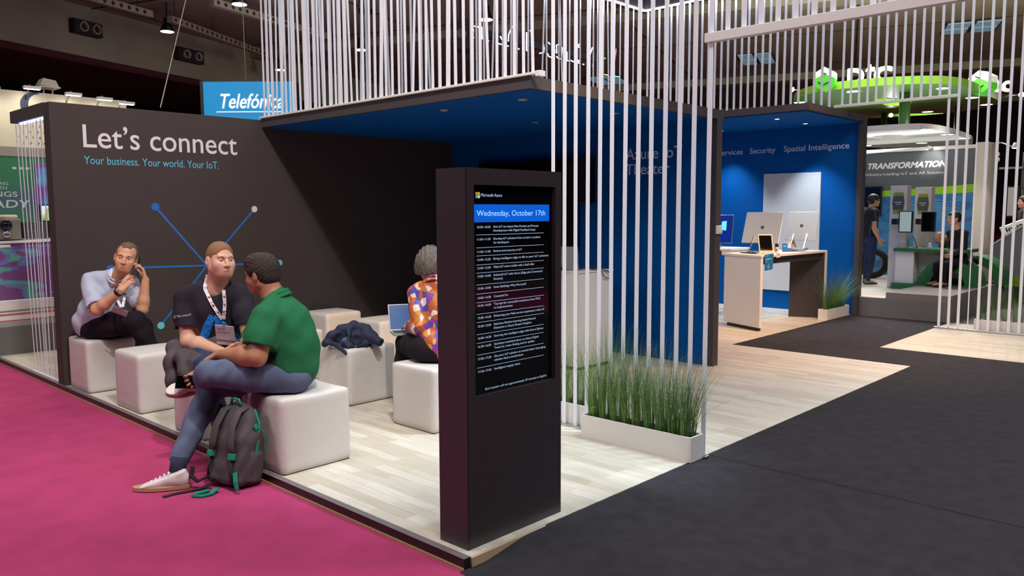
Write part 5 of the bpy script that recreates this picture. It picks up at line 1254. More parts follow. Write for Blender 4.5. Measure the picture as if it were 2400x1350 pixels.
# arm spotlights
def armlight(label, base, head, tgt, power, col=(1, 0.97, 0.92), r=0.045, em=40, ang=70):
    root = thing('arm_spotlight', label, 'light', base, 0, 'arm spotlights of the green booth'); base, head = Vector(base), Vector(head); d = nrm(Vector(tgt)-head)
    MB().tube([base, base.lerp(head, 0.5)+Vector((0, 0, 0.05)), head], 0.012, 8).build('arm', CHROME, root, smooth=True)
    MB().tube([head-d*0.09, head-d*0.02, head], [r*0.6, r, r*1.05], 16).build('head', WHITEPL, root, smooth=True)
    MB().tube([head+d*0.001, head+d*0.012], [r*0.95, r*0.8], 16).build('lamp', mat('lit spotlight lens', (255, 252, 246), 0.3, emit=em, ecol=(255, 246, 236)), root)
    if power: spot('arm_spotlight_beam', head+d*0.05, tgt, power, col, ang, 0.6, 0.05)
armlight('arm spotlight over the booth slogan', (15.3, 2.52, 2.97), (14.850, 2.280, 2.888), (15.2, 2.35, 2.75), 14)
armlight('arm spotlight beyond the cream post', (15.3, 1.35, 2.97), (14.600, 0.785, 2.822), (14.9, 1.0, 1.2), 20)
armlight('arm spotlight under the near rim of the green canopy', (22.993, 5.398, 4.575), (21.856, 5.405, 4.405), (13, 2, 1.5), 60, r=0.06)
armlight('arm spotlight at the left end of the green canopy', (17.619, 6.069, 4.632), (16.784, 6.077, 4.652), (13, 6, 2), 30, r=0.05)
armlight('arm spotlight at the right end of the green canopy', (22.587, 2.919, 4.646), (22.482, 2.312, 4.734), (14, 1, 1), 60, r=0.07)
# totems with monitors
TOT = mat('pale grey totem', (202, 198, 196), 0.5)
def totem(label, x0, x1, y0, y1, zt_, mon, lit):
    root = thing('display_totem', label, 'totem', ((x0+x1)/2, (y0+y1)/2, PZ+0.1), 0, 'totems of the green booth'); z0 = PZ+0.012
    MB().box(x0, x1, y0, y1, z0, zt_).build('column', TOT, root, bevel=0.004)
    yc = (y0+y1)/2; h = 0.36; w = (y1-y0)*0.36; zc = zt_-0.30
    hx = [(x0-0.012, yc+w*0.75, zc+h/2), (x0-0.012, yc-w*0.75, zc+h/2), (x0-0.012, yc-w, zc), (x0-0.012, yc-w*0.75, zc-h/2), (x0-0.012, yc+w*0.75, zc-h/2), (x0-0.012, yc+w, zc)]
    b = MB(); b.add(hx+[(x0, p[1], p[2]) for p in hx], [(0, 1, 2, 3, 4, 5)]+[(i, (i+1) % 6, 6+(i+1) % 6, 6+i) for i in range(6)]); sg = b.build('sign_plate', mat('charcoal sign plate', (74, 78, 78), 0.5), root)
    MB().poly([(x0-0.014, yc+w*0.75, zc+h/2), (x0-0.014, yc-w*0.75, zc+h/2), (x0-0.014, yc-w*0.84, zc+h/2-0.06), (x0-0.014, yc+w*0.84, zc+h/2-0.06)]).poly([(x0-0.014, yc+w*0.84, zc-h/2+0.06), (x0-0.014, yc-w*0.84, zc-h/2+0.06), (x0-0.014, yc-w*0.75, zc-h/2), (x0-0.014, yc+w*0.75, zc-h/2)]).build('lime_edge', mat('olive lime print', (128, 150, 40), 0.5), sg)
    MB().box(x0-0.0145, x0-0.012, yc-w*0.6, yc+w*0.6, zc+0.005, zc+0.02).box(x0-0.0145, x0-0.012, yc-w*0.4, yc+w*0.3, zc-0.03, zc-0.018).build('print_line', mat('pale sign print', (190, 190, 190), 0.5), sg)
    (my0, my1, mz0, mz1, mx) = mon
    m_ = MB().box(mx, mx+0.05, my0, my1, mz0, mz1).build('monitor', BLACKPL, root, bevel=0.005); MB().box(mx+0.05, x0, yc-0.04, yc+0.04, (mz0+mz1)/2-0.05, (mz0+mz1)/2+0.05).build('bracket', BLACKPL, root)
    MB().box(mx-0.003, mx, my0+0.018, my1-0.018, mz0+0.018, mz1-0.018).build('screen', lit, m_)
    return root
a = (12.400, 2.204, 2.109); bq = (12.400, 1.926, 2.095)
totem('pale totem with the lit monitor, left of the pair at the green desk', 12.4, 12.62, bq[1], a[1], a[2], ((12.150, 1.747, 1.627)[1], (12.150, 1.969, 1.628)[1], (12.150, 1.934, 1.295)[2], (12.150, 1.950, 1.672)[2], 12.15), mat('lit monitor pale', (150, 170, 170), 0.3, emit=0.35, ecol=(170, 186, 180)))
a = (13.000, 1.975, 2.093); bq = (13.000, 1.704, 2.087)
totem('pale totem with the black monitor, right of the pair at the green desk', 13.0, 13.2, bq[1], a[1], a[2], ((12.700, 1.537, 1.625)[1], (12.700, 1.766, 1.625)[1], (12.700, 1.718, 1.302)[2], (12.700, 1.732, 1.655)[2], 12.7), mat('black television glass', (8, 7, 9), 0.1))
# green desk
GRN = mat('booth green laminate', (36, 104, 54), 0.45)
root = thing('demo_desk', 'white desk with a green top and green floor plate in the raised booth', 'desk', (12.5, 1.5, PZ+0.1))
SZ = PZ+0.1
a = (12.250, 2.069, 1.021); bq = (12.250, 2.055, 0.304); zt_ = a[2]
MB().box(12.25, 12.95, 0.9, a[1], zt_-0.06, zt_).build('desk_top', GRN, root, bevel=0.004); MB().box(12.2, 13.0, 0.85, bq[1]+0.02, SZ-0.09, SZ+0.015).build('floor_plate', GRN, root, bevel=0.004)
MB().box(12.32, 12.6, (12.320, 1.748, 0.737)[1], (12.320, 2.051, 0.724)[1], SZ+0.015, zt_-0.06).build('leg_panel', WHITE, root); MB().box(12.75, 12.8, 0.95, a[1]-0.1, SZ+0.12, zt_-0.06).build('back_panel', WHITE, root); MB().box(12.72, 12.82, 0.95, a[1]-0.1, SZ+0.015, SZ+0.1).build('back_plate', GRN, root)
X = Matrix.Translation(Vector((12.600, 1.781, 1.016))) @ Matrix.Rotation(math.radians(-160), 4, 'Z'); X.translation.z = zt_; laptop('laptop', 'open laptop on the green desk under the monitors', X, 0.36, 0.25, math.radians(-112), SILV, mat('dim laptop display grey', (120, 116, 112), 0.3, emit=0.1), KEYM)
b = MB().cyl((12.700, 1.605, 1.116), (12.700, 1.609, 1.206), 0.03, 16); tag(b.build('cup', WHITEPL, loc=(12.700, 1.605, 1.116)), 'white paper cup on the green desk beside the laptop', 'cup'); bpy.data.objects['cup'].location.z = zt_-(-0.0)
# curved green furniture
def arcbench(label, c, r0, r1, a0, a1, z0, z1, name='curved_bench'):
    root = thing(name, label, 'bench', (c[0], c[1], z0)); n = 24; rings = []
    for i in range(n+1):
        t = a0+(a1-a0)*i/n; d = Vector((0, math.cos(t), math.sin(t))); cc = Vector(c); rings.append([cc+d*r0+Vector((-0.3, 0, 0)), cc+d*r1+Vector((-0.3, 0, 0)), cc+d*r1+Vector((0.3, 0, 0)), cc+d*r0+Vector((0.3, 0, 0))])
    MB().loft(rings).build('arch', GRN, root); return root
o = (12.550, 1.302, 0.597)
arcbench('green arched bench end at the right of the desk, behind the bands', (12.6, o[1]-0.1, SZ), 0.27, 0.46, -0.05, PI+0.05, SZ, 1)
o = (13.600, 1.054, 0.471)
arcbench('green arched seat frame further right behind the bands', (13.6, o[1], SZ), 0.34, 0.48, -0.05, PI+0.05, SZ, 1)
o = (13.400, 1.075, 0.772); root = thing('stool', 'white topped stool between the green arches', 'stool', (13.4, o[1], PZ)); MB().box(13.3, 13.6, o[1]-0.16, o[1]+0.16, o[2]-0.04, o[2]).build('seat', WHITE, root, bevel=0.01); MB().box(13.42, 13.5, o[1]-0.04, o[1]+0.04, SZ, o[2]-0.04).build('leg', CHROME, root); MB().box(13.35, 13.57, o[1]-0.12, o[1]+0.12, SZ-0.1, SZ).build('foot', CHROME, root)
# fat tyre bicycle
def torus(c, R, r, nv, nu=40, nw=10, a0=0, a1=2*PI):
    nv = nrm(nv); e1 = nrm(nv.cross(Vector((0, 0, 1)))); e2 = nv.cross(e1); rings = []
    for i in range(nu+1):
        t = a0+(a1-a0)*i/nu; d = e1*math.cos(t)+e2*math.sin(t); rings.append([Vector(c)+d*(R+r*math.cos(w))+nv*(r*math.sin(w)) for w in [2*PI*j/nw for j in range(nw)]])
    return MB().loft(rings, caps=False)
root = thing('bicycle', 'fat tyred bicycle with a red rim behind the standing man', 'bicycle', (14.4, 3.0, PZ+0.012))
fw = Vector((14.200, 3.083, 0.611)); R0 = fw.z-PZ-0.075; nv = nrm((0.93, 0.36, 0)); al = nrm((0.36, -0.93, 0))
def bw(c):
    w_ = torus(c, R0, 0.062, nv).build('wheel', mat('black rubber', (30, 26, 26), 0.8), root, smooth=True); torus(c, R0-0.055, 0.014, nv, nw=8).build('rim', mat('red rim', (150, 44, 36), 0.4), w_, smooth=True)
    s_ = MB(); e1 = nrm(nv.cross(Vector((0, 0, 1))))
    for i in range(14): t = 2*PI*i/14; s_.tube([c, c+(e1*math.cos(t)+Vector((0, 0, 1))*math.sin(t))*(R0-0.055)], 0.003, 5)
    s_.build('spokes', CHROME, w_)
bw(fw); rw = fw-al*1.08; bw(rw)
hb = fw-al*0.22+Vector((0, 0, 0.62)); bbk = fw-al*0.62+Vector((0, 0, -0.02)); st = fw-al*0.82+Vector((0, 0, 0.42))
MB().tube([hb-Vector((0, 0, 0.16)), bbk], 0.022, 8).tube([hb-Vector((0, 0, 0.1)), st], 0.018, 8).tube([st+Vector((0, 0, 0.12)), bbk], 0.018, 8).tube([st, rw], 0.012, 8).tube([bbk, rw], 0.013, 8).build('bike_frame', BLACKPL, root, smooth=True)
MB().tube([hb, fw+nv*0.08], 0.014, 8).tube([hb, fw-nv*0.08], 0.014, 8).build('fork', BLACKPL, root, smooth=True); MB().tube([hb-nv*0.36-al*0.1, hb-nv*0.1+Vector((0, 0, 0.05)), hb+nv*0.1+Vector((0, 0, 0.05)), hb+nv*0.36-al*0.1], 0.014, 8).build('handlebar', BLACKPL, root, smooth=True); MB().sphere(st+Vector((0, 0, 0.15)), (0.12, 0.12, 0.035)).build('saddle', BLACKPL, root, smooth=True)
# canopies
LIME = mat('lime canopy', (66, 128, 40), 0.5); LIMES = mat('bright lime rim', (150, 214, 60), 0.5)
CYW = mat('pale white canopy', (214, 224, 222), 0.5)
def smoothpoly(pts, it=2):
    for _ in range(it):
        o = []
        for i in range(len(pts)):
            a, b_ = Vector(pts[i]), Vector(pts[(i+1) % len(pts)]); o += [tuple(a.lerp(b_, 0.25)), tuple(a.lerp(b_, 0.75))]
        pts = o
    return pts
def canopy(name, label, outer, inner, z0, z1, mu, ms):
    root = thing(name, label, 'canopy', (outer[0][0], outer[0][1], z0)); o2 = smoothpoly([p[:2] for p in outer]); i2 = smoothpoly([p[:2] for p in inner], 1)
    bm = bmesh.new(); vo = [bm.verts.new((p[0], p[1], 0)) for p in o2]; vi = [bm.verts.new((p[0], p[1], 0)) for p in i2]
    es = [bm.edges.new((vo[i], vo[(i+1) % len(vo)])) for i in range(len(vo))]+[bm.edges.new((vi[i], vi[(i+1) % len(vi)])) for i in range(len(vi))]
    bmesh.ops.triangle_fill(bm, use_beauty=True, use_dissolve=False, edges=es); fs = [[v.index for v in f.verts] for f in bm.faces]; bm.verts.index_update(); fs = [[v.index for v in f.verts] for f in bm.faces]; vv = [tuple(v.co) for v in bm.verts]; bm.free()
    b = MB(); b.add([(v[0], v[1], z0) for v in vv], fs); b.add([(v[0], v[1], z1) for v in vv], fs); b.build('panel', mu, root)
    for P, nm in ((o2, 'rim'), (i2, 'inner_rim')):
        b = MB()
        for i in range(len(P)): p, q = P[i], P[(i+1) % len(P)]; b.poly([(p[0], p[1], z0-0.002), (q[0], q[1], z0-0.002), (q[0], q[1], z1+0.002), (p[0], p[1], z1+0.002)])
        b.build(nm, ms, root)
    return root
zw = 3.25
wc = canopy('ring_canopy', 'white ring canopy with round lights above the slate booth wall', [(14.114, 3.624, 3.250), (14.080, 2.706, 3.250), (14.449, 2.120, 3.250), (16.921, 2.203, 3.250), (18.568, 2.399, 3.250), (19.649, 2.884, 3.250), (19.358, 3.899, 3.250), (18.021, 4.994, 3.250)],
            [(15.146, 3.655, 3.250), (15.005, 3.005, 3.250), (15.999, 2.961, 3.250), (16.580, 3.697, 3.250)], 3.25, 3.36, CYW, WHITE)
gc = canopy('ring_canopy', 'green canopy carrying the white letters and cube signs', [(18.781, 7.071, 4.600), (17.182, 5.880, 4.600), (17.093, 4.798, 4.600), (17.354, 3.631, 4.600), (18.272, 2.708, 4.600), (20.725, 2.746, 4.600), (22.495, 2.765, 4.600), (23.699, 3.321, 4.600), (24.426, 4.865, 4.600), (23.898, 6.966, 4.600), (21.608, 7.656, 4.600)],
            [(19.484, 5.190, 4.600), (19.539, 4.576, 4.600), (21.224, 4.514, 4.600), (21.437, 5.309, 4.600)], 4.6, 4.78, LIME, LIMES)
for (p, lb) in ((((14.429, 2.252, 3.250)), 'first from the left on the near rim'), (((15.882, 2.278, 3.250)), 'middle of the near rim'), (((17.124, 2.287, 3.250)), 'at the right tip'), (((17.771, 3.330, 3.250)), 'on the far rim'), (((17.585, 4.516, 3.250)), 'beside the far blue wall')):
    downlight(p[0], p[1], 3.25, 'glowing round light of the white ring canopy, '+lb, ON, 0.16, 'round lights of the white ring canopy'); spot('ring_light_beam', (p[0], p[1], 3.2), (p[0]-0.6, p[1]-0.3, 0.3), 60, (1, 0.97, 0.9), 110, 0.8, 0.1)
for (p, lb) in ((((17.726, 4.933, 4.600)), 'under the white letters'), (((18.774, 3.206, 4.600)), 'on the near right rim'), (((21.083, 3.143, 4.600)), 'left of the right cube sign'), (((22.892, 3.223, 4.600)), 'under the right cube sign'), (((23.490, 4.909, 4.600)), 'at the far edge'), (((18.745, 6.743, 4.600)), 'at the left tip')):
    downlight(p[0], p[1], 4.6, 'glowing round light of the green canopy, '+lb, ON, 0.2, 'round lights of the green canopy')
for px_, lb in (((18.871, 4.086, 4.600), 'thick chrome post in the middle under the green canopy'), ((22.773, 5.909, 4.600), 'chrome post at the left under the green canopy'), ((22.829, 3.924, 4.600), 'chrome post at the right under the green canopy')):
    t = thing('canopy_post', lb, 'post', (px_[0], px_[1], PZ), 0, 'chrome posts of the green booth'); r_ = 0.13 if 'thick' in lb else 0.08; MB().cyl((px_[0], px_[1], PZ), (px_[0], px_[1], 4.6), r_, 24).build('tube', CHROME, t, smooth=True); MB().cyl((px_[0], px_[1], PZ), (px_[0], px_[1], PZ+0.03), r_*1.6, 24).build('foot_plate', CHROME, t)
# cube signs and letters
def cubesign(label, c, s, yaw):
    root = thing('cube_sign', label, 'sign', tuple(c), 0, 'cube signs on the green canopy'); Rm = Matrix.Translation(c) @ Matrix.Rotation(yaw, 4, 'Z') @ Matrix.Rotation(math.radians(35.26), 4, 'Y') @ Matrix.Rotation(math.radians(45), 4, 'X')
    h = s/2; WHB = mat('lit white sign', (244, 236, 228), 0.5, emit=0.25, ecol=(255, 246, 236)); GRB = mat('lit green sign', (80, 190, 50), 0.5, emit=0.3, ecol=(70, 190, 40))
    # hexagonal cube outline, upper half white, lower half green, with a stepped slot
    X = Matrix.Translation(c) @ Matrix.Rotation(yaw, 4, 'Z'); d = 0.35*s
    hexp = [(0, 0.62*s), (-0.54*s, 0.31*s), (-0.54*s, -0.31*s), (0, -0.62*s), (0.54*s, -0.31*s), (0.54*s, 0.31*s)]
    def pr(pts, m, nm, x0, x1): b = MB(X); k = len(pts); b.add([(x0, p[0], p[1]) for p in pts]+[(x1, p[0], p[1]) for p in pts], [tuple(range(k)), tuple(range(2*k-1, k-1, -1))]+[(i, (i+1) % k, k+(i+1) % k, k+i) for i in range(k)]); b.build(nm, m, root)
    pr([hexp[0], hexp[1], (-0.54*s, 0.0), (0, 0.26*s), (0.54*s, 0.0), hexp[5]], WHB, 'upper_half', -d, d); pr([(-0.54*s, -0.02*s), hexp[2], hexp[3], hexp[4], (0.54*s, -0.02*s), (0, 0.24*s)], GRB, 'lower_half', -d, d)
    pr([(0.16*s, 0.36*s), (-0.1*s, 0.27*s), (-0.1*s, 0.22*s), (0.16*s, 0.31*s)], BLACKPL, 'upper_slot', -d-0.01, -d); pr([(0.3*s, -0.12*s), (0.02*s, -0.27*s), (-0.3*s, -0.12*s), (-0.3*s, -0.17*s), (0.02*s, -0.33*s), (0.3*s, -0.17*s)], BLACKPL, 'lower_slot', -d-0.01, -d)
cubesign('green and white cube sign left of the three white letters', Vector((16.969, 5.330, 4.836)), 0.46, math.radians(14))
cubesign('green and white cube sign at the right end of the canopy', Vector((20.370, 2.742, 4.837)), 0.50, math.radians(-22))
lt = thing('sign_letters', 'white three-letter sign standing on the green canopy rim', 'sign', (17.794, 4.558, 4.782))
pa, pb = Vector((17.654, 5.068, 4.782)), Vector((18.029, 4.141, 4.782)); ex = nrm(Vector((pb.x-pa.x, pb.y-pa.y, 0)))
for ch, x0_, x1_ in (('p', 1987, 2024), ('t', 2030, 2050), ('c', 2050, 2091)):
    b = MB(); f0 = (x0_-1985)/106; w_ = (x1_-x0_)/106*(pb-pa).length; write(b, ch, pa.lerp(pb, f0)+Vector((0, 0, 0.0)), ex, EZ, 0.58, w_, bold=0.02, depth=0.1); b.build('letter', mat('lit cream letter', (236, 222, 204), 0.5, emit=0.12, ecol=(255, 240, 220)), lt)
b = MB(); write(b, 'tc', Vector((21.695, 2.808, 4.782)), nrm((0.35, -0.94, 0)), EZ, 0.4, 0.42, bold=0.02, depth=0.1); tag(b.build('sign_letters', mat('lit cream letter', (236, 222, 204), 0.5, emit=0.12), loc=(21.800, 2.703, 4.782)), 'white letters beside the right cube sign', 'sign')
# things at the far right
GW2 = mat('warm grey partition', (118, 110, 106), 0.7)
b = MB().box(17.4, 17.5, -4, 1.2, -0.05, 2.9); P2 = struct(b.build('wall_partition', GW2)); MB().box(17.37, 17.4, -4, 1.2, 2.15, 2.7).build('header_board', mat('dark header board', (78, 70, 72), 0.7), P2)
b = MB()
for k in range(2): b.sphere((17.360, 1.657, 2.877) if k == 0 else (17.360, 1.651, 2.767), (0.01, 0.045, 0.05), 6, 4)
b.build('logo_diamond', mat('pale header print', (190, 186, 186), 0.6), P2); MB().box(17.36, 17.37, (17.370, 1.175, 2.574)[1], (17.370, 1.621, 2.592)[1], (17.370, 1.619, 2.555)[2], (17.370, 1.621, 2.601)[2]).build('print_line', mat('dim header print', (130, 124, 124), 0.6), P2)
root = thing('poster_frame', 'black framed pale screen on the far partition behind the bands', 'frame', (17.300, 1.331, 1.533)); y0_, y1_, z0_, z1_ = (17.300, 1.221, 1.878)[1], (17.300, 1.475, 1.881)[1], (17.300, 1.410, 1.515)[2], (17.300, 1.442, 2.191)[2]
MB().box(17.3, 17.37, y0_, y1_, z0_, z1_).build('frame', BLACKPL, root); MB().box(17.295, 17.3, y0_+0.03, y1_-0.06, z0_+0.04, z1_-0.03).build('poster', mat('pale poster', (186, 182, 178), 0.5), root)
root = thing('sloped_counter', 'grey counter with a sloping pale top at the right edge behind the bands', 'counter', (14.200, 0.714, 0.530))
q0, q1 = (14.200, 1.002, 1.100), (14.200, 0.394, 1.465); MB().add([(14.2, q0[1], PZ), (14.2, q1[1], PZ), (14.2, q1[1], q1[2]), (14.2, q0[1], q0[2]-0.1), (14.9, q0[1], PZ), (14.9, q1[1], PZ), (14.9, q1[1], q1[2]), (14.9, q0[1], q0[2]-0.1)], [(0, 1, 2, 3), (4, 7, 6, 5), (0, 4, 5, 1), (1, 5, 6, 2), (3, 2, 6, 7), (0, 3, 7, 4)]).build('body', mat('grey counter side', (122, 120, 124), 0.6), root); MB().hexa([(14.17, q0[1], q0[2]-0.1), (14.93, q0[1], q0[2]-0.1), (14.93, q1[1], q1[2]), (14.17, q1[1], q1[2])], [(14.17, q0[1], q0[2]-0.06), (14.93, q0[1], q0[2]-0.06), (14.93, q1[1], q1[2]+0.04), (14.17, q1[1], q1[2]+0.04)]).build('top_board', mat('pale counter top', (204, 196, 188), 0.5), root)
MB().box(14.19, 14.2, q1[1], q0[1], PZ, PZ+0.2).build('lime_skirting', mat('olive lime print', (128, 150, 40), 0.5), root)
o = (13.900, 0.674, 1.277); root = thing('carton', 'open white carton with dark lettering on the sloping counter', 'box', o); X = Matrix.Translation(Vector((14.5, o[1], o[2]))) @ Matrix.Rotation(math.radians(20), 4, 'Z') @ Matrix.Rotation(math.radians(-24), 4, 'X'); MB(X).box(-0.11, 0.11, -0.2, 0.2, 0.02, 0.17).build('box', WHITE, root, bevel=0.004)
b = MB(); write(b, 'inua', X @ Vector((-0.11, 0.14, 0.06)), X.to_3x3() @ Vector((0, -1, 0)), X.to_3x3() @ Vector((0, 0, 1)), 0.08, 0.28, bold=0.006); b.build('lettering', BLACKPL, root)
root = thing('monitor', 'cyan lit monitor cut by the right edge of the picture', 'monitor', (16.000, 0.868, 1.441)); y1_ = (16.000, 0.913, 1.611)[1]; MB().box(16, 16.06, y1_-0.7, y1_, (16.000, 0.905, 1.441)[2], (16.000, 0.921, 1.780)[2]).build('housing', BLACKPL, root); MB().box(15.99, 16, y1_-0.68, y1_-0.02, (16.000, 0.906, 1.458)[2], (16.000, 0.921, 1.763)[2]).build('screen', mat('lit cyan display', (60, 160, 190), 0.3, emit=0.7, ecol=(60, 170, 200)), root)
MB().box(16.06, 16.1, y1_-0.4, y1_-0.3, PZ, (16.000, 0.913, 1.611)[2]).build('stand', CHROME, root)
# ================================================================ people in the green booth
def quick_person(label, J, S, headf, skin, shirt, trou, shoes, hair, res=0.009, hairgrow=0.012, fat=1.0, hands=True, sleeve=0.6, bald=False, extra=None):
    root = thing('person', label, 'person', (J['pel'][0], J['pel'][1], min(J['lank'][2], J['rank'][2])-0.06))
    H = Head(J['head'], headf, J.get('hup', (0, 0, 1)), S); b = SDF(res); f, lat, up = torso(b, J, S, -0.01, fat, 1.0); b.cap(H.P(-0.03, 0, -0.05), Vector(J['neck'])-up*0.05, 0.052*S, 0.058*S, 0.03); H.face(b)
    for s_ in ('l', 'r'):
        arm(b, J[s_+'sh'], J[s_+'el'], J[s_+'wr'], S, 0, 0.95); d = nrm(Vector(J[s_+'wr'])-Vector(J[s_+'el'])); hand(b, J[s_+'wr'], d, lat*(-1 if s_ == 'l' else 1)+f*0.2, -1 if s_ == 'l' else 1, S, (0.4, 0.4, 0.45, 0.5)); leg(b, J[s_+'hip'], J[s_+'kn'], J[s_+'ank'], S, -0.01)
    b.build('body', [skin, LIPT], root, 1, H.pick()); H.eyes(root, skin, None, (50, 44, 40), (50, 40, 34))
    b = SDF(res); torso(b, J, S, 0.014, fat, 1.05)
    for s_ in ('l', 'r'):
        a, e, w_ = Vector(J[s_+'sh']), Vector(J[s_+'el']), Vector(J[s_+'wr']); d = nrm(e-a); b.chain([a, a.lerp(e, 0.5), e], [0.075*S, 0.068*S, 0.06*S], 0.03)
        if sleeve < 1: b.cut(a.lerp(e, sleeve), d, a.lerp(e, sleeve+0.3), 0.1)
        else: b.chain([e, e.lerp(w_, 0.92)], [0.06*S, 0.045*S], 0.02)
    b.ripple(wrinkle(0.006, 30, ((0.6, 0.5, 0.7), (-0.6, 0.5, 0.8)))); b.cap(Vector(J['neck'])-up*0.02, H.P(-0.02, 0, -0.06), 0.06*S, 0.064*S, 0.006, sub=True); b.cut(Vector(J['neck'])+up*0.03, nrm(up+f*0.4), J['neck'], 0.13); b.cut(Vector(J['pel'])-up*0.1*S, -up, J['pel'], 0.4); b.build('shirt', shirt, root, 1)
    b = SDF(res); b.ell(Vector(J['pel'])-up*0.02, (0.12*S, 0.165*S, 0.1*S), [f, lat, up], 0.04); leg(b, J['lhip'], J['lkn'], J['lank'], S, 0.012); leg(b, J['rhip'], J['rkn'], J['rank'], S, 0.012); b.build('trousers', trou, root, 1)
    for s_ in ('l', 'r'):
        an = Vector(J[s_+'ank']); ft = J.get('toe', f); ft = nrm(Vector((ft[0], ft[1], 0))); shoe(root, (an-ft*0.06*S).to_tuple()[:2]+(an.z-0.068*S,), tuple((an+ft*0.2*S))[:2]+(an.z-0.068*S,), (0, 0, 1), S, shoes, BLACKPL)
    if not bald:
        b = SDF(res*0.8); H.skull(b, hairgrow); b.ell(H.P(-0.04, 0, 0.0), H.r(0.082, 0.084, 0.085), H.R, 0.03); b.ell(H.P(0.12, 0, -0.03), H.r(0.095, 0.1, 0.1), H.R, 0.01, sub=True); b.cut(H.P(0, 0, -0.04), nrm(-H.u+H.f*0.6))
        for t in (1, -1): b.ell(H.P(-0.002, 0.085*t, -0.02), H.r(0.028, 0.026, 0.038), H.R, 0.006, sub=True)
        b.build('hair', hair, root, 1)
    return root, H, f, lat, up
HBK = mat('black hair', (30, 26, 28), 0.5, noise=0.3, nscale=80)
# standing man with glasses
zf = PZ+0.012+0.075; px0 = Vector((12.9, 2.72, 0)); F_ = nrm((0.72, -0.69, 0)); L_ = Vector((0, 0, 1)).cross(F_)
def at(fw_, la, z): return tuple(px0+F_*fw_+L_*la+Vector((0, 0, z+PZ+0.012)))
J = dict(head=at(0.06, 0, 1.56), neck=at(0.0, 0, 1.385), lsh=at(-0.01, 0.2, 1.34), rsh=at(-0.01, -0.2, 1.34), pel=at(0, 0, 0.90), lel=at(-0.06, 0.27, 1.06), rel=at(-0.05, -0.27, 1.06), lwr=at(0.04, 0.26, 0.84), rwr=at(0.06, -0.26, 0.84),
         lhip=at(0, 0.09, 0.86), rhip=at(0, -0.09, 0.86), lkn=at(0.05, 0.10, 0.47), rkn=at(0.0, -0.1, 0.47), lank=at(0.02, 0.12, 0.075), rank=at(-0.06, -0.11, 0.075))
STR = ramp_mat('black and grey panel shirt', [(0.0, (28, 26, 32)), (0.62, (84, 80, 86)), (0.8, (28, 26, 32))], 1.2, 0.85, kind='WAVE', interp='CONSTANT', rot=(0, 0, 0.6))
root, H, f, lat, up = quick_person('standing man with glasses in a black and grey polo and jeans, facing right', J, 0.98, (F_.x, F_.y, -0.05), SKP, STR, JEAN2, mat('tan shoe', (170, 130, 100), 0.6), HBK, res=0.008, hairgrow=0.014)
gl = thing('eyeglasses', 'dark rimmed glasses on the standing man', 'glasses', tuple(H.P(0.1, 0, 0)))
for t in (1, -1):
    b = MB(); b.tube([H.P(0.104, 0.032*t+0.024*math.cos(a), 0.017*math.sin(a)) for a in [2*PI*i/20 for i in range(21)]], 0.0028, 6, False); b.build('rim', BLACKPL, gl, smooth=True); MB().tube([H.P(0.1, 0.056*t, 0.006), H.P(0.05, 0.082*t, 0.006), H.P(-0.005, 0.084*t, 0.0)], 0.0028, 6).build('temple', BLACKPL, gl, smooth=True)
MB().tube([H.P(0.106, 0.008, 0.004), H.P(0.106, -0.008, 0.004)], 0.0028, 6).build('bridge', BLACKPL, gl)
# seated man in a dark jacket
hd = Vector((12.501, 1.191, 1.538)); pe = Vector((12.509, 1.082, 0.814)); nk = Vector((12.527, 1.136, 1.335)); R_ = Vector((0.688, -0.725, 0)); Dp = Vector((0.725, 0.688, 0))
J = dict(head=tuple(hd), neck=tuple(nk), pel=tuple(pe), lsh=tuple(nk+Vector((0, 0, -0.06))-Dp*0.2), rsh=tuple(nk+Vector((0, 0, -0.06))+Dp*0.2))
J['lel'] = tuple(Vector((12.319, 1.016, 0.998))); J['lwr'] = tuple(Vector((12.106, 1.087, 0.947))); J['rel'] = tuple(Vector((12.702, 1.191, 0.963))); J['rwr'] = tuple(Vector((12.500, 1.257, 0.954)))
kn = Vector((12.070, 1.245, 0.757)); J['lhip'] = tuple(pe-Dp*0.09); J['rhip'] = tuple(pe+Dp*0.09); J['lkn'] = tuple(kn-Dp*0.08); J['rkn'] = tuple(kn+Dp*0.1); an = Vector((kn.x+0.02, kn.y, SZ+0.09)); J['lank'] = tuple(an-Dp*0.1); J['rank'] = tuple(an+Dp*0.1); J['toe'] = (-R_.x, -R_.y, 0)
quick_person('seated man in a dark jacket at the green desk, behind the bands', J, 0.98, (-0.66, 0.70, -0.2), SKP, mat('dark navy jacket', (30, 26, 34), 0.9), mat('dark trousers', (34, 28, 36), 0.9), mat('tan shoe', (170, 130, 100), 0.6), HBK, res=0.01, sleeve=1.2)
# bald person bent over the desk
hd = Vector((12.750, 1.464, 1.185)); nk = hd+R_*0.17+Vector((0, 0, 0.02)); pe = Vector((nk.x+R_.x*0.35, nk.y+R_.y*0.35, 0.78))
J = dict(head=tuple(hd), hup=(-0.55, 0.6, 0.45), neck=tuple(nk), pel=tuple(pe), lsh=tuple(nk+Vector((0, 0, -0.07))-Dp*0.18), rsh=tuple(nk+Vector((0, 0, -0.07))+Dp*0.18))
for s_, k in (('l', -1), ('r', 1)):
    J[s_+'el'] = tuple(nk+Dp*0.22*k+Vector((0, 0, -0.28))); J[s_+'wr'] = tuple(nk+Dp*0.16*k-R_*0.22+Vector((0, 0, -0.27))); J[s_+'hip'] = tuple(pe+Dp*0.09*k); J[s_+'kn'] = tuple(pe+Dp*0.1*k-R_*0.42+Vector((0, 0, -0.02))); J[s_+'ank'] = tuple(pe+Dp*0.1*k-R_*0.4+Vector((0, 0, -0.40)))
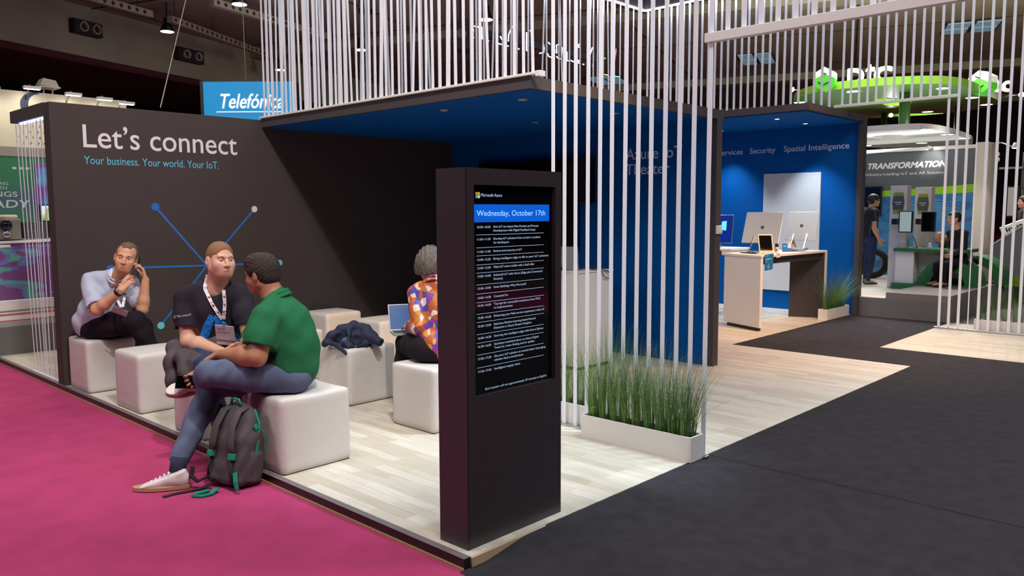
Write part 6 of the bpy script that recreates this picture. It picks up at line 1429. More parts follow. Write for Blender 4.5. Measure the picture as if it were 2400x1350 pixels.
quick_person('bald person bent low behind the green desk, only the head showing', J, 0.98, (-0.5, 0.45, -0.8), SKP, mat('grey jumper', (96, 92, 96), 0.9), mat('dark trousers', (34, 28, 36), 0.9), mat('tan shoe', (170, 130, 100), 0.6), HBK, res=0.011, bald=True)
# person in white behind the cream post, person in black at the right edge
def stander(label, px_, F_, shirt, tr, S=0.98, sleeve=1.2, z0=PZ):
    F_ = nrm(F_); L_ = Vector((0, 0, 1)).cross(F_); P0 = Vector((px_[0], px_[1], z0)); A_ = lambda a, b_, c: tuple(P0+F_*a+L_*b_+Vector((0, 0, c)))
    J = dict(head=A_(0.05, 0, 1.54), neck=A_(0, 0, 1.37), lsh=A_(0, 0.19, 1.32), rsh=A_(0, -0.19, 1.32), pel=A_(0, 0, 0.9), lel=A_(-0.03, 0.25, 1.05), rel=A_(-0.03, -0.25, 1.05), lwr=A_(0.14, 0.18, 0.98), rwr=A_(0.14, -0.18, 0.98), lhip=A_(0, 0.09, 0.86), rhip=A_(0, -0.09, 0.86), lkn=A_(0.03, 0.1, 0.47), rkn=A_(0.0, -0.1, 0.47), lank=A_(0, 0.11, 0.075), rank=A_(-0.04, -0.11, 0.075))
    quick_person(label, J, S, tuple(F_), SKP, shirt, tr, BLKSH, HBK, res=0.011, sleeve=sleeve)
o = (16.000, 1.506, 1.088); stander('person in a white shirt mostly hidden by the cream post', (16.0, o[1]), (-0.3, 0.95, 0), mat('white cotton shirt', (222, 216, 210), 0.85), TRO)
o = (15.300, 0.674, 1.124); stander('person in black cut by the right edge of the picture', (15.3, o[1]), (-0.5, 0.85, 0), mat('dark navy jacket', (30, 26, 34), 0.9), TRO)
# ================================================================ neighbouring stand on the left
GREY2 = mat('grey plinth', (104, 102, 100), 0.7)
b = MB().box(-4, 4.5, 8.09, 13, -0.055, 0.335); struct(b.build('wall_plinth', GREY2))
root = thing('display_counter', 'white counter with green and red lines and a purple graphic front, behind the left bands', 'counter', (-0.5, 8.5, 0.335))
MB().box(-4, 2.5, 8.10, 8.9, 0.335, 0.40).build('lower_slab', mat('pale grey slab', (156, 156, 156), 0.6), root)
MB().box(-4, 2.5, 8.12, 8.9, 0.40, 0.645).build('body', WHITE, root)
b = MB().hexa([(-4, 8.112, 0.43), (2.5, 8.112, 0.50), (2.5, 8.12, 0.50), (-4, 8.12, 0.43)], [(-4, 8.112, 0.445), (2.5, 8.112, 0.515), (2.5, 8.12, 0.515), (-4, 8.12, 0.445)]); b.hexa([(-4, 8.112, 0.40), (2.5, 8.112, 0.40), (2.5, 8.12, 0.40), (-4, 8.12, 0.40)], [(-4, 8.112, 0.41), (2.5, 8.112, 0.412), (2.5, 8.12, 0.412), (-4, 8.12, 0.41)]); b.build('red_line', mat('red line print', (190, 84, 84), 0.6), root)
b = MB().hexa([(-4, 8.112, 0.44), (2.5, 8.112, 0.56), (2.5, 8.12, 0.56), (-4, 8.12, 0.44)], [(-4, 8.112, 0.452), (2.5, 8.112, 0.572), (2.5, 8.12, 0.572), (-4, 8.12, 0.452)]); b.build('green_line', mat('green line print', (84, 150, 96), 0.6), root)
PURP = ramp_mat('purple and green graphic', [(0.0, (88, 26, 96)), (0.46, (88, 26, 96)), (0.5, (74, 84, 140)), (0.56, (56, 130, 110)), (0.66, (60, 160, 96))], 2.2, 0.6, stretch=(0.6, 1, 2.4), interp='CONSTANT', dist=0.8, rot=(0, 0.4, 0))
MB().add([(-4, 8.20, 0.645), (2.5, 8.20, 0.645), (2.5, 8.55, 1.36), (-4, 8.55, 1.22), (-4, 9.2, 0.645), (2.5, 9.2, 0.645), (2.5, 9.2, 1.36), (-4, 9.2, 1.22)], [(0, 1, 2, 3), (4, 7, 6, 5), (0, 4, 5, 1), (1, 5, 6, 2), (3, 2, 6, 7), (0, 3, 7, 4)]).build('graphic_front', PURP, root)
MB().hexa([(-4, 8.53, 1.22), (2.5, 8.53, 1.36), (2.5, 9.25, 1.36), (-4, 9.25, 1.22)], [(-4, 8.53, 1.245), (2.5, 8.53, 1.385), (2.5, 9.25, 1.385), (-4, 9.25, 1.245)]).build('top_board', WHITE, root)
b = MB().add([(-0.35, 8.5, 1.15), (0.30, 8.5, 1.17), (0.30, 8.53, 1.30), (-0.35, 8.53, 1.30)], [(0, 1, 2, 3)]); o = b.build('label_strip', WHITE, root); b = MB(); write(b, 'NEW', (0.02, 8.505, 1.20), EX, EZ, 0.055, 0.13, bold=0.002, lift=0.006); b.build('lettering', mat('green label print', (96, 150, 104), 0.6), root)
# backdrop wall
bw_ = MB().box(-5, 2.14, 9.5, 9.75, -0.055, 3.31); NW = struct(bw_.build('wall_neighbour', mat('warm white header', (214, 206, 184), 0.6)))
MB().box(-5, 1.6, 9.47, 9.5, 0.3, 2.44).build('green_panel', ramp_mat('green panel print', [(0.0, (40, 130, 74)), (0.5, (52, 120, 84)), (0.62, (66, 92, 110)), (0.7, (48, 118, 84)), (1.0, (60, 140, 60))], 1.0, 0.6, kind='GRADZ', stretch=(1, 1, 0.33), interp='EASE'), NW)
MB().box(-5, 2.14, 9.46, 9.5, 2.44, 2.565).build('grey_band', mat('grey header band', (150, 142, 134), 0.6), NW)
MB().box(0.885, 2.1, 9.44, 9.47, 1.1, 2.36).build('side_panel', ramp_mat('blue purple panel print', [(0.0, (46, 60, 150)), (0.4, (60, 160, 214)), (0.55, (120, 60, 160)), (0.7, (70, 180, 226)), (1, (60, 70, 170))], 1.6, 0.6, interp='EASE', dist=0.6), NW)
root = thing('display_screen', 'bright screen with a green landscape beside the left bands', 'screen', (1.1, 9.4, 1.45)); MB().box(0.90, 1.6, 9.40, 9.44, 1.42, 1.80).build('housing', BLACKPL, root); MB().box(0.91, 1.59, 9.394, 9.40, 1.44, 1.785).build('picture', ramp_mat('landscape picture', [(0.0, (40, 70, 26)), (0.45, (130, 160, 40)), (0.58, (210, 224, 240)), (0.8, (70, 110, 50))], 5, 0.4, interp='EASE', emit=0.5), root)
b = MB(); W_ = mat('pale green lettering', (196, 206, 190), 0.6)
write(b, 'INGS', (0.36, 9.47, 1.905), EX, EZ, 0.07, 0.30, bold=0.001); write(b, 'READY', (0.14, 9.47, 1.76), EX, EZ, 0.105, 0.665, bold=0.002, shear=0.1); write(b, 'CTING', (0.36, 9.47, 2.06), EX, EZ, 0.04, 0.2); write(b, 'WITH', (0.36, 9.47, 2.0), EX, EZ, 0.04, 0.18); write(b, '\u25a0 \u25a0 \u25a0', (0.62, 9.47, 2.27), EX, EZ, 0.03, 0.2)
b.build('lettering', W_, NW)
b = MB(); cc = (0.942, 9.490, 3.136)
for i in range(24):
    t0, t1 = math.radians(70+i*9), math.radians(79+i*9); q = lambda t, r: (cc[0]+r*math.cos(t), 9.492, cc[2]+r*math.sin(t))
    w0 = 0.085*math.sin(PI*i/24)+0.01; w1 = 0.085*math.sin(PI*(i+1)/24)+0.01; b.poly([q(t0, 0.175), q(t1, 0.175), q(t1, 0.175-w1), q(t0, 0.175-w0)])
b.build('crescent_mark', mat('navy crescent print', (34, 46, 84), 0.6), NW)
b = MB(); rr_ = random.Random(2)
for i in range(7):
    for j in range(5):
        r_ = 0.004+0.0022*i+0.001*(4-j); x, z = 0.70+0.085*i+0.03*(j % 2), 2.63+0.075*j; b.poly([(x+r_*math.cos(2*PI*k/12), 9.493, z+r_*math.sin(2*PI*k/12)) for k in range(12)])
b.build('dot_pattern', mat('grey dot print', (96, 92, 92), 0.6), NW)
for (px_, lb) in (((0.363, 9.200, 3.280), 'at the left frame edge'), ((0.835, 9.200, 3.325), 'over the dark crescent'), ((1.335, 9.200, 3.293), 'second along the white header'), ((1.735, 9.200, 3.270), 'third along the white header'), ((2.033, 9.200, 3.239), 'at the right end of the white header')):
    root = thing('wall_washer', 'lit wall washer on the cream header, '+lb, 'light', px_, 0, 'wall washers of the left stand'); p = Vector(px_)
    MB().tube([(p.x, 9.5, 3.2), (p.x, 9.3, p.z+0.05), tuple(p)], 0.01, 6).build('arm', CHROME, root, smooth=True); MB().box(p.x-0.1, p.x+0.1, 9.16, 9.24, p.z-0.015, p.z+0.02).build('head', WHITEPL, root, bevel=0.004); MB().box(p.x-0.09, p.x+0.09, 9.17, 9.23, p.z-0.02, p.z-0.015).build('lamp', mat('lit washer lens', (255, 250, 230), 0.3, emit=14, ecol=(255, 250, 226)), root)
    spot('wall_washer_beam', (p.x, 9.2, p.z-0.03), (p.x, 9.5, p.z-0.35), 7, (1, 0.95, 0.78), 120, 0.9, 0.04)
o = (1.145, 9.600, 3.401); root = thing('floodlight', 'grey hooded floodlight on top of the warm white header', 'light', o); x, z = o[0], o[2]
MB().hexa([(x-0.12, 9.5, z+0.02), (x+0.12, 9.5, z), (x+0.12, 9.75, z), (x-0.12, 9.75, z+0.02)], [(x-0.07, 9.54, z+0.12), (x+0.09, 9.54, z+0.10), (x+0.09, 9.72, z+0.10), (x-0.07, 9.72, z+0.12)]).build('hood', mat('grey lamp housing', (150, 144, 132), 0.5), root, bevel=0.004); MB().box(x-0.13, x+0.13, 9.49, 9.76, z-0.005, z+0.01).build('rim', mat('pale lamp rim', (196, 190, 178), 0.5), root); MB().tube([(x-0.05, 9.62, z), (x-0.05, 9.62, 3.31)], 0.01, 6).tube([(x+0.06, 9.62, z), (x+0.06, 9.62, 3.31)], 0.01, 6).build('bracket', CHROME, root)
o = (0.361, 8.900, 1.376); root = thing('coffee_machine', 'silver machine with a round dark lens on the left counter', 'machine', (o[0], 8.9, 1.34)); x, z = o[0], 1.345
MB().box(x-0.18, x+0.14, 8.8, 9.1, z, z+0.27).build('body', mat('champagne metal', (150, 142, 132), 0.35, metal=0.5), root, bevel=0.012); MB().box(x-0.2, x+0.17, 8.74, 9.1, z-0.03, z).build('drip_tray', BLACKPL, root); MB().box(x-0.18, x+0.12, 8.82, 9.08, z+0.27, z+0.32).build('bean_hopper', mat('cream hopper', (206, 196, 170), 0.5), root, bevel=0.02)
MB().lathe((x-0.03, 8.80, z+0.19), [(0.07, 0.0), (0.07, -0.02), (0.05, -0.025), (0.045, -0.01)], 24, 'Y').build('lens_ring', BLACKPL, root, smooth=True); MB().sphere((x-0.03, 8.785, z+0.19), (0.045, 0.02, 0.045)).build('lens', mat('blue black lens', (16, 22, 44), 0.05), root, smooth=True); MB().lathe((x-0.03, 8.80, z+0.07), [(0.045, 0), (0.045, -0.03), (0.03, -0.035)], 20, 'Y').build('spout', CHROME, root, smooth=True)
for (xx, lb, m_, ww, hh) in ((o[0]+0.33, 'dark grey box beside the silver machine on the left counter', mat('dark grey box', (58, 56, 58), 0.6), 0.13, 0.2), (o[0]+0.50, 'black box beside the left bands on the left counter', BLACKPL, 0.06, 0.22)):
    tag(MB().box(xx-ww, xx+ww, 8.85, 9.1, 1.37, 1.37+hh).build('appliance_box', m_, bevel=0.006, loc=(xx, 8.95, 1.37)), lb, 'box')

# ================================================================ hanging blue company sign
pa, pb, pc, pd = Vector((3.813, 10.522, 3.885)), Vector((4.861, 9.407, 3.808)), Vector((3.766, 10.481, 3.239)), Vector((4.815, 9.367, 3.176))
ex = nrm(Vector((pb.x-pa.x, pb.y-pa.y, 0))); nz = ex.cross(EZ); W0 = (pb-pa).length; zt0, zb0 = pa.z, pc.z-0.15
root = thing('hanging_sign', 'bright blue hanging company sign with white script, above the charcoal wall', 'sign', tuple(pa)); X = axes((pa.x, pa.y, zb0), ex, -nz, EZ); Hh = zt0-zb0
MB(X).box(-0.06, W0, 0.0, 0.35, 0, Hh+0.02).build('housing', BLACKPL, root); MB(X).box(0, W0-0.02, -0.01, 0, 0.0, Hh).build('light_face', mat('lit cyan blue face', (16, 140, 196), 0.4, emit=0.55, ecol=(12, 140, 205)), root)
b = MB(); TL = Vector((3.946, 10.247, 3.447)); write(b, 'Telef\u00f3nica', Vector((pa.x, pa.y, TL.z))+ex*((TL-pa).dot(ex))+nz*0.012, ex, EZ, 0.25, 1.06, shear=0.26, bold=0.006, lift=0.0)
u0 = (Vector((3.887, 10.300, 3.375))-pa).dot(ex); zz = (3.887, 10.300, 3.375)[2]-zb0; b.X = None
P_ = X @ Vector((u0, -0.014, zz)); b.hexa([X @ Vector((u0, -0.016, zz)), X @ Vector((u0+1.12, -0.016, zz)), X @ Vector((u0+1.12, -0.011, zz)), X @ Vector((u0, -0.011, zz))], [X @ Vector((u0, -0.016, zz+0.016)), X @ Vector((u0+1.12, -0.016, zz+0.016)), X @ Vector((u0+1.12, -0.011, zz+0.016)), X @ Vector((u0, -0.011, zz+0.016))])
b.build('script_lettering', mat('lit white script', (240, 246, 250), 0.4, emit=0.6), root)
MB().tube([X @ Vector((0.69, 0.1, Hh)), tuple((X @ Vector((0.66, 0.1, Hh)))[:2])+(9.7,)], 0.008, 6).build('suspension_cable', mat('grey cable', (120, 114, 108), 0.6), root)
tag(MB().tube([(1.067, 5.820, 2.786), (3.978, 11.308, 5.548), (6.015, 15.272, 7.514)], 0.006, 6).build('suspension_cable', mat('grey cable', (120, 114, 108), 0.6), loc=(1.067, 5.820, 2.786)), 'thin steel cable rising from the top of the charcoal wall', 'cable')

# ================================================================ hall ceiling: duct boxes, perforated rails, lamps, panels
def hbox(u0, u1, v0, v1, z0, z1): return MB(HX).box(u0, u1, v0, v1, z0, z1)
for (u0, u1, z0, z1, lb) in ((18.94, 20.2, 8.56, 9.08, 'dark box with two round duct mouths on the girder, left one'), (24.08, 25.6, 8.42, 8.98, 'dark box with two round duct mouths on the girder, right one')):
    root = thing('duct_box', lb, 'ventilation', tuple(HX @ Vector((u0, 26, z0)))); hbox(u0, u1, 25.7, 26, z0, z1).build('box', mat('dark duct box', (40, 34, 38), 0.8), root)
    for t in (0.3, 0.76):
        uc, zc = u0+(u1-u0)*t, (z0+z1)/2+0.01; b = MB(HX); r_ = 0.185
        rings = [[(uc+r*math.cos(2*PI*i/28), v, zc+r*math.sin(2*PI*i/28)) for i in range(28)] for r, v in ((r_, 25.7), (r_, 25.6), (r_*0.82, 25.6), (r_*0.72, 25.74))]
        b.loft(rings, caps=False).build('duct_ring', mat('pale duct ring', (178, 170, 166), 0.6), root, smooth=False)
        MB(HX).poly([(uc+r_*0.72*math.cos(2*PI*i/28), 25.69, zc+r_*0.72*math.sin(2*PI*i/28)) for i in range(28)]).build('duct_mouth', CONCDK, root)
        MB(HX).box(uc-0.02, uc+0.02, 25.66, 25.69, zc-r_*0.7, zc+r_*0.7).build('damper_blade', mat('dark duct box', (40, 34, 38), 0.8), root)
for (u0, u1, v0, v1, lb) in ((11, 19.4, 22.35, 22.3, 'perforated white rail under the ceiling at the far left'), (20.2, 27.5, 22.2, 23.5, 'perforated white rail beside the ceiling lamp'), (18.9, 25, 18.95, 18.6, 'perforated white rail nearest the near bands')):
    root = thing('perforated_rail', lb, 'rail', tuple(HX @ Vector((u0, v0, 8.9))), 0, 'perforated ceiling rails'); a, c = Vector((u0, v0, 8.85)), Vector((u1, v1, 8.85)); d = (c-a).normalized(); s_ = d.cross(EZ)
    MB(HX).hexa([a-s_*0.12, c-s_*0.12, c+s_*0.12, a+s_*0.12], [a-s_*0.12+EZ*0.24, c-s_*0.12+EZ*0.24, c+s_*0.12+EZ*0.24, a+s_*0.12+EZ*0.24]).build('rail', mat('pale steel rail', (150, 140, 130), 0.7), root)
    n = int((c-a).length/0.34); b = MB(HX)
    for k in range(n):
        q = a+d*(0.2+0.34*k)+EZ*0.12
        for sg in (1, -1): b.poly([q+s_*0.123*sg+(d*math.cos(2*PI*i/12)+EZ*math.sin(2*PI*i/12))*0.075 for i in range(12)])
    o = b.build('holes', CONCDK, root); o['kind'] = 'stuff'; b = MB(HX)
    for k in range(int((c-a).length/2.5)+1): q = a+d*(0.3+2.5*k)+EZ*0.24; b.tube([q, (q.x, q.y, 9.72)], 0.015, 5)
    b.build('hanger', CONCDK, root)
for (px_, lb) in (((20.466, 22.621, 8.600), 'glowing ceiling lamp left of the steel cable'), ((18.381, 17.286, 8.600), 'glowing ceiling lamp at the top edge beside the bands'), ((28.918, 24.079, 8.600), 'glowing ceiling lamp low behind the left end of the bands'), ((26.396, 17.794, 8.600), 'glowing ceiling lamp in the middle of the canopy bands'), ((23.616, 10.643, 8.600), 'glowing ceiling lamp beside the neon sign')):
    p = HX @ Vector(px_); root = thing('ceiling_lamp', lb, 'light', tuple(p), 0, 'high ceiling lamps')
    MB().lathe((p.x, p.y, p.z), [(0.12, 0.5), (0.14, 0.3), (0.27, 0.02), (0.26, 0.0)], 24).build('shade', BLACKPL, root, smooth=True); MB().lathe((p.x, p.y, p.z), [(0.24, -0.012), (0.24, 0.0)], 24).build('lamp', mat('lit high bay lamp', (255, 240, 236), 0.3, emit=10, ecol=(255, 226, 240)), root); MB().cyl((p.x, p.y, p.z+0.5), (p.x, p.y, 9.7), 0.03, 8).build('stem', BLACKPL, root)
SKYP = mat('dim blue roof light', (120, 150, 170), 0.4, emit=0.25, ecol=(150, 190, 214))
def rooflights(label, c, su, sv):
    root = thing('roof_light', label, 'light', tuple(HX @ Vector(c)), 0, 'blue roof lights')
    for i in (0, 1):
        for j in (0, 1): MB(HX).box(c[0]+(i-1)*su+0.12, c[0]+i*su-0.12, c[1]+(j-1)*sv+0.1, c[1]+j*sv-0.1, 9.61, 9.66).build('pane', SKYP, root)
    MB(HX).box(c[0]-su, c[0]+su, c[1]-sv, c[1]+sv, 9.66, 9.70).build('frame', CONCDK, root)
rooflights('four pale blue roof lights above the far canopy', (41.236, 3.034, 9.600), 1.6, 0.9); rooflights('four pale blue roof lights at the top right', (37.431, -6.373, 9.600), 1.2, 1.1); rooflights('four pale blue roof lights low behind the near bands', (44.728, 12.123, 9.600), 1.6, 1.0)
# hanging neon tube sign
PW = 19.0
root = thing('neon_sign', 'white neon tube sign on a dark bar hanging behind the canopy bands', 'sign', (12.030, 10.127, 5.583))
NEO = mat('lit white neon', (220, 230, 255), 0.4, emit=3.0, ecol=(216, 228, 255))
def nt(pts, w=0.0): return [Vector(p) for p in pts]
def T(*xy): return [N0+NX*((xy[i]-0)*NS)+NY*(-(xy[i+1])*NS) for i in range(0, len(xy), 2)]
N0 = Vector((10.628, 11.731, 6.501)); NX = nrm(Vector((13.564, 8.637, 6.485))-N0); NY = nrm(N0-Vector((10.468, 11.591, 4.277))); NS = (Vector((13.564, 8.637, 6.485))-N0).length/2400
strokes = [(250, 170, 215, 200, 208, 275, 290, 295), (220, 330, 225, 352, 290, 390), (290, 235, 395, 250, 400, 410), (330, 240, 345, 250), (460, 410, 465, 432, 490, 436), (600, 440, 618, 470, 700, 490, 755, 505), (640, 370, 680, 440), (800, 240, 755, 345, 750, 440), (850, 455, 870, 532, 900, 545), (995, 320, 995, 565, 1015, 568), (1040, 300, 1058, 288, 1080, 300, 1080, 590, 1095, 592), (1165, 600, 1225, 590, 1230, 540, 1220, 470), (1275, 600, 1290, 640, 1330, 655, 1370, 640), (1370, 550, 1370, 600), (1400, 600, 1395, 490, 1440, 475), (1395, 640, 1420, 668, 1465, 675, 1470, 520), (1285, 450, 1310, 480), (1535, 580, 1535, 700, 1560, 700), (1585, 693, 1625, 715), (1665, 480, 1668, 690), (1710, 475, 1690, 485, 1690, 515, 1715, 525), (1692, 690, 1692, 730, 1720, 738), (1745, 745, 1768, 750), (1878, 520, 1845, 615), (1812, 750, 1838, 768), (1888, 712, 1884, 775)]
for s_ in strokes: MB().tube(T(*s_), 0.014, 6).build('neon_tube', NEO, root, smooth=True)
for s_, c in (((1982, 465, 1982, 660, 2055, 668), (90, 240, 150)), ((1986, 690, 1992, 880, 2100, 892), (230, 226, 110)), ((2140, 905, 2240, 915), (120, 200, 240)), ((2195, 540, 2175, 700), (214, 110, 100))): MB().tube(T(*s_), 0.012, 6).build('neon_tube', mat('lit neon %d' % c[0], c, 0.4, emit=1.3, ecol=c), root, smooth=True)
b = MB(); q = T(300, 230, 1960, 620, 1960, 700, 300, 330); nz = NX.cross(NY); b.hexa([p-nz*0.1 for p in q], [p-nz*0.22 for p in q]); b.build('backing_bar', mat('dark sign bar', (34, 30, 38), 0.7), root)
for s_ in (800, 1700): q = T(s_, 350 if s_ < 1000 else 560)[0]-nz*0.15; MB().tube([q, (q.x, q.y, 9.7)], 0.012, 6).build('suspension_cable', CONCDK, root)
for (c0, c1, lb) in (((9.912, 10.952, 5.960), (10.130, 10.631, 5.307), 'dark loudspeaker box hanging left of the neon sign'), ((8.494, 12.522, 6.523), (8.696, 12.264, 6.196), 'dark projector box hanging at the top edge behind the bands')):
    c0, c1 = Vector(c0), Vector(c1); m_ = (c0+c1)/2; root = thing('hanging_loudspeaker', lb, 'speaker', tuple(m_), 0, 'hanging dark boxes'); X = frame(m_.x, m_.y, m_.z, math.radians(-40)); w_ = (Vector((c1.x, c1.y, 0))-Vector((c0.x, c0.y, 0))).length/2; h_ = (c0.z-c1.z)/2
    MB(X).box(-w_, w_, -0.2, 0.3, -h_, h_).build('cabinet', mat('dark sign bar', (34, 30, 38), 0.7), root, bevel=0.01); MB(X).lathe((0, -0.2, 0), [(w_*0.6, 0), (w_*0.6, -0.02), (w_*0.4, -0.03)], 20, 'Y').build('driver', mat('grey driver cone', (92, 86, 90), 0.6), root, smooth=True); MB().tube([(m_.x, m_.y, m_.z+h_), (m_.x, m_.y, 9.7)], 0.03, 6).build('hanger', CONCDK, root)
# ================================================================ backpack leaning on the pouf
BPG = mat('charcoal nylon', (74, 66, 70), 0.75, noise=0.06, nscale=30, bump=0.25, bscale=600); BPD = mat('black nylon', (34, 30, 34), 0.75); TEAL = mat('teal webbing', (16, 134, 112), 0.7)
root = thing('backpack', 'charcoal backpack with teal zips and straps standing against the white pouf', 'backpack', (-0.21, 1.98, -0.055))
X = Matrix.Translation((-0.22, 1.985, -0.052)) @ Matrix.Rotation(math.radians(14), 4, 'Z') @ Matrix.Rotation(math.radians(12), 4, 'Y')     # local: -x = strap side, y = width, z = height
PT = lambda x, y, z: X @ Vector((x, y, z)); R3 = [X.to_3x3() @ Vector(v) for v in ((1, 0, 0), (0, 1, 0), (0, 0, 1))]
b = SDF(0.006)
b.rbox(PT(0, 0, 0.17), (0.10, 0.155, 0.165), R3, 0.05, 0.05); b.ell(PT(0, 0, 0.36), (0.095, 0.145, 0.17), R3, 0.08); b.ell(PT(0.055, 0, 0.16), (0.095, 0.135, 0.14), R3, 0.03); b.rbox(PT(0.03, -0.15, 0.13), (0.06, 0.02, 0.10), R3, 0.02, 0.01)
b.ripple(wrinkle(0.005, 42, ((0.5, 0.3, 0.9), (-0.7, 0.5, 0.6))))
b.build('bag', BPG, root, 2)
for y in (-0.075, 0.075):
    P = [PT(-0.02, y*0.8, 0.50), PT(-0.085, y*0.85, 0.47), PT(-0.125, y*0.95, 0.38), PT(-0.13, y*1.05, 0.27), PT(-0.115, y*1.25, 0.19)]
    rings = []
    for i, p in enumerate(P):
        t = (P[min(i+1, 4)]-P[max(i-1, 0)]).normalized(); s_ = R3[1]; n_ = t.cross(s_).normalized(); w = 0.032 if i < 4 else 0.02; rings.append([p+s_*w*math.cos(a)+n_*0.011*math.sin(a) for a in [2*PI*k/12 for k in range(12)]])
    st = MB().loft(rings).build('shoulder_strap', BPG, root, smooth=True)
    MB(X).box(-0.132, -0.105, y*1.25-0.024, y*1.25+0.024, 0.175, 0.215).build('buckle_patch', TEAL, st, bevel=0.004)
    MB().tube([PT(-0.115, y*1.25, 0.18), PT(-0.12, y*1.3, 0.1), PT(-0.10, y*1.5, 0.03)], 0.008, 8).build('lower_strap', BPD, root, smooth=True)
MB().tube([PT(-0.05, -0.045, 0.51), PT(-0.06, -0.03, 0.545), PT(-0.06, 0.03, 0.545), PT(-0.05, 0.045, 0.51)], 0.009, 8).build('grab_handle', TEAL, root, smooth=True)
def ribbon3(pts, w, th, side, name, m):
    rings = []; k = len(pts)
    for i, p in enumerate(pts):
        t = (pts[min(i+1, k-1)]-pts[max(i-1, 0)]).normalized(); s_ = Vector(side); s_ = (s_-t*s_.dot(t)).normalized(); n_ = t.cross(s_); rings.append([p-s_*w/2-n_*th, p+s_*w/2-n_*th, p+s_*w/2+n_*th, p-s_*w/2+n_*th])
    return MB().loft(rings).build(name, m, root)
ribbon3([PT(0.015, -0.10, 0.49), PT(0.025, -0.148, 0.40), PT(0.02, -0.16, 0.30), PT(0.01, -0.163, 0.2), PT(0.0, -0.16, 0.12), PT(0.03, -0.163, 0.105)], 0.016, 0.004, R3[0], 'zip', TEAL)
ribbon3([PT(0.06, -0.15, 0.36), PT(0.085, -0.155, 0.33), PT(0.11, -0.15, 0.27), PT(0.115, -0.15, 0.22)], 0.022, 0.003, R3[1]+R3[0], 'compression_strap', TEAL)
ribbon3([PT(-0.02, -0.158, 0.40), PT(0.0, -0.16, 0.375)], 0.03, 0.004, R3[0]+R3[2], 'zip_pull', TEAL)
ribbon3([PT(-0.10, -0.12, 0.10), PT(-0.115, -0.15, 0.05), PT(-0.11, -0.165, 0.005), PT(-0.09, -0.16, -0.0)], 0.028, 0.004, R3[1], 'side_loop', TEAL)
ribbon3([Vector((-0.34, 1.93, -0.03)), Vector((-0.40, 1.90, -0.045)), Vector((-0.46, 1.91, -0.047)), Vector((-0.49, 1.95, -0.047)), Vector((-0.45, 1.97, -0.045)), Vector((-0.38, 1.96, -0.04))], 0.03, 0.005, (0.3, 1, 0), 'floor_loop', TEAL)
ribbon3([Vector((-0.35, 2.02, 0.03)), Vector((-0.40, 2.08, -0.01)), Vector((-0.43, 2.1, 0.03)), Vector((-0.41, 2.12, 0.08))], 0.03, 0.006, (1, 0.3, 0), 'hip_strap', BPD)
ribbon3([Vector((-0.34, 2.02, -0.03)), Vector((-0.42, 2.05, -0.048)), Vector((-0.55, 2.08, -0.05)), Vector((-0.62, 2.08, -0.05))], 0.03, 0.0025, (0, 1, 0), 'strap_tail', BPD)
# paper sleeve between leg and backpack
root = thing('paper_bag', 'beige folded paper between the jeans leg and the backpack', 'paper', (-0.16, 2.22, 0.0))
MB().hexa([(-0.13, 2.17, 0.004), (-0.02, 2.14, 0.004), (-0.01, 2.16, 0.004), (-0.12, 2.19, 0.004)], [(-0.10, 2.18, 0.28), (-0.03, 2.15, 0.30), (-0.02, 2.165, 0.30), (-0.09, 2.195, 0.28)]).build('sheet', mat('beige paper', (176, 158, 128), 0.8), root)

# ================================================================ clothes lying about
NAVJ = mat('navy jacket cloth', (26, 32, 60), 0.75, noise=0.1, nscale=30, bump=0.2, bscale=500); NAVL = mat('blue grey lining', (70, 96, 130), 0.6)
root = thing('jacket', 'navy jacket lying crumpled on the white pouf', 'jacket', (1.55, 3.15, 0.51))
c0 = Vector((1.52, 3.13, 0.51)); u_ = nrm((0.70, -0.71, 0)); v_ = nrm((0.71, 0.70, 0)); Q = lambda a, d, h: c0+u_*a+v_*d+EZ*h
b = SDF(0.006)
b.chain([Q(-0.22, -0.06, 0.015), Q(-0.17, -0.04, 0.075), Q(-0.08, 0.0, 0.13), Q(0.02, 0.03, 0.16), Q(0.12, 0.03, 0.13), Q(0.20, 0.0, 0.07)], [0.03, 0.04, 0.045, 0.045, 0.045, 0.042], 0.03)
b.chain([Q(-0.10, -0.07, 0.11), Q(-0.05, -0.12, 0.06), Q(0.0, -0.17, 0.01)], [0.022, 0.02, 0.018], 0.02); b.chain([Q(-0.02, -0.02, 0.14), Q(0.0, -0.09, 0.11), Q(-0.01, -0.15, 0.03)], [0.024, 0.02, 0.016], 0.02)
b.chain([Q(-0.20, -0.08, 0.03), Q(-0.10, -0.12, 0.02), Q(0.03, -0.14, 0.015), Q(0.14, -0.08, 0.02)], [0.02, 0.022, 0.024, 0.025], 0.025); b.chain([Q(0.12, 0.0, 0.10), Q(0.20, -0.06, 0.06), Q(0.27, -0.10, 0.035)], [0.045, 0.042, 0.038], 0.025)
b.ell(Q(0.0, 0.04, 0.05), (0.19, 0.12, 0.075), [u_, v_, EZ], 0.04); b.chain([Q(-0.08, -0.17, 0.005), Q(0.0, -0.19, -0.05), Q(0.015, -0.2, -0.10)], [0.018, 0.014, 0.006], 0.02)
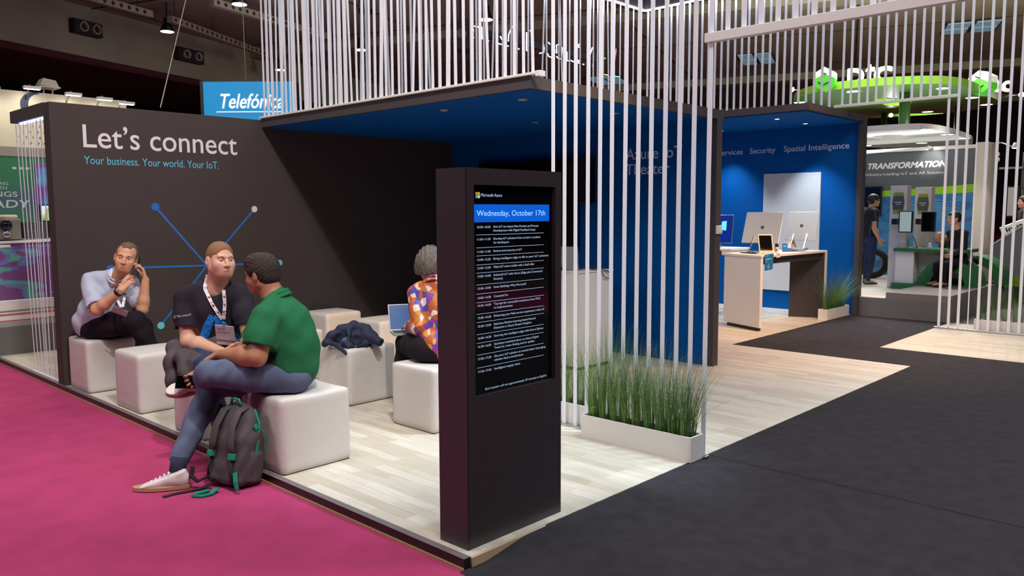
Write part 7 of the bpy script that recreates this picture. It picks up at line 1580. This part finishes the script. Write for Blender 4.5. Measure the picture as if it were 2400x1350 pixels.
b.ell(Q(-0.06, -0.10, 0.07), (0.06, 0.05, 0.05), [u_, v_, EZ], 0.015, sub=True); b.ell(Q(0.06, -0.10, 0.06), (0.055, 0.06, 0.06), [u_, v_, EZ], 0.015, sub=True); b.ell(Q(0.30, -0.12, 0.03), (0.03, 0.03, 0.024), [u_, v_, EZ], 0.008, sub=True)
b.ripple(wrinkle(0.005, 48, ((0.5, 0.3, 0.9), (-0.7, 0.5, 0.6), (0.8, -0.5, 0.2)))); b.build('cloth', NAVJ, root, 1)
MB().hexa([Q(-0.10, -0.06, 0.025), Q(-0.02, -0.085, 0.03), Q(-0.02, -0.07, 0.03), Q(-0.10, -0.05, 0.025)], [Q(-0.06, -0.05, 0.07), Q(-0.025, -0.06, 0.08), Q(-0.025, -0.05, 0.08), Q(-0.06, -0.04, 0.07)]).build('lining', NAVL, root)
root = thing('jacket', 'dark grey jacket bundled on the lap of the man in the black T-shirt', 'jacket', (0.02, 2.80, 0.70))
GJ = mat('dark grey jacket cloth', (72, 64, 68), 0.85, noise=0.1, nscale=30, bump=0.2, bscale=500); b = SDF(0.006)
b.chain([Vector((0.006, 3.150, 0.719)), Vector((-0.070, 3.077, 0.673)), Vector((-0.136, 2.991, 0.597)), Vector((-0.158, 2.939, 0.482)), Vector((-0.160, 2.901, 0.401))], [0.045, 0.06, 0.06, 0.05, 0.035], 0.04); b.chain([Vector((-0.068, 2.898, 0.656)), Vector((-0.058, 2.708, 0.629)), Vector((0.002, 2.559, 0.633))], [0.055, 0.05, 0.04], 0.05); b.chain([Vector((-0.124, 2.867, 0.642)), Vector((-0.134, 2.750, 0.561)), Vector((-0.149, 2.752, 0.462))], [0.055, 0.055, 0.04], 0.04)
b.chain([Vector((-0.098, 3.074, 0.651)), Vector((-0.139, 3.055, 0.615))], [0.035, 0.025], 0.02); b.chain([Vector((-0.098, 2.721, 0.627)), Vector((-0.104, 2.657, 0.545))], [0.045, 0.035], 0.03)
b.chain([Vector((0.080, 2.868, 0.722)), Vector((0.175, 2.713, 0.747)), Vector((0.202, 2.579, 0.721))], [0.05, 0.045, 0.03], 0.03)
b.ripple(wrinkle(0.011, 36, ((0.5, 0.3, 0.9), (-0.7, 0.5, 0.6), (0.8, -0.5, 0.2)), 0.6)); b.build('cloth', GJ, root, 1)
